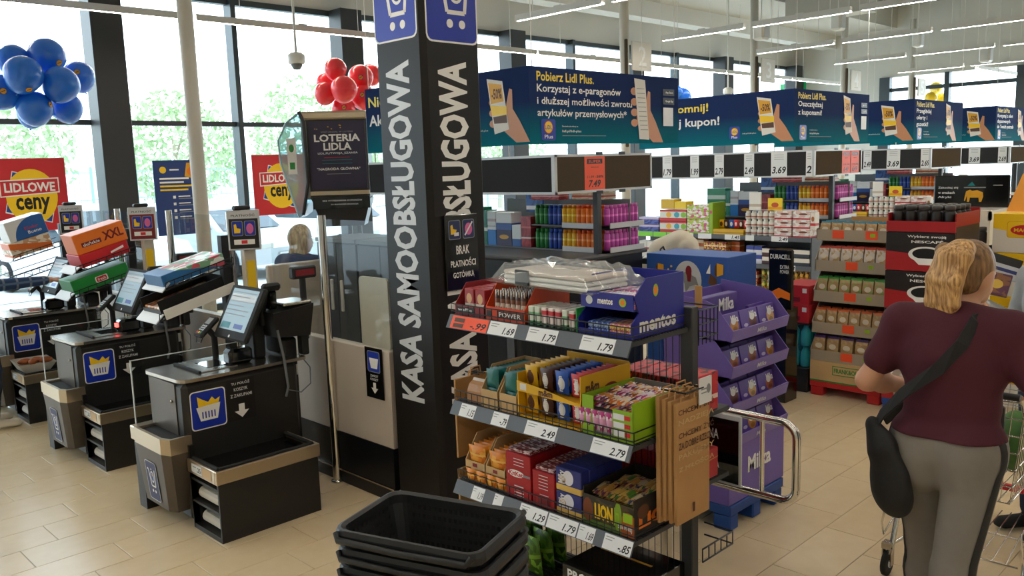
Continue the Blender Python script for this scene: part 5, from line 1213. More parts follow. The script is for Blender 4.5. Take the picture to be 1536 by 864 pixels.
MB().box(.02, .54, .0, .01, 1.50, 1.60).box(.02, .54, W-.01, W, 1.50, 1.60).box(.53, .55, 0, W, 1.50, 1.62).box(.0, .02, 0, W, 1.46, 1.54).obj('top_rim', 'coffee_red', t)
jar = MB().lathe([(.036, 0), (.04, .01), (.04, .10), (.03, .12)], 14).lathe([(.036, .118), (.036, .15), (.03, .154)], 14, (0, 0, 0), 1).mesh('jar', [MATS['coffee_black'], mat('jar_lid', S('#4a4644'), .4)])
for i in range(4):
    for j in range(5): put('coffee_jar', jar, (6.80+i*.11, 2.205+j*.094, 1.502), 'coffee jar with dark lid on top of the red and black stand', 'jar', 'coffee jars on the stand')
# white display with jars, black picture header
t = thing('white_display', 'white open display case of dark jars under a black picture header', 'display', (8.3, 2.36, 0)); W = .62
MB().box(0, .5, 0, .02, 0, 1.52).box(0, .5, W-.02, W, 0, 1.52).box(.48, .5, 0, W, 0, 1.55).box(0, .5, 0, W, 1.18, 1.22).box(0, .02, 0, W, .1, 1.18).box(0, .04, 0, W, 1.44, 1.53).obj('case', 'card_white', t)
hd = MB().box(.46, .48, -.02, W+.02, 1.53, 1.83, 0, .01).obj('header', 'gloss_black', t); p = Print((.46, W+.02, 1.53), **FX)
for i, s_ in enumerate(('Zakochaj się', 'w smakach', 'Afryki')): p.text('tag_white', s_, .04, .17-i*.045, .22-.03*i, .195-i*.045, .015)
p.done(hd, 'lettering'); p.poly('gold', [(.30, .05), (.32, .05), (.325, .09), (.40, .09), (.405, .05), (.425, .05), (.44, .10), (.435, .14), (.39, .16), (.34, .155), (.325, .165), (.29, .15), (.28, .10), (.275, .06), (.285, .06), (.30, .11)]); p.done(hd, 'elephant_print')
p.poly('teal', [(.30, .20), (.34, .24), (.37, .20)]); p.rect('grey_print', .27, .18, .46, .19); p.rect('grey_print', .52, .20, .60, .21); p.done(hd)
for j in range(5): put('dark_jar', jar, (8.4, 2.45+j*.11, 1.222), 'dark jar inside the white display case', 'jar', 'dark jars in the white case')
# yellow and white boxed display with red oval
for k, z in enumerate((.10, .50, .90, 1.25)):
    t = thing('yellow_carton', ('yellow and white carton, lowest of the column at the right edge', 'yellow and white carton, second lowest of the column at the right edge', 'yellow and white carton, second from the top at the right edge', 'yellow and white carton, topmost of the column at the right edge')[k], 'box', (7.5, 1.45, z if k else .0), 0, 'yellow cartons at the right edge'); hh = (.50, .40, .35, .31)[k]
    MB().box(0, .5, 0, .66, 0, hh-.004, 0, .003).obj('carton', 'yellow', t); p = Print((0, .66, 0), **FX); p.poly('card_white', [(0, 0), (.66, 0), (.66, hh*.62), (.30, hh*.42), (0, hh*.62)]); p.rrect('gold', .10, hh*.38, .34, hh*.80, .02); p.rrect('yellow', .105, hh*.39, .335, hh*.79, .02); p.oval('red', .22, hh*.58, .095, hh*.13); p.text('yellow', 'MAGGI', .15, hh*.53, .29, hh*.63, .03); p.done(t)
t = thing('picture_standee', 'slanted orange and cream food picture board above the yellow cartons', 'board', (7.72, 1.86, 1.56), 0); hd = MB().add([(0, .22, 0), (0, -.12, 0), (.10, -.22, .30), (.10, .14, .30), (.012, .22, 0), (.012, -.12, 0), (.112, -.22, .30), (.112, .14, .30)], [(0, 3, 2, 1), (4, 5, 6, 7), (0, 1, 5, 4), (2, 3, 7, 6), (1, 2, 6, 5), (3, 0, 4, 7)]); hd.obj('board', pack('food_board', S('#ecdcc4'), (), [(S('#f0a024'), .95, .5, .32, 1.2), (S('#c8622a'), .45, .5, .1, .15), (S('#9a4a22'), .3, .25, .1, .1)], 'x', (S('#e0b890'), S('#d89a6a')), 7), t)
# brown jars tray beside it
for j in range(4): put('brown_pack', box_mesh(.08, .10, .12, [pack('brown_pack', S('#4a2c1c'), [(S('#c8a23a'), .6, .8)])], 'pack'), (7.8, 1.2+j*.11, 1.56), 'brown and gold pack behind the food picture board', 'pack', 'brown packs at the right edge')

# ------------------------------------------------------------------ blue bin with riding figure picture, battery standee, red and teal stacks
t = thing('blue_display_box', 'large blue display box with a white round picture and chocolate cubes', 'display', (6.0, 3.60, 0)); W = .80; mat('bin_blue', S('#2c57a8'), .5)
MB().box(0, .45, 0, W, 0, 1.27, 0, .004).obj('carton', 'bin_blue', t); p = Print((-.001, W, .87), **FX)
p.oval('silver_print', .42, .19, .135, .165, 28); p.poly('grey_print', [(.34, .24), (.40, .26), (.50, .22), (.54, .12), (.50, .16), (.44, .14), (.40, .08), (.39, .16)]); p.oval('maroon_print', .43, .27, .03, .045); p.poly('maroon_print', [(.41, .25), (.46, .25), (.45, .18), (.42, .18)]); p.rect('grey_print', .38, .065, .46, .08)
for u, v in ((.12, .21), (.70, .24)): p.poly('gold', [(u, v), (u+.06, v+.02), (u+.06, v+.10), (u, v+.11)]); p.poly('brown', [(u, v), (u-.02, v+.01), (u-.02, v+.08), (u, v+.11)])
p.poly('brown', [(.62, .18), (.70, .14), (.70, .22), (.64, .26)]); p.poly('white', [(.64, .26), (.64, .34), (.60, .26)]); p.oval('beige_print', .26, .30, .012, .01, 8); p.oval('beige_print', .23, .27, .01, .012, 8); p.done(t)
t = thing('battery_standee', 'black standee with orange picture beside the blue display box', 'display', (6.55, 3.22, .86)); 
t.location = (6.50, 3.30, 0); MB().box(0, .03, 0, .22, .80, 1.30, 0, .01).box(0, .2, .05, .17, 0, .80).obj('board', 'gloss_black', t); p = Print((0, .22, .80), **FX); p.text('tag_white', 'DURACELL', .02, .42, .20, .46, .02); p.done(t, 'lettering'); p.poly('orange', [(.01, .05), (.12, .10), (.20, .08), (.20, .14), (.10, .18), (.03, .14)]); p.done(t, 'orange_picture'); p.text('tag_white', 'EXTRA', .11, .34, .19, .37, .01); p.text('tag_white', 'POWER', .11, .30, .19, .33, .01); p.done(t)

# ------------------------------------------------------------------ checkout lanes: price boards, hanging signs, shelf banks
LX_ = (4.95, 9.34, 12.97, 16.75)
ORD = ('nearest', 'second', 'third', 'farthest')
mat('sign_text_yellow', S('#f0d23c'), .5)
def sign_mat():
    M = bpy.data.materials.new('sign_blue'); M.use_nodes = True; N = M.node_tree.nodes; L = M.node_tree.links; b = N['Principled BSDF']; b.inputs['Roughness'].default_value = .8; b.inputs['Specular IOR Level'].default_value = .05
    tc = N.new('ShaderNodeTexCoord'); sp = N.new('ShaderNodeSeparateXYZ'); L.new(tc.outputs['Generated'], sp.inputs[0])
    r_ = N.new('ShaderNodeValToRGB'); r_.color_ramp.elements[0].color = (*S('#12707f'), 1); r_.color_ramp.elements[1].color = (*S('#24345f'), 1); r_.color_ramp.elements[0].position = .02; r_.color_ramp.elements[1].position = .55
    L.new(sp.outputs[2], r_.inputs[0]); L.new(r_.outputs[0], b.inputs['Base Color']); return M
SIGN = sign_mat(); MATS['sign_blue'] = SIGN
def hand_phone(p, u, v, h, screen='receipt'):
    """printed hand holding a phone, about .8 h wide"""
    X = lambda a: u+a*h
    Y = lambda b: v+b*h
    p.poly('skin_print', [(X(.30), Y(.45)), (X(.52), Y(.55)), (X(.60), Y(.80)), (X(.66), Y(.78)), (X(.66), Y(.50)), (X(.80), Y(.32)), (X(1.0), Y(.0)), (X(.72), Y(.0)), (X(.52), Y(.14)), (X(.30), Y(.30))])
    for i in range(4): p.oval('skin_print', X(.24), Y(.78-i*.16), h*.09, h*.06, 10)
    if screen == 'receipt':
        p.poly('card_white', [(X(.24), Y(.98)), (X(.52), Y(.96)), (X(.62), Y(.04)), (X(.36), Y(.05))])
        for i in range(10): p.rect('grey_print', X(.30+.01*i), Y(.82-i*.07), X(.50+.01*i), Y(.83-i*.07)); p.k -= .25
        p.k += .25
    else:
        p.poly('card_white', [(X(.12), Y(.98)), (X(.46), Y(.92)), (X(.58), Y(.20)), (X(.26), Y(.14))]); p.poly('gold', [(X(.15), Y(.92)), (X(.44), Y(.87)), (X(.48), Y(.62)), (X(.20), Y(.60))])
        p.text('brown', '-50%', X(.22), Y(.66), X(.44), Y(.82), .03); p.poly('yellow', [(X(.18), Y(.58)), (X(.54), Y(.54)), (X(.54), Y(.42)), (X(.22), Y(.42))]); p.poly('brown', [(X(.24), Y(.40)), (X(.53), Y(.42)), (X(.54), Y(.30)), (X(.26), Y(.30))])
def lane_sign(k):
    X = LX_[k]; t = thing('lane_sign', ORD[k]+' hanging dark blue corner sign with yellow and white lettering', 'sign', (X, 4.75, 2.22)); L = 2.2; W = 2.06; h = .61
    a = MB().box(0, W, 0, .02, 0, h).obj('front_board', SIGN, t); b_ = MB().box(0, .02, .02, L, 0, h).obj('side_board', SIGN, t)
    for (x, y) in ((.05, .01), (W-.05, .01), (.01, L-.05)): MB().tube([(x, y, h), (x, y, CE-2.22 if X < 13 else 3.8)], .004, 6).obj('hanging_wire', 'white_plastic', t)
    p = Print((0, 0, 0), **FY)
    p.text('sign_text_yellow', 'Pobierz Lidl Plus.', .09, .50, .80, .575, .02); p.done(a, 'headline')
    lines = (('Korzystaj z e-paragonów', 'i dłuższej możliwości zwrotu', 'artykułów przemysłowych*'), ('Oszczędzaj', 'z kuponami!'), ('Przeglądaj', 'oferty i', 'gazetki!'), ('Korzystaj z ofert', 'dopasowanych', 'do Twoich potrzeb'))[k]
    ws = ((1.08, 1.24, 1.16), (.62, .60), (.58, .42, .46), (.9, .75, .95))[k]
    for i, s_ in enumerate(lines): p.text('white', s_, .09, .395-i*.095, .09+ws[i], .475-i*.095, .015); p.done(a, 'lettering')
    p.rrect('royal', .13, .03, .30, .20, .02); emblem(p, .215, .135, .055); p.text('white', 'Plus', .165, .045, .265, .075, .015)
    p.done(a, 'logo'); p.text('white', 'Dowiedz się więcej na', .38, .135, .58, .15, .0); p.text('white', 'lidl.pl/lidl-plus', .38, .09, .62, .115, .01); p.rect('grey_print', .38, .065, .95, .07)
    p.done(a, 'small_print'); hand_phone(p, 1.22 if k == 0 else 1.2, .01, .58, 'receipt' if k == 0 else 'coupon')
    p.done(a, 'hand_picture')
    if k != 2: p.rect('black', 1.80, .44, 1.98, .50); p.rect('black', 1.80, .36, 1.98, .42); p.text('white', 'App Store', 1.84, .455, 1.96, .48, .01); p.text('white', 'Google Play', 1.84, .375, 1.96, .40, .01); p.rect('tag_white', 1.80, .16, 1.96, .33); p.done(a, 'app_badges')
    p = Print((0, L, 0), **FX)
    p.text('sign_text_yellow', 'Nie zapomnij!', .05, .40, 1.06, .53, .02); p.done(b_, 'headline'); p.text('white', 'Aktywuj kupon!', .05, .22, 1.22, .36, .02)
    p.done(b_, 'lettering'); p.rrect('royal', 1.36, .07, 1.50, .22, .02); emblem(p, 1.43, .16, .05); p.text('white', 'Plus', 1.39, .08, 1.47, .11, .015); p.done(b_, 'logo'); p.text('white', 'lidl.pl/lidl-plus', 1.54, .12, 1.72, .14, .0)
    p.done(b_, 'small_print'); hand_phone(p, 1.66, .02, .54, 'coupon'); p.done(b_, 'hand_picture')
SIDE = ((), (('1.79', 1001, 14), ('1.99', 1042, 13), ('2.79', 1079, 14), ('2.49', 1124, 15), ('3.69', 1169, 24), ('2', 1214, 9)), (('2.49', 1301, 12), ('3.69', 1340, 20), ('2.69', 1388, 14)), (('3.69', 1461, 17), ('2.69', 1503, 13)))
def price_board(k):
    X = LX_[k]; t = thing('price_board', ('nearest dark price board with one orange 7.49 tag', 'second dark price board with a row of white price tags and two orange tags', 'third dark price board with white price tags', 'farthest dark price board at the right edge with white price tags')[k], 'sign', (X, 4.5, 1.82)); W = 1.27; L = 2.45; h = .31
    a = MB().box(.02, W-.02, .0, .02, .02, h-.02).obj('front_panel', 'board_brown', t); b_ = MB().box(0, .02, .03, L, .02, h-.02).obj('side_panel', 'board_dark', t)
    fr_ = MB().box(0, W, -.006, .026, 0, .02).box(0, W, -.006, .026, h-.02, h).box(-.006, .026, -.006, .026, 0, h).box(W-.02, W, -.006, .026, 0, h); fr_.box(-.006, .026, .026, L, 0, .02).box(-.006, .026, .026, L, h-.02, h); fr_.obj('frame', 'silver_print', t)
    for x in (.5, .8): MB().box(x, x+.08, -.012, -.006, h-.01, h+.015).box(x, x+.08, -.012, -.006, -.015, .01).obj('clip', 'black', t)
    p = Print((0, 0, 0), **FY)
    def otag(u, w_, s_):
        p.rect('tag_orange', u, .02, u+w_, h-.02); p.rect('black', u+w_*.12, h-.08, u+w_*.88, h-.04); p.text('tag_orange', 'SUPER', u+w_*.2, h-.072, u+w_*.8, h-.05, .01); p.rect('brown', u+w_*.3, h-.11, u+w_*.7, h-.105)
        p.text('black', s_, u+w_*.18, .04, u+w_*.78, .10, .02, .25); p.text('brown', '11.99', u+w_*.12, .115, u+w_*.45, .135, .01); p.text('black', '-38%', u+w_*.5, .115, u+w_*.92, .135, .02); p.done(a, 'orange_tag')
    if k == 0: otag(.36, .26, '7.49')
    elif k == 1: otag(.72, .23, '6.49'); otag(.96, .23, '6.49')
    p = Print((0, L, 0), **FX)
    for s_, px, wpx in SIDE[k]:
        u = L+4.5-onx(px-wpx/2, 245, X)[1]; w_ = (L+4.5-onx(px+wpx/2, 245, X)[1])-u
        p.rect('tag_white', u, .01, u+w_, h-.01); p.text('black', s_, u+w_*.06, .045, u+w_*.94, .13, .025, .2)
        for i in range(3): p.rect('grey_print', u+w_*.2, h-.05-i*.025, u+w_*.8, h-.045-i*.025)
        p.done(b_, 'price_tag')
    MB().box(.555, .605, .03, .08, -.52, .02).obj('support_post', 'dark_metal', t);
    for y in (.5, L-.1): MB().tube([(.01, y, h), (.01, y, .398)], .006, 6).obj('hanger_rod', 'white_plastic', t)
for k in range(4): lane_sign(k); price_board(k)

# upper bank (cans and boxes above the counter), one for every lane
def canset(name, col, cap, r_=.026, h=.175): return can_mesh(r_, h, pack(name, col, [(tuple(min(1, c*1.6+.08) for c in col), .45, .55), (tuple(c*.45 for c in col), .0, .05)], (), 'y', None, 6, .3), mat(name+'_cap', cap, .4), name)
CANS = [('orange', canset('can_orange', S('#e8761c'), S('#e0561c'))), ('yellow', canset('can_yellow', S('#e9b31c'), S('#d98a1c'))), ('blue', canset('can_blue', S('#1d3f9c'), S('#2450b4'))), ('green', canset('can_green', S('#1f7a34'), S('#2a8a3a'))), ('magenta', canset('can_magenta', S('#b03a9a'), S('#c860b0')))]
cd_ = dict(CANS)
def upper_bank(k):
    X = LX_[k]+.62; t = thing('can_shelf', ORD[k]+' two-level shelf insert for spray cans on its dark counter', 'shelf', (X, 4.5, 1.30))
    MB().box(0, .34, .0, 1.5, .0, .012).box(0, .34, 0, .86, .215, .225).box(.33, .34, .0, 1.5, 0, .44).obj('shelf_body', 'grey_plastic', t)
    for z in (.0, .205): MB().box(-.012, -.002, .05, .48, z, z+.045).box(.05, .52, -.012, -.002, z, z+.045).obj('lip', 'silver_print', t)
    MB().box(0, .52, 0, .05, 0, .012).box(.34, .52, .05, .2, 0, .012).box(.34, .52, .05, .2, .215, .225).box(0, .52, 0, .05, .215, .225).obj('end_shelf', 'grey_plastic', t)
    for lv in range(2):
        z = 1.30+.013+lv*.213; wl = ('lower', 'upper')[lv]
        for j in range(8): put('spray_can', cd_['magenta'], (X+.06+j*.056, 4.535, z), 'magenta spray can in the %s end row of the %s lane' % (wl, ORD[k]), 'can', 'magenta cans, %s lane' % ORD[k])
        y = 4.60
        for c_, n in (('orange', 5), ('yellow', 3), ('blue', 3), ('green', 3)):
            for i in range(n):
                put('spray_can', cd_[c_], (X+.035, y, z), '%s spray can in the %s row of the %s lane' % (c_, wl, ORD[k]), 'can', '%s cans, %s lane' % (c_, ORD[k])); y += .0545
                if k == 0: put('spray_can', cd_[c_], (X+.09, y-.0545, z), '%s spray can in the %s row of the %s lane' % (c_, wl, ORD[k]), 'can', '%s cans, %s lane' % (c_, ORD[k]))
    def bx(y0, y1, z, h, m_, name, lab, x=0, d=.14, cat='box', pr=None):
        o = MB().box(0, d, 0, y1-y0-.004, 0, h, 0, .003).obj(name, m_, None, (X+x, y0, z)); tag(o, lab+' in the %s lane' % ORD[k], cat)
        if pr: p = Print((0, y1-y0-.004, 0), **FX); pr(p, y1-y0-.004, h); p.done(o)
    z = 1.313
    bx(5.37, 5.50, z, .28, pack('redbox_a', S('#8c1c2a'), [(S('#c85a5a'), .62, .68), (S('#e8d8d0'), .28, .33)], speck=(S('#a8303a'),), sscale=5), 'red_box', 'tall dark red box beside the green cans')
    bx(5.50, 5.62, z, .20, pack('wht_blue', S('#dfe3e6'), [(S('#2f5fa8'), .0, .35)]), 'white_box', 'white and blue box beside the dark red box')
    bx(5.62, 5.83, z, .21, pack('purple_dark', S('#2f2450'), [(S('#22509c'), .72, 1.0)], [(S('#d8a23a'), .5, .4, .3, .1)]), 'purple_box', 'dark purple box with gold lettering')
    bx(5.83, 5.95, z, .18, pack('blue_flat', S('#1f78c8'), [(S('#e3e6ea'), .82, 1)]), 'blue_box', 'plain bright blue box')
    bx(5.95, 6.02, z, .33, pack('green_teal', S('#1d8a72'), [(S('#d8e6de'), .4, .5)], speck=(S('#0f6a58'),)), 'green_box', 'tall teal green box at the back end')
    bx(5.83, 5.95, z+.182, .14, pack('white_pk', S('#d9dcdc'), [(S('#b8a8b0'), .3, .5)]), 'white_box', 'white box standing on the bright blue box')
    bx(5.62, 5.83, z+.212, .10, 'tag_white', 'white_box', 'white box standing on the dark purple box')
    bx(5.02, 5.36, 1.745, .07, pack('redbox_b', S('#9a2430'), [(S('#d9a0a0'), .4, .55)], speck=(S('#c84a50'),), sscale=9), 'flat_red_box', 'flat red box lying on top of the green and blue cans')
    bx(5.40, 5.62, 1.62, .24, pack('poster_small', S('#2a5fae'), [(S('#e8ecf0'), .1, .25)], speck=(S('#16407e'),)), 'blue_card', 'blue card standing behind the dark red box', .2, .02)
    bx(4.62, 4.98, 1.745, .10, pack('cream_box', S('#d6bf9a'), [(S('#c8402c'), .2, .35)], speck=(S('#e8dcc4'),), sscale=7), 'cream_box', 'cream box lying on top of the orange cans', .12, .18)
    bx(6.02, 6.3, z, .36, pack('green_boxes', S('#1f8a62'), [(S('#cfe0d6'), .15, .3), (S('#cfe0d6'), .6, .75)]), 'green_box', 'stacked green boxes')
for k in range(3): upper_bank(k)
# counters
for k in range(3):
    X = LX_[k]; t = thing('lane_counter', ORD[k]+' dark grey lane counter with rounded front corner', 'counter', (X, 4.46, 0)); mat('counter_dark', S('#4b4b4c'), .4)
    if k == 0:
        MB().box(.06, 1.2, .03, 2.3, 1.26, 1.297, 0, .012).obj('counter_top', 'counter_dark', t); MB().box(.08, 1.15, .06, 2.3, 0, 1.26).obj('cabinet', 'dark_body', t); MB().box(1.2, 1.45, .0, .1, 1.15, 1.2).box(1.38, 1.42, .0, .08, 0, 1.2).obj('end_bracket', 'dark_metal', t); MB().tube([(1.36, .02, 1.2), (1.37, .02, 1.27), (1.41, .02, 1.29), (1.44, .02, 1.25), (1.42, .02, 1.2)], .008, 8).obj('hook', 'dark_metal', t)
    else:
        MB().box(.52, 1.2, .06, 2.6, 0, 1.297).obj('cabinet', 'dark_body', t)
# shelf bank facing the shopper for lanes two to four
PK = {}
def pk(n, *a, **k_):
    if n not in PK: PK[n] = pack('lane_'+n, *a, **k_)
    return PK[n]
def shelf_bank(k):
    X = LX_[k]; t = thing('shelf_bank', ORD[k]+' lane shelf bank with grey shelves full of sweets and snacks', 'shelf', (X, 4.52, 0)); L = 2.6
    MB().box(.46, .5, 0, L, 0, 1.25).box(0.02, .46, 0, .02, 0, 1.12).obj('back_panel', 'dark_metal', t)
    tags = ((('', 957, 980, 'bright_green'), ('', 981, 1000, 'bright_green'), ('', 1001, 1019, 'bright_green'), ('', 1021, 1041, 'tag_white'), ('', 1048, 1068, 'tag_white'), ('1.45', 1088, 1111, 'tag_white'), ('', 1119, 1132, 'tag_white'), ('2.49', 1158, 1183, 'tag_white')),
            (('', 1021, 1041, 'tag_white'), ('1.2', 1056, 1068, 'tag_white'), ('', 1075, 1098, 'tag_white'), ('1.8', 1170, 1194, 'tag_white')), (('1.79', 1183, 1210, 'tag_white'),), ())
    for i, z in enumerate((1.12, .78, .45, .12)):
        sh = MB().box(0.0, .46, .02, L, z-.03, z).obj('shelf', 'dark_metal', t); MB().box(-.012, .0, .0, L, z-.05, z+.005).obj('price_rail', 'price_rail', sh)
        if k == 1 and tags[i]:
            p = Print((-.012, L, z-.05), **FX); yy = (348, 393, 437)[i]
            for s_, a, b_, m_ in tags[i]:
                u = 4.52+L-onx(a, yy, X)[1]; v = 4.52+L-onx(b_, yy, X)[1]
                if u < 0 or v > L: continue
                p.rect(m_, u, -.006, v, .06)
                if s_: p.text('black', s_, u+(v-u)*.45, .004, v-.005, .048, .02, .2)
                p.done(sh, 'price_tag')
        elif k != 1:
            p = Print((-.012, L, z-.05), **FX)
            for j in range(6): p.rect('tag_white', .1+j*.42, 0, .26+j*.42, .055); p.done(sh, 'price_tag')
    def Y(px, py): return float(onx(px, py, LX_[1])[1])
    def grid(px0, px1, z, kind, nx, nz, h, m_, name, lab, cat, depth=.12, rows=1, mats2=None, jx=0):
        ya, yb = Y(px1, 330), Y(px0, 330); w_ = (yb-ya)/nx
        if kind == 'box': me = box_mesh(depth, w_-.004, h-.003, [m_], name)
        elif kind == 'bag': me = pouch_mesh(w_*1.02, h, min(.05, depth), m_, name, 5)
        elif kind == 'jar': me = MB().lathe([(w_*.40, 0), (w_*.45, .01), (w_*.45, h*.7), (w_*.32, h*.82)], 10).lathe([(w_*.34, h*.8), (w_*.34, h*.98)], 10, (0, 0, 0), 1).mesh(name, [m_, mats2 or MATS['white']])
        for i in range(nx):
            for j in range(nz):
                x = X+.02+(depth/2 if kind != 'box' else 0)+jx
                put(name, me, (x, ya+w_*(i+.5), z+j*h), lab+' in the %s lane shelf bank' % ORD[k], cat, '%s, %s lane' % (lab, ORD[k]))
    z = 1.121
    grid(957, 987, z, 'box', 1, 2, .10, pk('blue', S('#22307e'), [(S('#c9b8d8'), .7, 1)], speck=(S('#4a5ab0'),)), 'sweets_box', 'dark blue sweets carton', 'box', .2)
    tr = mat('lane_red', S('#c01e28'), .5)
    grid(988, 1028, z, 'box', 1, 2, .15, pk('redcan', S('#c22028'), [(S('#d8dcd2'), .30, .85)], [(S('#3aa0b4'), .35, .58, .1, .25), (S('#e8b22a'), .65, .58, .1, .25), (S('#86b82a'), .1, .58, .1, .25)]), 'can_tray', 'red tray of coloured drink tubs', 'tray', .2)
    grid(990, 1010, z+.31, 'box', 1, 1, .13, pk('goldbox', S('#d8b01c')), 'yellow_box', 'dull yellow top box', 'box', .18); grid(1010, 1028, z+.31, 'box', 1, 1, .10, pk('yelbox', S('#f0cc1c')), 'yellow_box', 'bright yellow top box', 'box', .18)
    grid(1029, 1062, z, 'box', 1, 2, .185, pk('pinklime', S('#a8bf3a'), [(S('#93b01e'), 0, .1)], (), 'x', (S('#d04a86'), S('#ecdfe2')), 9), 'chew_display', 'lime and pink chew display', 'display', .3)
    grid(1062, 1068, z, 'box', 1, 1, .40, pk('lime', S('#8fb41e'), (), [(S('#c83a6a'), .5, .7, .3, .06)]), 'lime_box', 'plain lime box beside the chew display', 'box', .3)
    grid(1068, 1114, z, 'box', 1, 1, .07, pk('ylw', S('#dfae16'), [(S('#b8860c'), .3, .5)]), 'yellow_tray', 'yellow sweets tray', 'tray', .12)
    for j, c_ in enumerate(('yellow', 'brown', 'blue', 'red', 'brown', 'red')):
        for i in range(2):
            put('sweet_bag', cl[c_], (X+.18+i*.03, Y(1071+j*7.4, 330), z+.07), '%s sweet bag above the yellow tray in the %s lane shelf bank' % (c_, ORD[k]), 'sweets', '%s bags above the yellow tray, %s lane' % (c_, ORD[k]))
    wj = pk('whitejar', S('#dcd8cf'), [(S('#b05a4a'), .25, .4)])
    grid(1114, 1158, z, 'jar', 5, 3, .10, wj, 'white_jar', 'small white jar with red band', 'jar', .1)
    grid(1122, 1140, z+.31, 'box', 1, 1, .22, pk('whitecard', S('#e9e6e0'), [(S('#c8b8a8'), .2, .35)]), 'white_card', 'white display card above the jars', 'card', .02); grid(1150, 1172, z+.31, 'box', 1, 1, .15, pk('yelcard', S('#f2d01e'), [(S('#e89a1c'), .1, .3)], [(S('#c8501c'), .5, .45, .25, .2)]), 'yellow_card', 'yellow display card', 'card', .02)
    kc = pk('kinder', S('#e8e4e0'), [(S('#c8242c'), 0, .16)], [(S('#7a3a22'), .4, .6, .25, .12)], 'x', (S('#e9e6e2'), S('#d8b8b0')), 5)
    grid(1160, 1186, z, 'box', 1, 3, .105, kc, 'white_red_carton', 'white and red milk bar carton', 'box', .2); grid(1188, 1214, z, 'box', 1, 3, .105, kc, 'white_red_carton', 'white and red milk bar carton beside the big pack', 'box', .2)
    grid(1214, 1222, z+.1, 'box', 1, 1, .20, pk('bigpack', S('#e6ddd2'), [(S('#c83a3a'), .2, .35)], [(S('#a86a3a'), .5, .6, .3, .15)]), 'big_pack', 'big cream pack', 'box', .1)
    z = .781
    grid(957, 980, z, 'box', 2, 1, .22, pk('wr1', S('#dcd8d2'), [(S('#b8484c'), .45, .6)]), 'white_pack', 'white and red pack', 'box', .15); grid(980, 1000, z, 'box', 1, 2, .12, pk('rd1', S('#c22c30'), [(S('#e8d8c8'), .5, .8)]), 'red_pack', 'red and cream pack', 'box', .15)
    grid(1000, 1046, z+.0, 'box', 3, 3, .085, pk('or1', S('#e8842a'), [(S('#f2dcb8'), .45, .95)], (), 'x', (S('#d8602a'),), 5), 'orange_pack', 'small orange and cream pack', 'box', .12, 1, None, .13)
    grid(1024, 1052, z, 'box', 1, 1, .10, pk('rd2', S('#b02430'), (), [(S('#e0c8b8'), .5, .5, .15, .3)]), 'red_carton', 'low red carton before the orange packs', 'box', .1)
    grid(1054, 1088, z, 'box', 3, 2, .125, pk('br1', S('#a02a20'), [(S('#e8cfa8'), .5, .62)], (), 'x', (S('#5a1c14'), S('#d8a83a')), 6), 'bar_pack', 'red and brown bar pack', 'pack', .12); grid(1088, 1101, z, 'box', 1, 2, .125, pk('or2', S('#e0641c'), [(S('#f0d8a0'), .5, .6)]), 'orange_pack', 'tall orange pack', 'box', .12, 1, None, .12)
    grid(1090, 1118, z, 'box', 2, 1, .12, pk('wh1', S('#e2ddd6'), [(S('#b83a3a'), .2, .3)]), 'white_pack', 'low white pack', 'box', .1)
    grid(1118, 1142, z, 'box', 2, 2, .11, pk('bw1', S('#d6d8e4'), [(S('#3a4aa0'), .55, 1)]), 'blue_white_pack', 'blue and white pack', 'box', .12)
    for a, b_, c_, nm in ((1142, 1162, S('#4a2a2e'), 'dark brown'), (1162, 1186, S('#7a5a40'), 'brown'), (1188, 1214, S('#38404a'), 'slate')):
        grid(a, b_, z, 'box', 1, 2, .10, pk('dk'+nm, c_, [(S('#e4dcd0'), .45, .95)]), 'layered_pack', nm+' and white biscuit pack', 'biscuits', .15)
    z = .451
    gm = pk('grn', S('#6f8a2a'), (), [(S('#c8b83a'), .5, .6, .3, .15)], 'x', (S('#c86a1c'), S('#3a4a18')), 6); dk = pk('gdk', S('#2c2a1e'), (), [(S('#e0a02a'), .5, .6, .3, .15)], 'x', (S('#7a8a2a'), S('#c87a1c')), 6)
    grid(1140, 1180, z, 'bag', 5, 2, .14, gm, 'green_snack_bag', 'green and orange snack bag', 'bag', .06); grid(1182, 1214, z, 'bag', 4, 2, .14, dk, 'dark_snack_bag', 'dark snack bag with yellow print', 'bag', .06)
    grid(960, 1135, z, 'box', 9, 2, .12, pk('mixlow', S('#b03a3a'), [(S('#e0d0c0'), .3, .6)], (), 'x', (S('#d8a04a'),), 5), 'low_pack', 'red and cream pack on the low shelf', 'pack', .15)
    z = .121
    grid(960, 1214, z, 'box', 9, 2, .13, pk('mixbot', S('#5a6a3a'), [(S('#d8c8a0'), .3, .6)]), 'bottom_pack', 'green and cream pack on the bottom shelf', 'pack', .2)
for k in (1, 2, 3): shelf_bank(k)
# light green wire rack far behind the second lane, seen over the goods
for i, (px, m_, lab) in enumerate(((600, 0, ''),)):
    pass
for k in (1, 2):
    X = LX_[k]+1.25; t = thing('green_wire_rack', 'green framed rack of white packs behind the %s lane' % ORD[k], 'rack', (X, 4.9, 0))
    for y in (0, .9): MB().box(0, .03, y, y+.03, 0, 1.74).box(.3, .33, y, y+.03, 0, 1.74).obj('upright', 'green', t)
    for z in (1.0, 1.25, 1.5, 1.72): MB().box(0, .33, 0, .93, z-.02, z).obj('shelf', 'green', t)
    for z in (1.0, 1.25, 1.5):
        for j in range(5): put('white_pack', box_mesh(.12, .15, .18, [pk('wpk', S('#d6d4cc'), [(S('#b8a89a'), .4, .6)])], 'pack'), (X+.04, 5.04+j*.165, z+.001), 'white pack on the green framed rack behind the %s lane' % ORD[k], 'pack', 'white packs on the green rack, %s lane' % ORD[k])
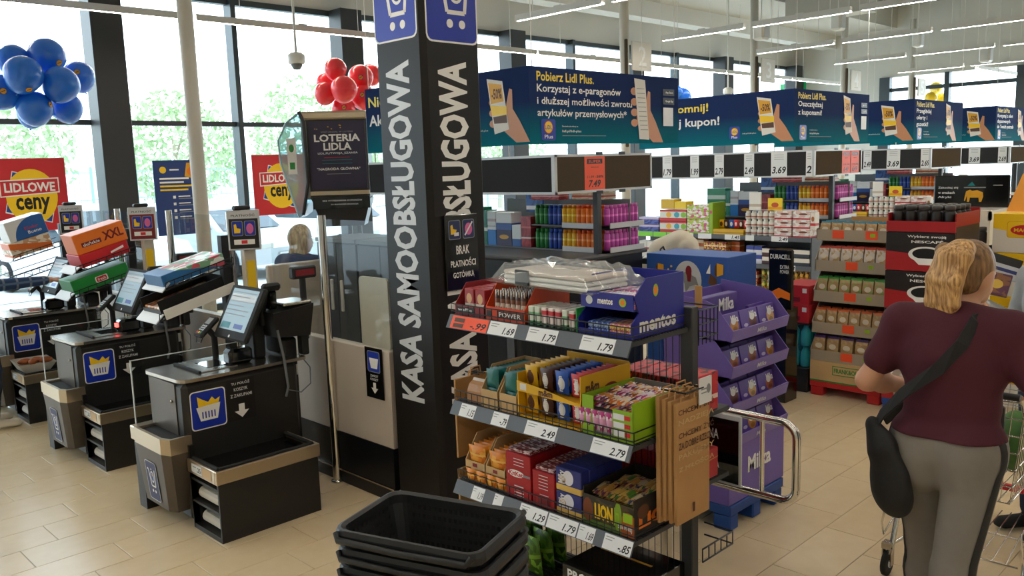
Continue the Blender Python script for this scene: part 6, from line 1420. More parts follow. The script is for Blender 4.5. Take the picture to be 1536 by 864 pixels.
# red cartons and teal bottle packs next to the snack stand
t = thing('black_plinth', 'low black plinth under the teal bottle packs', 'plinth', (6.92, 3.36, 0)); MB().box(0, .5, 0, .30, 0, .22, 0, .008).obj('box', 'dark_body', t)
tb = MB().lathe([(.04, 0), (.045, .01), (.045, .12), (.02, .165), (.02, .185)], 12).mesh('bottle', [mat('teal_bottle', S('#1f9aa8'), .25)])
for lv in range(2):
    for i in range(3):
        for j in range(3): put('teal_bottle', tb, (6.98+i*.1, 3.41+j*.1, .221+lv*.187), 'teal bottle in the %s layer on the black plinth' % ('lower', 'upper')[lv], 'bottle', 'teal bottles, %s layer' % ('lower', 'upper')[lv])
tag(MB().box(6.93, 7.40, 3.36, 3.66, .596, .61).obj('black_board', 'dark_body'), 'black separator board between the teal bottles and the red cartons', 'board')
for i in range(2): 
    o = MB().box(0, .4, 0, .28, 0, .165, 0, .004).obj('red_carton', 'lane_red', None, (6.94, 3.37, .611+i*.167)); tag(o, ('lower red carton above the teal bottles', 'upper red carton above the teal bottles')[i], 'box'); p = Print((0, .28, 0), **FX); p.rect('maroon_print', .05, .02, .2, .06); p.rect('tag_white', .22, .1, .26, .14); p.done(o)

# ------------------------------------------------------------------ people: smooth implicit surfaces
def sdf_eval(P_, prims, k):
    d = None
    for pr in prims:
        if pr[0] == 'c':
            a = np.array(pr[1], np.float32); b = np.array(pr[2], np.float32); ra, rb = pr[3], pr[4]; ab = b-a
            Q = P_-a
            if len(pr) > 5:      # flattened along a direction
                n = np.array(pr[5], np.float32); n /= np.linalg.norm(n); s_ = pr[6]
                Q = Q+((Q@n)*(1/s_-1))[..., None]*n
            t_ = np.clip((Q@ab)/max(1e-9, float(ab@ab)), 0, 1)
            e = np.sqrt(((Q-t_[..., None]*ab)**2).sum(-1))-(ra+(rb-ra)*t_)
            if len(pr) > 5: e = e*min(1, pr[6])**.5
        else:
            c = np.array(pr[1], np.float32); r_ = np.array(pr[2], np.float32); Q = P_-c
            if len(pr) > 3: Q = Q@np.array(pr[3], np.float32)
            Q = Q/r_; l = np.sqrt((Q**2).sum(-1)); e = (l-1)*float(r_.min())*.9+0*(l)
        if d is None: d = e
        else:
            h = np.clip(.5+.5*(d-e)/k, 0, 1); d = d*(1-h)+e*h-k*h*(1-h)
    return d
def nets(prims, res=.01, k=.03, clip=None, pad=.03, noise=0):
    lo = np.full(3, 9e9); hi = -lo
    for pr in prims:
        if pr[0] == 'c':
            for q_, r_ in ((pr[1], pr[3]), (pr[2], pr[4])): lo = np.minimum(lo, np.array(q_)-r_); hi = np.maximum(hi, np.array(q_)+r_)
        else: r_ = max(pr[2]); lo = np.minimum(lo, np.array(pr[1])-r_); hi = np.maximum(hi, np.array(pr[1])+r_)
    lo -= pad; hi += pad; n = np.ceil((hi-lo)/res).astype(int)+1
    ax = [np.arange(n[i], dtype=np.float32)*res+lo[i] for i in range(3)]
    G = np.stack(np.meshgrid(*ax, indexing='ij'), -1)
    D = sdf_eval(G, prims, k)
    if noise: D = D+noise*np.sin(G[..., 0]*noise_f[0])*np.sin(G[..., 1]*noise_f[1])*np.sin(G[..., 2]*noise_f[2]+G[..., 0]*20)
    if clip:
        for nn, dd in clip: D = np.maximum(D, G@np.array(nn, np.float32)-dd)
    Sg = D < 0
    c = Sg[:-1, :-1, :-1].astype(np.int8)
    tot = np.zeros([n[0]-1, n[1]-1, n[2]-1], np.int8)
    for i in (0, 1):
        for j in (0, 1):
            for l in (0, 1): tot += Sg[i:n[0]-1+i, j:n[1]-1+j, l:n[2]-1+l]
    act = (tot > 0) & (tot < 8); idx = -np.ones(act.shape, int); cells = np.argwhere(act); idx[act] = np.arange(len(cells))
    acc = np.zeros((len(cells), 3)); cnt = np.zeros(len(cells))
    cor = [(i, j, l) for i in (0, 1) for j in (0, 1) for l in (0, 1)]
    for a in cor:
        for axn in range(3):
            if a[axn]: continue
            b = list(a); b[axn] = 1
            va = D[cells[:, 0]+a[0], cells[:, 1]+a[1], cells[:, 2]+a[2]]; vb = D[cells[:, 0]+b[0], cells[:, 1]+b[1], cells[:, 2]+b[2]]
            m_ = (va < 0) != (vb < 0); t_ = np.where(m_, va/np.where(np.abs(va-vb) < 1e-9, 1e-9, va-vb), 0)
            p_ = np.array(a, float)[None]+t_[:, None]*(np.array(b, float)-np.array(a, float))[None]
            acc += p_*m_[:, None]; cnt += m_
    V = (cells+acc/np.maximum(cnt, 1)[:, None])*res+lo
    Fq = []
    for axn in range(3):
        o1, o2 = [(1, 2), (2, 0), (0, 1)][axn]
        s0 = [slice(None)]*3; s1 = [slice(None)]*3; s0[axn] = slice(0, -1); s1[axn] = slice(1, None)
        A = Sg[tuple(s0)]; B = Sg[tuple(s1)]; ch = np.argwhere(A != B)
        ch = ch[(ch[:, o1] > 0) & (ch[:, o2] > 0) & (ch[:, o1] < n[o1]-1) & (ch[:, o2] < n[o2]-1)]
        ins = A[tuple(ch.T)]
        def cell(d1, d2):
            q_ = ch.copy(); q_[:, o1] += d1; q_[:, o2] += d2; return idx[tuple(q_.T)]
        quad = np.stack([cell(-1, -1), cell(0, -1), cell(0, 0), cell(-1, 0)], 1); quad[~ins] = quad[~ins][:, ::-1]; Fq.append(quad)
    Fq = np.concatenate(Fq); Fq = Fq[(Fq >= 0).all(1)]
    return V, Fq
def sdf_obj(name, prims, m_, parent, res=.01, k=.03, clip=None, extra=None):
    sets = [nets(prims, res, k, clip)]+[nets(*e) for e in (extra or [])]
    V = []; Fq = []; o = 0
    for v, f in sets: V.append(v); Fq.append(f+o); o += len(v)
    V = np.concatenate(V); Fq = np.concatenate(Fq)
    me = bpy.data.meshes.new(name); me.vertices.add(len(V)); me.vertices.foreach_set('co', V.astype(np.float32).ravel())
    me.loops.add(Fq.size); me.loops.foreach_set('vertex_index', Fq.astype(np.int32).ravel()); me.polygons.add(len(Fq)); me.polygons.foreach_set('loop_start', np.arange(0, Fq.size, 4, dtype=np.int32))
    me.polygons.foreach_set('loop_total', np.full(len(Fq), 4, np.int32)); me.update(calc_edges=True); me.validate()
    me.polygons.foreach_set('use_smooth', [True]*len(me.polygons)); me.materials.append(MATS[m_] if isinstance(m_, str) else m_)
    return link(name, me, parent)
def vn(a): a = np.array(a, float); return a/np.linalg.norm(a)
def hand(wr, d, nrm, curl=.5, side=1, s=1.0):
    """palm + four fingers + thumb; d: pointing direction, nrm: back-of-hand normal, side: thumb side sign"""
    wr = np.array(wr, float); d = vn(d); nrm = vn(np.array(nrm)-d*np.dot(nrm, d)); x = np.cross(d, nrm)*side
    pr = [('c', wr, wr+d*.085*s, .030*s, .038*s, nrm, .5), ('c', wr-d*.03*s, wr+d*.02, .026*s, .028*s)]
    for i, (o, L) in enumerate(((.033, .070), (.011, .078), (-.011, .073), (-.031, .058))):
        p0 = wr+d*.085*s+x*o*s; dd = d.copy(); a = 0
        for j, f in enumerate((.46, .31, .23)):
            a += curl*(.7 if j == 0 else 1); dj = d*math.cos(a)-nrm*math.sin(a); p1 = p0+dj*L*f*s*1.15
            pr.append(('c', p0, p1, (.0098-.0008*j)*s, (.0092-.0009*j)*s)); p0 = p1
    p0 = wr+d*.025*s+x*.028*s; p1 = p0+(d*.7+x*.7-nrm*.2)*.042*s; p2 = p1+(d*.95+x*.15-nrm*(.3+.3*curl))*.034*s
    pr += [('c', p0, p1, .014*s, .012*s), ('c', p1, p2, .0115*s, .0095*s)]
    return pr
def limb(a, b, ra, rb, mid=None):
    a = np.array(a, float); b = np.array(b, float)
    if mid is None: return [('c', a, b, ra, rb)]
    m_ = a+(b-a)*mid[0]; return [('c', a, m_, ra, mid[1]), ('c', m_, b, mid[1], rb)]
def person(name, label, loc, rz, J, top, legs, hair, hair_prims, sleeve='long', res=.011, shoes='rubber', skin='skin', fem=True, hands=True, torso_w=1.0):
    """J: joints in a frame that faces +y with x to the person's right"""
    t = thing(name, label, 'person', loc, rz)
    A = {k_: np.array(v, float) for k_, v in J.items()}
    hd = A['head']; fwd = vn(J.get('look', (0, 1, 0))); upv = vn(J.get('headup', (0, 0, 1))); rgt = np.cross(fwd, upv)
    R3 = np.stack([rgt, fwd, upv], 1)
    head = [('e', hd, (.076, .095, .112), R3), ('c', hd+upv*-.055+fwd*.035, hd+upv*-.095+fwd*.062, .05, .026), ('c', hd+upv*-.005+fwd*.092, hd+upv*-.032+fwd*.108, .010, .014), ('c', hd+fwd*.085+upv*-.062+rgt*-.014, hd+fwd*.085+upv*-.062+rgt*.014, .012, .012)]
    for s_ in (-1, 1): head.append(('e', hd+rgt*.078*s_-fwd*.01-upv*.01, (.010, .022, .032), R3))
    neck = [('c', hd-upv*.07-fwd*.01, A['neck']-np.array([0, 0, .05]), .047, .056)]
    w_ = torso_w
    ch, wa, pe = A['chest'], A['waist'], A['pelvis']; sx = vn(A['sr']-A['sl']); hx = vn(A['hr']-A['hl'])
    tors = [('e', ch+np.array([0, -.005, .01]), (.178*w_, .118, .20)) if J.get('upright', True) else ('c', ch-sx*.09*w_, ch+sx*.09*w_, .115, .115), ('c', ch, wa, .135*w_, .12*w_), ('c', wa-hx*.05*w_, wa+hx*.05*w_, .105, .105), ('c', pe-hx*.075*w_, pe+hx*.075*w_, .115*w_, .115*w_), ('c', A['sl'], A['sr'], .058, .058), ('c', A['neck']-np.array([0, 0, .04]), A['sl'], .05, .05), ('c', A['neck']-np.array([0, 0, .04]), A['sr'], .05, .05)]
    arms = []; ah = []
    for s_, (S_, E_, W_) in ((-1, ('sl', 'el', 'wl')), (1, ('sr', 'er', 'wr'))):
        arms += limb(A[S_], A[E_], .056, .042) + limb(A[E_], A[W_], .042, .027, (.3, .040))
        dd = A.get('hd'+S_[1]); dd = dd if dd is not None else A[W_]-A[E_]; nn = J.get('hn'+S_[1], (0, 0, 1))
        if hands: ah.append((hand(A[W_], dd, nn, J.get('curl', .55), -s_*J.get('ts', 1)), .0045, .006))
    lg = []
    for s_, (H_, K_, N_, T_) in ((-1, ('hl', 'kl', 'nl', 'tl')), (1, ('hr', 'kr', 'nr', 'tr'))):
        lg += limb(A[H_], A[K_], .088, .058) + limb(A[K_], A[N_], .057, .036, (.35, .056)) + [('c', A[N_]-np.array([0, 0, .045]), A[T_], .034, .026)]
        bt = A[H_]*.75+pe*.25+np.array([0, -.045, -.01]); lg.append(('c', bt, bt+np.array([0, 0, -.05]), .085, .08))
    body = sdf_obj('body', head+neck+tors+arms+lg, skin, t, res, .028, None, ah)
    # clothing
    inf = lambda L, e: [(p_[0], p_[1], p_[2], p_[3]+e, p_[4]+e, *p_[5:]) if p_[0] == 'c' else (p_[0], p_[1], tuple(np.array(p_[2])+e), *p_[3:]) for p_ in L]
    sl = []
    for S_, E_, W_ in (('sl', 'el', 'wl'), ('sr', 'er', 'wr')):
        if sleeve == 'short': sl += limb(A[S_], A[S_]+(A[E_]-A[S_])*.62, .072, .066)
        else: sl += limb(A[S_], A[E_], .07, .058)+limb(A[E_], A[W_]-(A[W_]-A[E_])*.06, .058, .042)
    hem = J.get('hem', .93)
    cl_ = [((0, 0, -1), -hem), ((0, .0, 1), A['neck'][2]+.045)] if J.get('upright', True) else None
    if sleeve == 'short':
        cl_ = cl_
    sdf_obj('shirt' if sleeve == 'short' else 'jacket', inf(tors, .016)+sl+([('c', A[h_], A[h_]+(A[k_]-A[h_])*.25, .118, .112) for h_, k_ in (('hl', 'kl'), ('hr', 'kr'))]+[('c', A[h_]*.75+pe*.25+np.array([0, -.05, .01]), A[h_]*.75+pe*.25+np.array([0, -.05, -.05]), .108, .10) for h_ in ('hl', 'hr')] if J.get('upright', True) else []), top, t, res, .03, cl_)
    lk = []
    for H_, K_, N_ in (('hl', 'kl', 'nl'), ('hr', 'kr', 'nr')):
        lk += limb(A[H_], A[K_], .104, .076)+limb(A[K_], A[N_]+np.array([0, 0, .02]), .075, .058, (.35, .074))
        bt = A[H_]*.75+pe*.25+np.array([0, -.045, -.01]); lk.append(('c', bt, bt+np.array([0, 0, -.05]), .098, .092))
    sdf_obj('trousers', inf(tors[2:4], .012)+lk, legs, t, res, .022, [((0, 0, 1), J.get('belt', 1.02))])
    for N_, T_ in (('nl', 'tl'), ('nr', 'tr')):
        n0 = A[N_]-np.array([0, .03, .05]); e_ = A[T_]; fdir = vn((e_-n0)*np.array([1, 1, 0]))
        sdf_obj('shoe', [('c', n0-fdir*.015, e_+fdir*.01, .045, .042, (0, 0, 1), .8), ('c', A[N_]+np.array([0, 0, -.01]), n0, .046, .046), ('c', n0-fdir*.02+np.array([0, 0, -.02]), e_+fdir*.02-np.array([0, 0, .012]), .042, .042, (0, 0, 1), .35)], shoes, t, .008, .015, [((0, 0, -1), 0)])
    if hair_prims: sdf_obj('hair', hair_prims(hd, fwd, upv, rgt), hair, t, .007, .014)
    for s_ in (-1, 1):
        e_ = hd+fwd*.083+rgt*.031*s_+upv*.004; MB().ball(e_, .011, 0, 10, 6).obj('eye', 'white_plastic', t); MB().ball(e_+fwd*.006, .0065, 0, 8, 6).obj('iris', 'brown', t)
        MB().tube([e_+upv*.019-rgt*.014+fwd*.004, e_+upv*.023+fwd*.008, e_+upv*.019+rgt*.014+fwd*.004], .003, 5).obj('eyebrow', hair, t)
    MB().tube([hd+fwd*.098-upv*.06-rgt*.022, hd+fwd*.104-upv*.061, hd+fwd*.098-upv*.06+rgt*.022], .0045, 6).obj('lips', mat('lip', S('#a8564e'), .5), t)
    return t
def fibre(name, c0, c1, sc=60, stretch=.12, rough=.45):
    M = bpy.data.materials.new(name); M.use_nodes = True; MATS[name] = M; N = M.node_tree.nodes; L = M.node_tree.links; b = N['Principled BSDF']; b.inputs['Roughness'].default_value = rough
    tc = N.new('ShaderNodeTexCoord'); mp = N.new('ShaderNodeMapping'); mp.inputs['Scale'].default_value = (1, 1, stretch); L.new(tc.outputs['Object'], mp.inputs[0])
    n = N.new('ShaderNodeTexNoise'); n.inputs['Scale'].default_value = sc; n.inputs['Detail'].default_value = 4; L.new(mp.outputs[0], n.inputs['Vector'])
    r_ = N.new('ShaderNodeValToRGB'); r_.color_ramp.elements[0].color = (*c0, 1); r_.color_ramp.elements[1].color = (*c1, 1); r_.color_ramp.elements[0].position = .33; r_.color_ramp.elements[1].position = .68; L.new(n.outputs[0], r_.inputs[0]); L.new(r_.outputs[0], b.inputs['Base Color'])
    bp = N.new('ShaderNodeBump'); bp.inputs['Strength'].default_value = .9; bp.inputs['Distance'].default_value = .008; L.new(n.outputs[0], bp.inputs['Height']); L.new(bp.outputs[0], b.inputs['Normal']); return M
fibre('hair_blonde', S('#8f6236'), S('#e6b878'), 130, .07); fibre('hair_dark_blonde', S('#5a3d22'), S('#9c7444')); fibre('hair_ash', S('#8d7456'), S('#d8c19c')); fibre('hair_brown', S('#3a2718'), S('#6b4a30'))
mat('shirt_maroon', S('#4a1626'), .85, bump=.25, bscale=14, vary=.08, vscale=5); mat('sweat_grey', S('#7d7871'), .9, bump=.35, bscale=12, vary=.06, vscale=30); mat('jacket_pale', S('#b0b3b4'), .85, bump=.4, bscale=10); mat('jeans', S('#2a3448'), .9); mat('bag_black', S('#141416'), .7, bump=.3, bscale=20)
mat('coat_cream', S('#d8cdb9'), .9, bump=.4, bscale=9); mat('uniform_blue', S('#3b4668'), .85, bump=.3, bscale=12)
M = bpy.data.materials.new('plaid'); M.use_nodes = True; MATS['plaid'] = M; N = M.node_tree.nodes; L = M.node_tree.links; tc = N.new('ShaderNodeTexCoord'); cur = None
for i, (ax, sc) in enumerate((('X', 9), ('Y', 9), ('Z', 9))):
    wv = N.new('ShaderNodeTexWave'); wv.bands_direction = ax; wv.inputs['Scale'].default_value = sc/3.2; L.new(tc.outputs['Object'], wv.inputs['Vector']); r_ = N.new('ShaderNodeValToRGB'); r_.color_ramp.elements[0].position = .9; r_.color_ramp.elements[1].position = .96; L.new(wv.outputs[0], r_.inputs[0])
    mx = N.new('ShaderNodeMix'); mx.data_type = 'RGBA'; L.new(r_.outputs[0], mx.inputs[0])
    if cur is None: mx.inputs[6].default_value = (*S('#2f4a72'), 1)
    else: L.new(cur, mx.inputs[6])
    mx.inputs[7].default_value = (*(S('#a8a498'), S('#7f8a98'), S('#5f7a9c'))[i], 1); cur = mx.outputs[2]
L.new(cur, N['Principled BSDF'].inputs['Base Color']); N['Principled BSDF'].inputs['Roughness'].default_value = .9

# --- woman with the trolley, seen from behind
def hair_pony(h, f, u, r_):
    return [('e', h-f*.016+u*.016, (.090, .100, .112), np.stack([r_, f, u], 1)), ('c', h-f*.06-u*.03-r_*.03, h-f*.06-u*.03+r_*.03, .05, .05), ('c', h-f*.09+u*.06-r_*.01, h-f*.12+u*.075-r_*.02, .04, .035)]
def pony(h, f, u, r_):
    L = []
    for i in range(15):
        a = (i-7)/7; o = r_*.062*a
        q = r_*.045; p0 = h-f*.105+u*.09+o*.3+q; p1 = h-f*(.14+.02*math.cos(a*2))+u*.06+o*.75+q*.8; p2 = h-f*(.15+.012*(i % 3))-u*.03+o*.95+q*.5; p3 = h-f*(.145+.01*((i*7) % 3))-u*.12+o*1.0+q*.2; p4 = h-f*(.13+.014*((i*7) % 3))-u*(.21+.03*((i*5) % 3)-.05*abs(a))+o*.9-r_*(.008*((i*3) % 4))
        L += [('c', p0, p1, .030, .028), ('c', p1, p2, .028, .025), ('c', p2, p3, .025, .02), ('c', p3, p4, .02, .004)]
    return L
J = dict(head=(.02, .10, 1.585), look=(.45, .9, -.12), neck=(.005, .03, 1.44), chest=(0, 0, 1.26), waist=(0, -.01, 1.08), pelvis=(0, -.05, .93), sl=(-.19, .0, 1.385), sr=(.19, .0, 1.385), el=(-.315, -.03, 1.135), er=(.33, -.02, 1.12), wl=(-.20, .25, 1.06), wr=(.27, .36, 1.03), hdl=(.5, .85, -.1), hdr=(-.2, .95, -.2),
         hl=(-.10, -.05, .88), hr=(.10, -.06, .88), kl=(-.085, .03, .49), kr=(.07, -.18, .48), nl=(-.09, .03, .10), nr=(.06, -.33, .14), tl=(-.10, .19, .035), tr=(.07, -.17, .04), hem=.975, belt=1.06, curl=.75)
WX, WY = 3.47, 1.09
woman = person('person', 'woman in a maroon shirt and grey striped sweatpants pushing a trolley, seen from behind', (WX, WY, 0), -math.pi/2+.06, J, 'shirt_maroon', 'sweat_grey', 'hair_dark_blonde', hair_pony, 'short', .0095, 'rubber', torso_w=1.06)
_f = vn((.45, .9, -.12)); _u = np.array([0, 0, 1.]); _r = np.cross(_f, _u); sdf_obj('ponytail', pony(np.array(J['head']), _f, _u, _r), 'hair_blonde', woman, .006, .012); MB().tube([np.array(J['head'])-_f*.105+_u*.088+_r*.03+.036*(math.cos(a)*_r+math.sin(a)*(_u*.6+_f*.8)) for a in np.linspace(0, 5.8, 12)], .007, 8).obj('hair_tie', 'rubber', woman)
# black stripe down the trouser seam
def seam(pts, off, wd):
    mb = MB(); pts = [np.array(p_, float) for p_ in pts]; V = []
    for p_ in pts: V += [p_+np.array([off*0, -wd, 0]), p_+np.array([0.004, 0, 0]), p_+np.array([off*0, wd, 0])]
    fs = []
    for i in range(len(pts)-1):
        for j in range(2): fs.append((3*i+j, 3*i+j+1, 3*i+j+4, 3*i+j+3))
    return mb.add(V, fs, 0, True)
from mathutils.bvhtree import BVHTree
tro = [c_ for c_ in bpy.data.objects if c_.parent == woman and c_.name.startswith('trousers')][0]
bvh = BVHTree.FromPolygons([v.co for v in tro.data.vertices], [tuple(p_.vertices) for p_ in tro.data.polygons])
for s_, H_, K_, N_ in ((1, 'hr', 'kr', 'nr'), (-1, 'hl', 'kl', 'nl')):
    a, b, c = [np.array(J[q_]) for q_ in (H_, K_, N_)]; V = []; fs = []
    for i in range(30):
        z = 1.0-(1.0-.15)*i/29
        ctr = a if z > a[2] else a+(b-a)*(a[2]-z)/(a[2]-b[2]) if z > b[2] else b+(c-b)*(b[2]-z)/(b[2]-c[2])
        row = []
        for dy in (-.055, -.045, -.035, -.025, -.015):
            hit = bvh.ray_cast(Vector((s_*.6, ctr[1]+dy, z)), Vector((-s_, 0, 0)))
            x = hit[0].x if hit[0] is not None else ctr[0]+s_*.06
            row.append((x+.003*s_, ctr[1]+dy, z))
        V += row
    for i in range(29):
        for j in range(4): fs.append((5*i+j, 5*i+j+1, 5*i+j+6, 5*i+j+5) if s_ > 0 else (5*i+j+5, 5*i+j+6, 5*i+j+1, 5*i+j))
    MB().add(V, fs, 0, True).obj('seam_stripe', 'bag_black', woman)
# shoulder bag: top-level, carried by the woman
bagt = thing('shoulder_bag', 'black cloth shoulder bag hanging at the left hip of the woman', 'bag', (WX, WY, 0), -math.pi/2+.06)
sdf_obj('pouch', [('c', (-.20, -.155, .90), (-.165, -.155, .74), .07, .10, (.6, .8, 0), .5), ('c', (-.25, -.14, .98), (-.21, -.15, .90), .04, .07, (.6, .8, 0), .6), ('c', (-.15, -.15, .72), (-.18, -.155, .78), .085, .10, (.6, .8, 0), .5)], 'bag_black', bagt, .008, .03)
st = [(-.245, -.145, .96), (-.21, -.15, 1.04), (-.13, -.168, 1.14), (-.01, -.165, 1.25), (.06, -.14, 1.35), (.085, -.085, 1.432), (.09, 0, 1.462), (.07, .09, 1.40), (-.02, .165, 1.25), (-.16, .15, 1.06), (-.26, .04, .95)]
mb = MB(); V = []; fs = []
for i, p_ in enumerate(st):
    p_ = np.array(p_); a = np.array(st[max(0, i-1)]); b = np.array(st[min(len(st)-1, i+1)]); d_ = vn(b-a); n_ = vn(np.array([p_[0], p_[1], 0])) if i not in (6,) else np.array([0, 0, 1.]); w_ = np.cross(d_, n_)*.024
    V += [p_-w_, p_+w_, p_+w_+n_*.006, p_-w_+n_*.006]
for i in range(len(st)-1):
    for j in range(4): fs.append((4*i+j, 4*i+(j+1) % 4, 4*i+4+(j+1) % 4, 4*i+4+j))
mb.add(V, fs, 0, False).obj('strap', 'bag_black', bagt)
# paper in her left hand
pc_ = onx(1343, 562, 3.70); V = []; fs = []
for i in range(5):
    for j in range(4): V.append((pc_[0]+.012*((i*3+j*2) % 4)-.02, pc_[1]+.045-.03*j+.006*(i % 2), pc_[2]-.07+.035*i))
for i in range(4):
    for j in range(3): a = i*4+j; fs.append((a, a+1, a+5, a+4))
V2 = [(v[0]+.004, v[1], v[2]) for v in V]; tag(MB().add(V, fs).add(V2, [f[::-1] for f in fs]).obj('paper_leaflet', 'card_white'), 'crumpled white paper held in the left hand of the woman', 'paper')

# --- shopping trolley heading +x
def trolley():
    t = thing('shopping_trolley', 'chrome wire shopping trolley full of goods, pushed by the woman', 'trolley', (3.97, 1.24, 0)); w0, w1 = .27, .24
    b = MB(); Zt, Zb = .98, .52
    def ringp(z):
        f = (z-Zb)/(Zt-Zb); xr = .04-.04*f*0; xf = .78+.10*f; wr_ = .23+.04*f; wf = .20+.03*f
        return [(xr, -wr_, z), (xf, -wf, z), (xf, wf, z), (xr, wr_, z)]
    for z in np.linspace(Zb, Zt, 7): b.tube(ringp(z)+[ringp(z)[0]], .0032 if z not in (Zt,) else .006, 6)
    top_, bot = ringp(Zt), ringp(Zb)
    for e in range(4):
        a0, a1, c0, c1 = [np.array(q_) for q_ in (bot[e], bot[(e+1) % 4], top_[e], top_[(e+1) % 4])]
        n = 20 if e % 2 == 0 else 12
        for i in range(n+1): b.tube([a0+(a1-a0)*i/n, c0+(c1-c0)*i/n], .0022, 5)
    for i in range(13): y = -.22+.44*i/12; b.tube([(.04, y, Zb), (.78, y*.9, Zb)], .0025, 5)
    b.obj('wire_basket', 'chrome', t)
    MB().tube([(-.04, -.27, 1.02), (-.04, .27, 1.02)], .016, 10).obj('handle', 'dark_body', t)
    for s_ in (-1, 1):
        MB().tube([(-.04, s_*.27, 1.02), (.02, s_*.27, .98), (.25, s_*.27, .60), (.10, s_*.285, .16), (.08, s_*.29, .11)], .0135, 10).obj('side_frame', 'chrome', t)
        MB().tube([(.10, s_*.285, .16), (.74, s_*.16, .20)], .009, 8).obj('base_rail', 'chrome', t)
        MB().tube([(.74, s_*.16, .20), (.80, s_*.19, .52)], .009, 8).obj('front_upright', 'chrome', t)
        MB().tube([(.02, s_*.285, .40), (.0, s_*.30, .30), (.05, s_*.31, .22), (.13, s_*.285, .30)], .005, 6).obj('side_loop', 'chrome', t)
        for x, y, nm in ((.08, .30, 'rear_wheel'), (.76, .10 if s_ > 0 else .16, 'front_wheel')):
            wz = MB().lathe([(.0, -.012), (.05, -.014), (.062, -.01), (.062, .01), (.05, .014), (0, .012)], 16).xf(Matrix.Rotation(math.pi/2, 4, 'X'))
            wo = wz.obj(nm, 'rubber', t, (x, s_*y, .0625)); MB().lathe([(0, -.018), (.02, -.018), (.02, .018), (0, .018)], 10).xf(Matrix.Rotation(math.pi/2, 4, 'X')).obj('hub', 'silver_print', wo)
            MB().box(x-.012, x+.03, s_*y-.022, s_*y-.016, .05, .15).box(x-.012, x+.03, s_*y+.016, s_*y+.022, .05, .15).box(x-.02, x+.03, s_*y-.022, s_*y+.022, .14, .17).obj('caster_fork', 'steel', t)
    lw_ = MB()
    for i in range(8): y = -.2+.4*i/7; lw_.tube([(.14, y, .19), (.74, y*.75, .21)], .003, 5)
    lw_.tube([(.14, -.25, .19), (.14, .25, .19)], .005, 6).tube([(.44, -.2, .2), (.44, .2, .2)], .005, 6).obj('lower_rack', 'chrome', t)
    MB().box(.0, .03, -.2, .2, .70, .96, 0, .008).obj('child_seat_panel', 'dark_body', t); MB().box(.80, .83, -.1, .1, .30, .33).obj('coin_lock', 'red', t)
trolley()
for i, (x, y, z, m_, nm, lab, sc) in enumerate(((4.35, 1.33, .53, pack('bread_bag', S('#c8924a'), (), [(S('#b83a2a'), .5, .5, .2, .15)], 'y', (S('#a86a2a'),), 5), 'bread_bag', 'golden bag of bread rolls in the trolley', (.20, .22, .14)), (4.60, 1.30, .53, pack('clear_bag', S('#b8b49a'), (), (), 'y', (S('#c8402c'), S('#d8d4c4')), 5), 'produce_bag', 'pale produce bag in the front of the trolley', (.2, .22, .16)),
        (4.15, 1.28, .53, mat('dark_bag', S('#23262a'), .5), 'dark_bag', 'dark green bag at the handle end of the trolley', (.16, .3, .30)), (4.42, 1.10, .53, mat('leaf_green', S('#3f6a2c'), .6, vary=.3, vscale=20), 'salad_bag', 'green salad bag in the trolley', (.24, .2, .30)), (4.36, 1.30, .69, mat('white_film', S('#d8d8d4'), .3, bump=.5, bscale=20), 'white_bag', 'white film bag on top of the goods in the trolley', (.2, .2, .16)))):
    mb = MB().ball((0, 0, sc[2]/2), 1, 0, 14, 9, (sc[0]/2, sc[1]/2, sc[2]/2))
    for j in range(len(mb.v)): v = mb.v[j]; k_ = 1+.09*math.sin(v[0]*60+i)*math.sin(v[1]*50)*math.sin(v[2]*55+1); mb.v[j] = (v[0]*k_, v[1]*k_, v[2])
    tag(mb.obj(nm, m_, None, (x, y, z)), lab, 'food')

# --- customer in plaid at the farthest self-checkout
hp = ony(72, 420, 8.42)
base = np.array([1.74, 8.12, 0])
def short_hair(h, f, u, r_): return [('e', h-f*.015+u*.025, (.084, .10, .10), np.stack([r_, f, u], 1))]
dx, dy, dz = float(hp[0]-base[0]), float(hp[1]-base[1]), float(hp[2])
# person faces +x: local y = world x, local x = -world y
J = dict(head=(0, .06, 1.62), neck=(0, .02, 1.47), chest=(0, 0, 1.29), waist=(0, 0, 1.09), pelvis=(0, 0, .94), sl=(-.2, 0, 1.41), sr=(.2, 0, 1.41), wl=(-dy, dx, dz), el=(-.24, .20, 1.17), er=(.29, -.06, 1.12), wr=(.30, .02, .86), hl=(-.1, 0, .9), hr=(.1, 0, .9), kl=(-.11, .03, .5), kr=(.11, .04, .5), nl=(-.11, .0, .1), nr=(.13, .0, .1), tl=(-.12, .15, .035), tr=(.15, .15, .035), hem=.92, curl=.35, hnl=(0, 0, 1))
person('person', 'person in a blue plaid shirt touching the far checkout screen at the left edge', tuple(base), -math.pi/2, J, 'plaid', 'jeans', 'hair_brown', short_hair, 'long', .012, 'coat_cream')
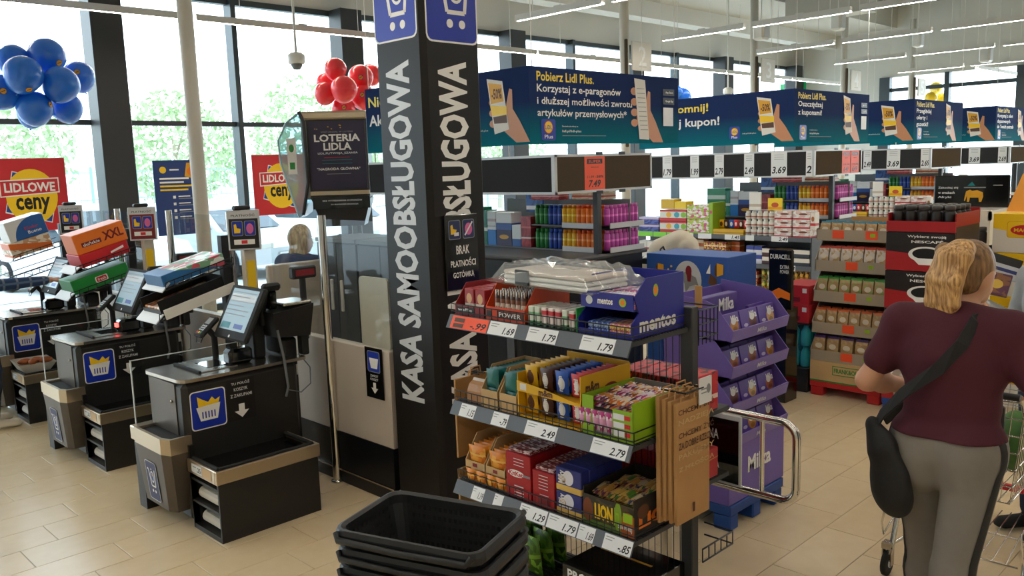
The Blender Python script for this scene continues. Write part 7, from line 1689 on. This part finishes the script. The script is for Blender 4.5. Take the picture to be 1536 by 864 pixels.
# --- shopper in a cream coat leaning between the lanes
J = dict(head=(0, .50, 1.02), look=(0, .75, -.65), headup=(0, .6, .8), neck=(0, .36, 1.12), chest=(0, .22, 1.18), waist=(0, .05, 1.12), pelvis=(0, -.05, .97), sl=(-.2, .30, 1.17), sr=(.2, .30, 1.17), el=(-.24, .40, .92), er=(.26, .42, .90), wl=(-.18, .55, .78), wr=(.2, .58, .76), hl=(-.1, -.05, .9), hr=(.1, -.05, .9), kl=(-.1, 0, .5), kr=(.1, 0, .5), nl=(-.1, -.04, .1), nr=(.1, -.04, .1), tl=(-.11, .12, .035), tr=(.11, .12, .035), upright=False, belt=1.0)
q = onz(985, 362, 1.30)
person('person', 'shopper in a cream coat leaning over behind the blue display box', (float(q[0])+.15, float(q[1])+.10, .06), math.radians(-150), J, 'coat_cream', 'coat_cream', 'hair_brown', short_hair, 'long', .013)
# --- shopper in a pale jacket at the right edge
J = dict(head=(0, .05, 1.56), neck=(0, .02, 1.42), chest=(0, 0, 1.25), waist=(0, 0, 1.07), pelvis=(0, 0, .92), sl=(-.19, 0, 1.37), sr=(.19, 0, 1.37), er=(.28, .02, 1.10), el=(-.27, .0, 1.12), wr=(.12, .33, 1.25), wl=(-.10, .28, 1.16), hl=(-.1, 0, .88), hr=(.1, 0, .88), kl=(-.1, .03, .49), kr=(.1, .0, .49), nl=(-.1, 0, .1), nr=(.1, 0, .1), tl=(-.11, .14, .035), tr=(.11, .14, .035), hem=.86, curl=.7, hdr=(-.4, .8, .2))
q = ony(1578, 450, 1.12)
person('person', 'shopper in a pale grey jacket hugging packages at the right edge', (float(q[0])+.02, 1.10, 0), math.radians(50), J, 'jacket_pale', 'jeans', 'hair_brown', short_hair, 'long', .012)
PB = (float(q[0]), 1.10)
q = ony(1490, 405, 1.42); put('dark_packet', box_mesh(.03, .22, .12, [pack('tray_pack', S('#c8ccd2'), [(S('#1c1d20'), .62, 1), (S('#2c3a78'), .3, .45)])], 'packet'), tuple(q+np.array([0, 0, -.03])), 'dark and silver packet held by the shopper in pale grey', 'packet', None, .3, (0.3, .2, .3))
q = ony(1478, 425, 1.40); put('fruit_packet', box_mesh(.03, .20, .12, [pack('fruit_pack', S('#5a2a4a'), (), [(S('#e0b84a'), .3, .5, .15, .2), (S('#e0b84a'), .7, .4, .15, .2)], 'x', (S('#8a5a3a'),), 5)], 'packet'), tuple(q+np.array([0, 0, -.05])), 'purple packet with yellow fruit held by the shopper in pale grey', 'packet', None, .3, (.2, .3, .2))
# --- seated cashier
def bob(h, f, u, r_):
    L = [('e', h-f*.015+u*.02, (.09, .105, .11), np.stack([r_, f, u], 1))]
    for i in range(9):
        a = (i-4)/4; o = r_*.085*a; L += [('c', h-f*(.07-.05*abs(a))+o*.9, h-f*(.085-.05*abs(a))-u*.12+o*1.1, .035, .03), ('c', h-f*(.085-.05*abs(a))-u*.12+o*1.1, h-f*(.07-.05*abs(a))-u*.21+o*1.25, .03, .010)]
    return L
J = dict(head=(0, .04, 1.36), look=(.25, 1, -.1), neck=(0, .0, 1.22), chest=(0, -.01, 1.04), waist=(0, -.02, .85), pelvis=(0, -.02, .68), sl=(-.18, 0, 1.15), sr=(.18, 0, 1.15), el=(-.22, .10, .92), er=(.24, .08, .92), wl=(-.15, .32, .86), wr=(.18, .30, .86), hl=(-.09, .0, .66), hr=(.09, .0, .66), kl=(-.12, .40, .62), kr=(.12, .40, .62), nl=(-.12, .36, .24), nr=(.12, .36, .24), tl=(-.12, .50, .17), tr=(.12, .50, .17), hem=.66, belt=.80)
q = ony(446, 352, 6.5)
person('person', 'seated cashier with ash blonde hair and blue uniform behind the service desk', (float(q[0]), float(q[1]), float(q[2])-1.40), math.radians(-75), J, 'uniform_blue', 'jeans', 'hair_ash', bob, 'short', .012)
t = thing('swivel_stool', 'black swivel stool under the seated cashier', 'stool', (float(q[0]), float(q[1]), 0)); sh_ = float(q[2])-1.40+.55
MB().lathe([(.0, sh_-.06), (.17, sh_-.06), (.19, sh_-.03), (.18, sh_-.005), (0, sh_)], 18).obj('seat', 'rubber', t); MB().tube([(0, 0, .05), (0, 0, sh_-.06)], .025, 10).obj('stem', 'chrome', t)
for i in range(5): a = i*2*math.pi/5; MB().tube([(0, 0, .07), (.25*math.cos(a), .25*math.sin(a), .03)], .016, 8).ball((.25*math.cos(a), .25*math.sin(a), .025), .025, 0, 8, 6).obj('foot_spoke', 'rubber', t)
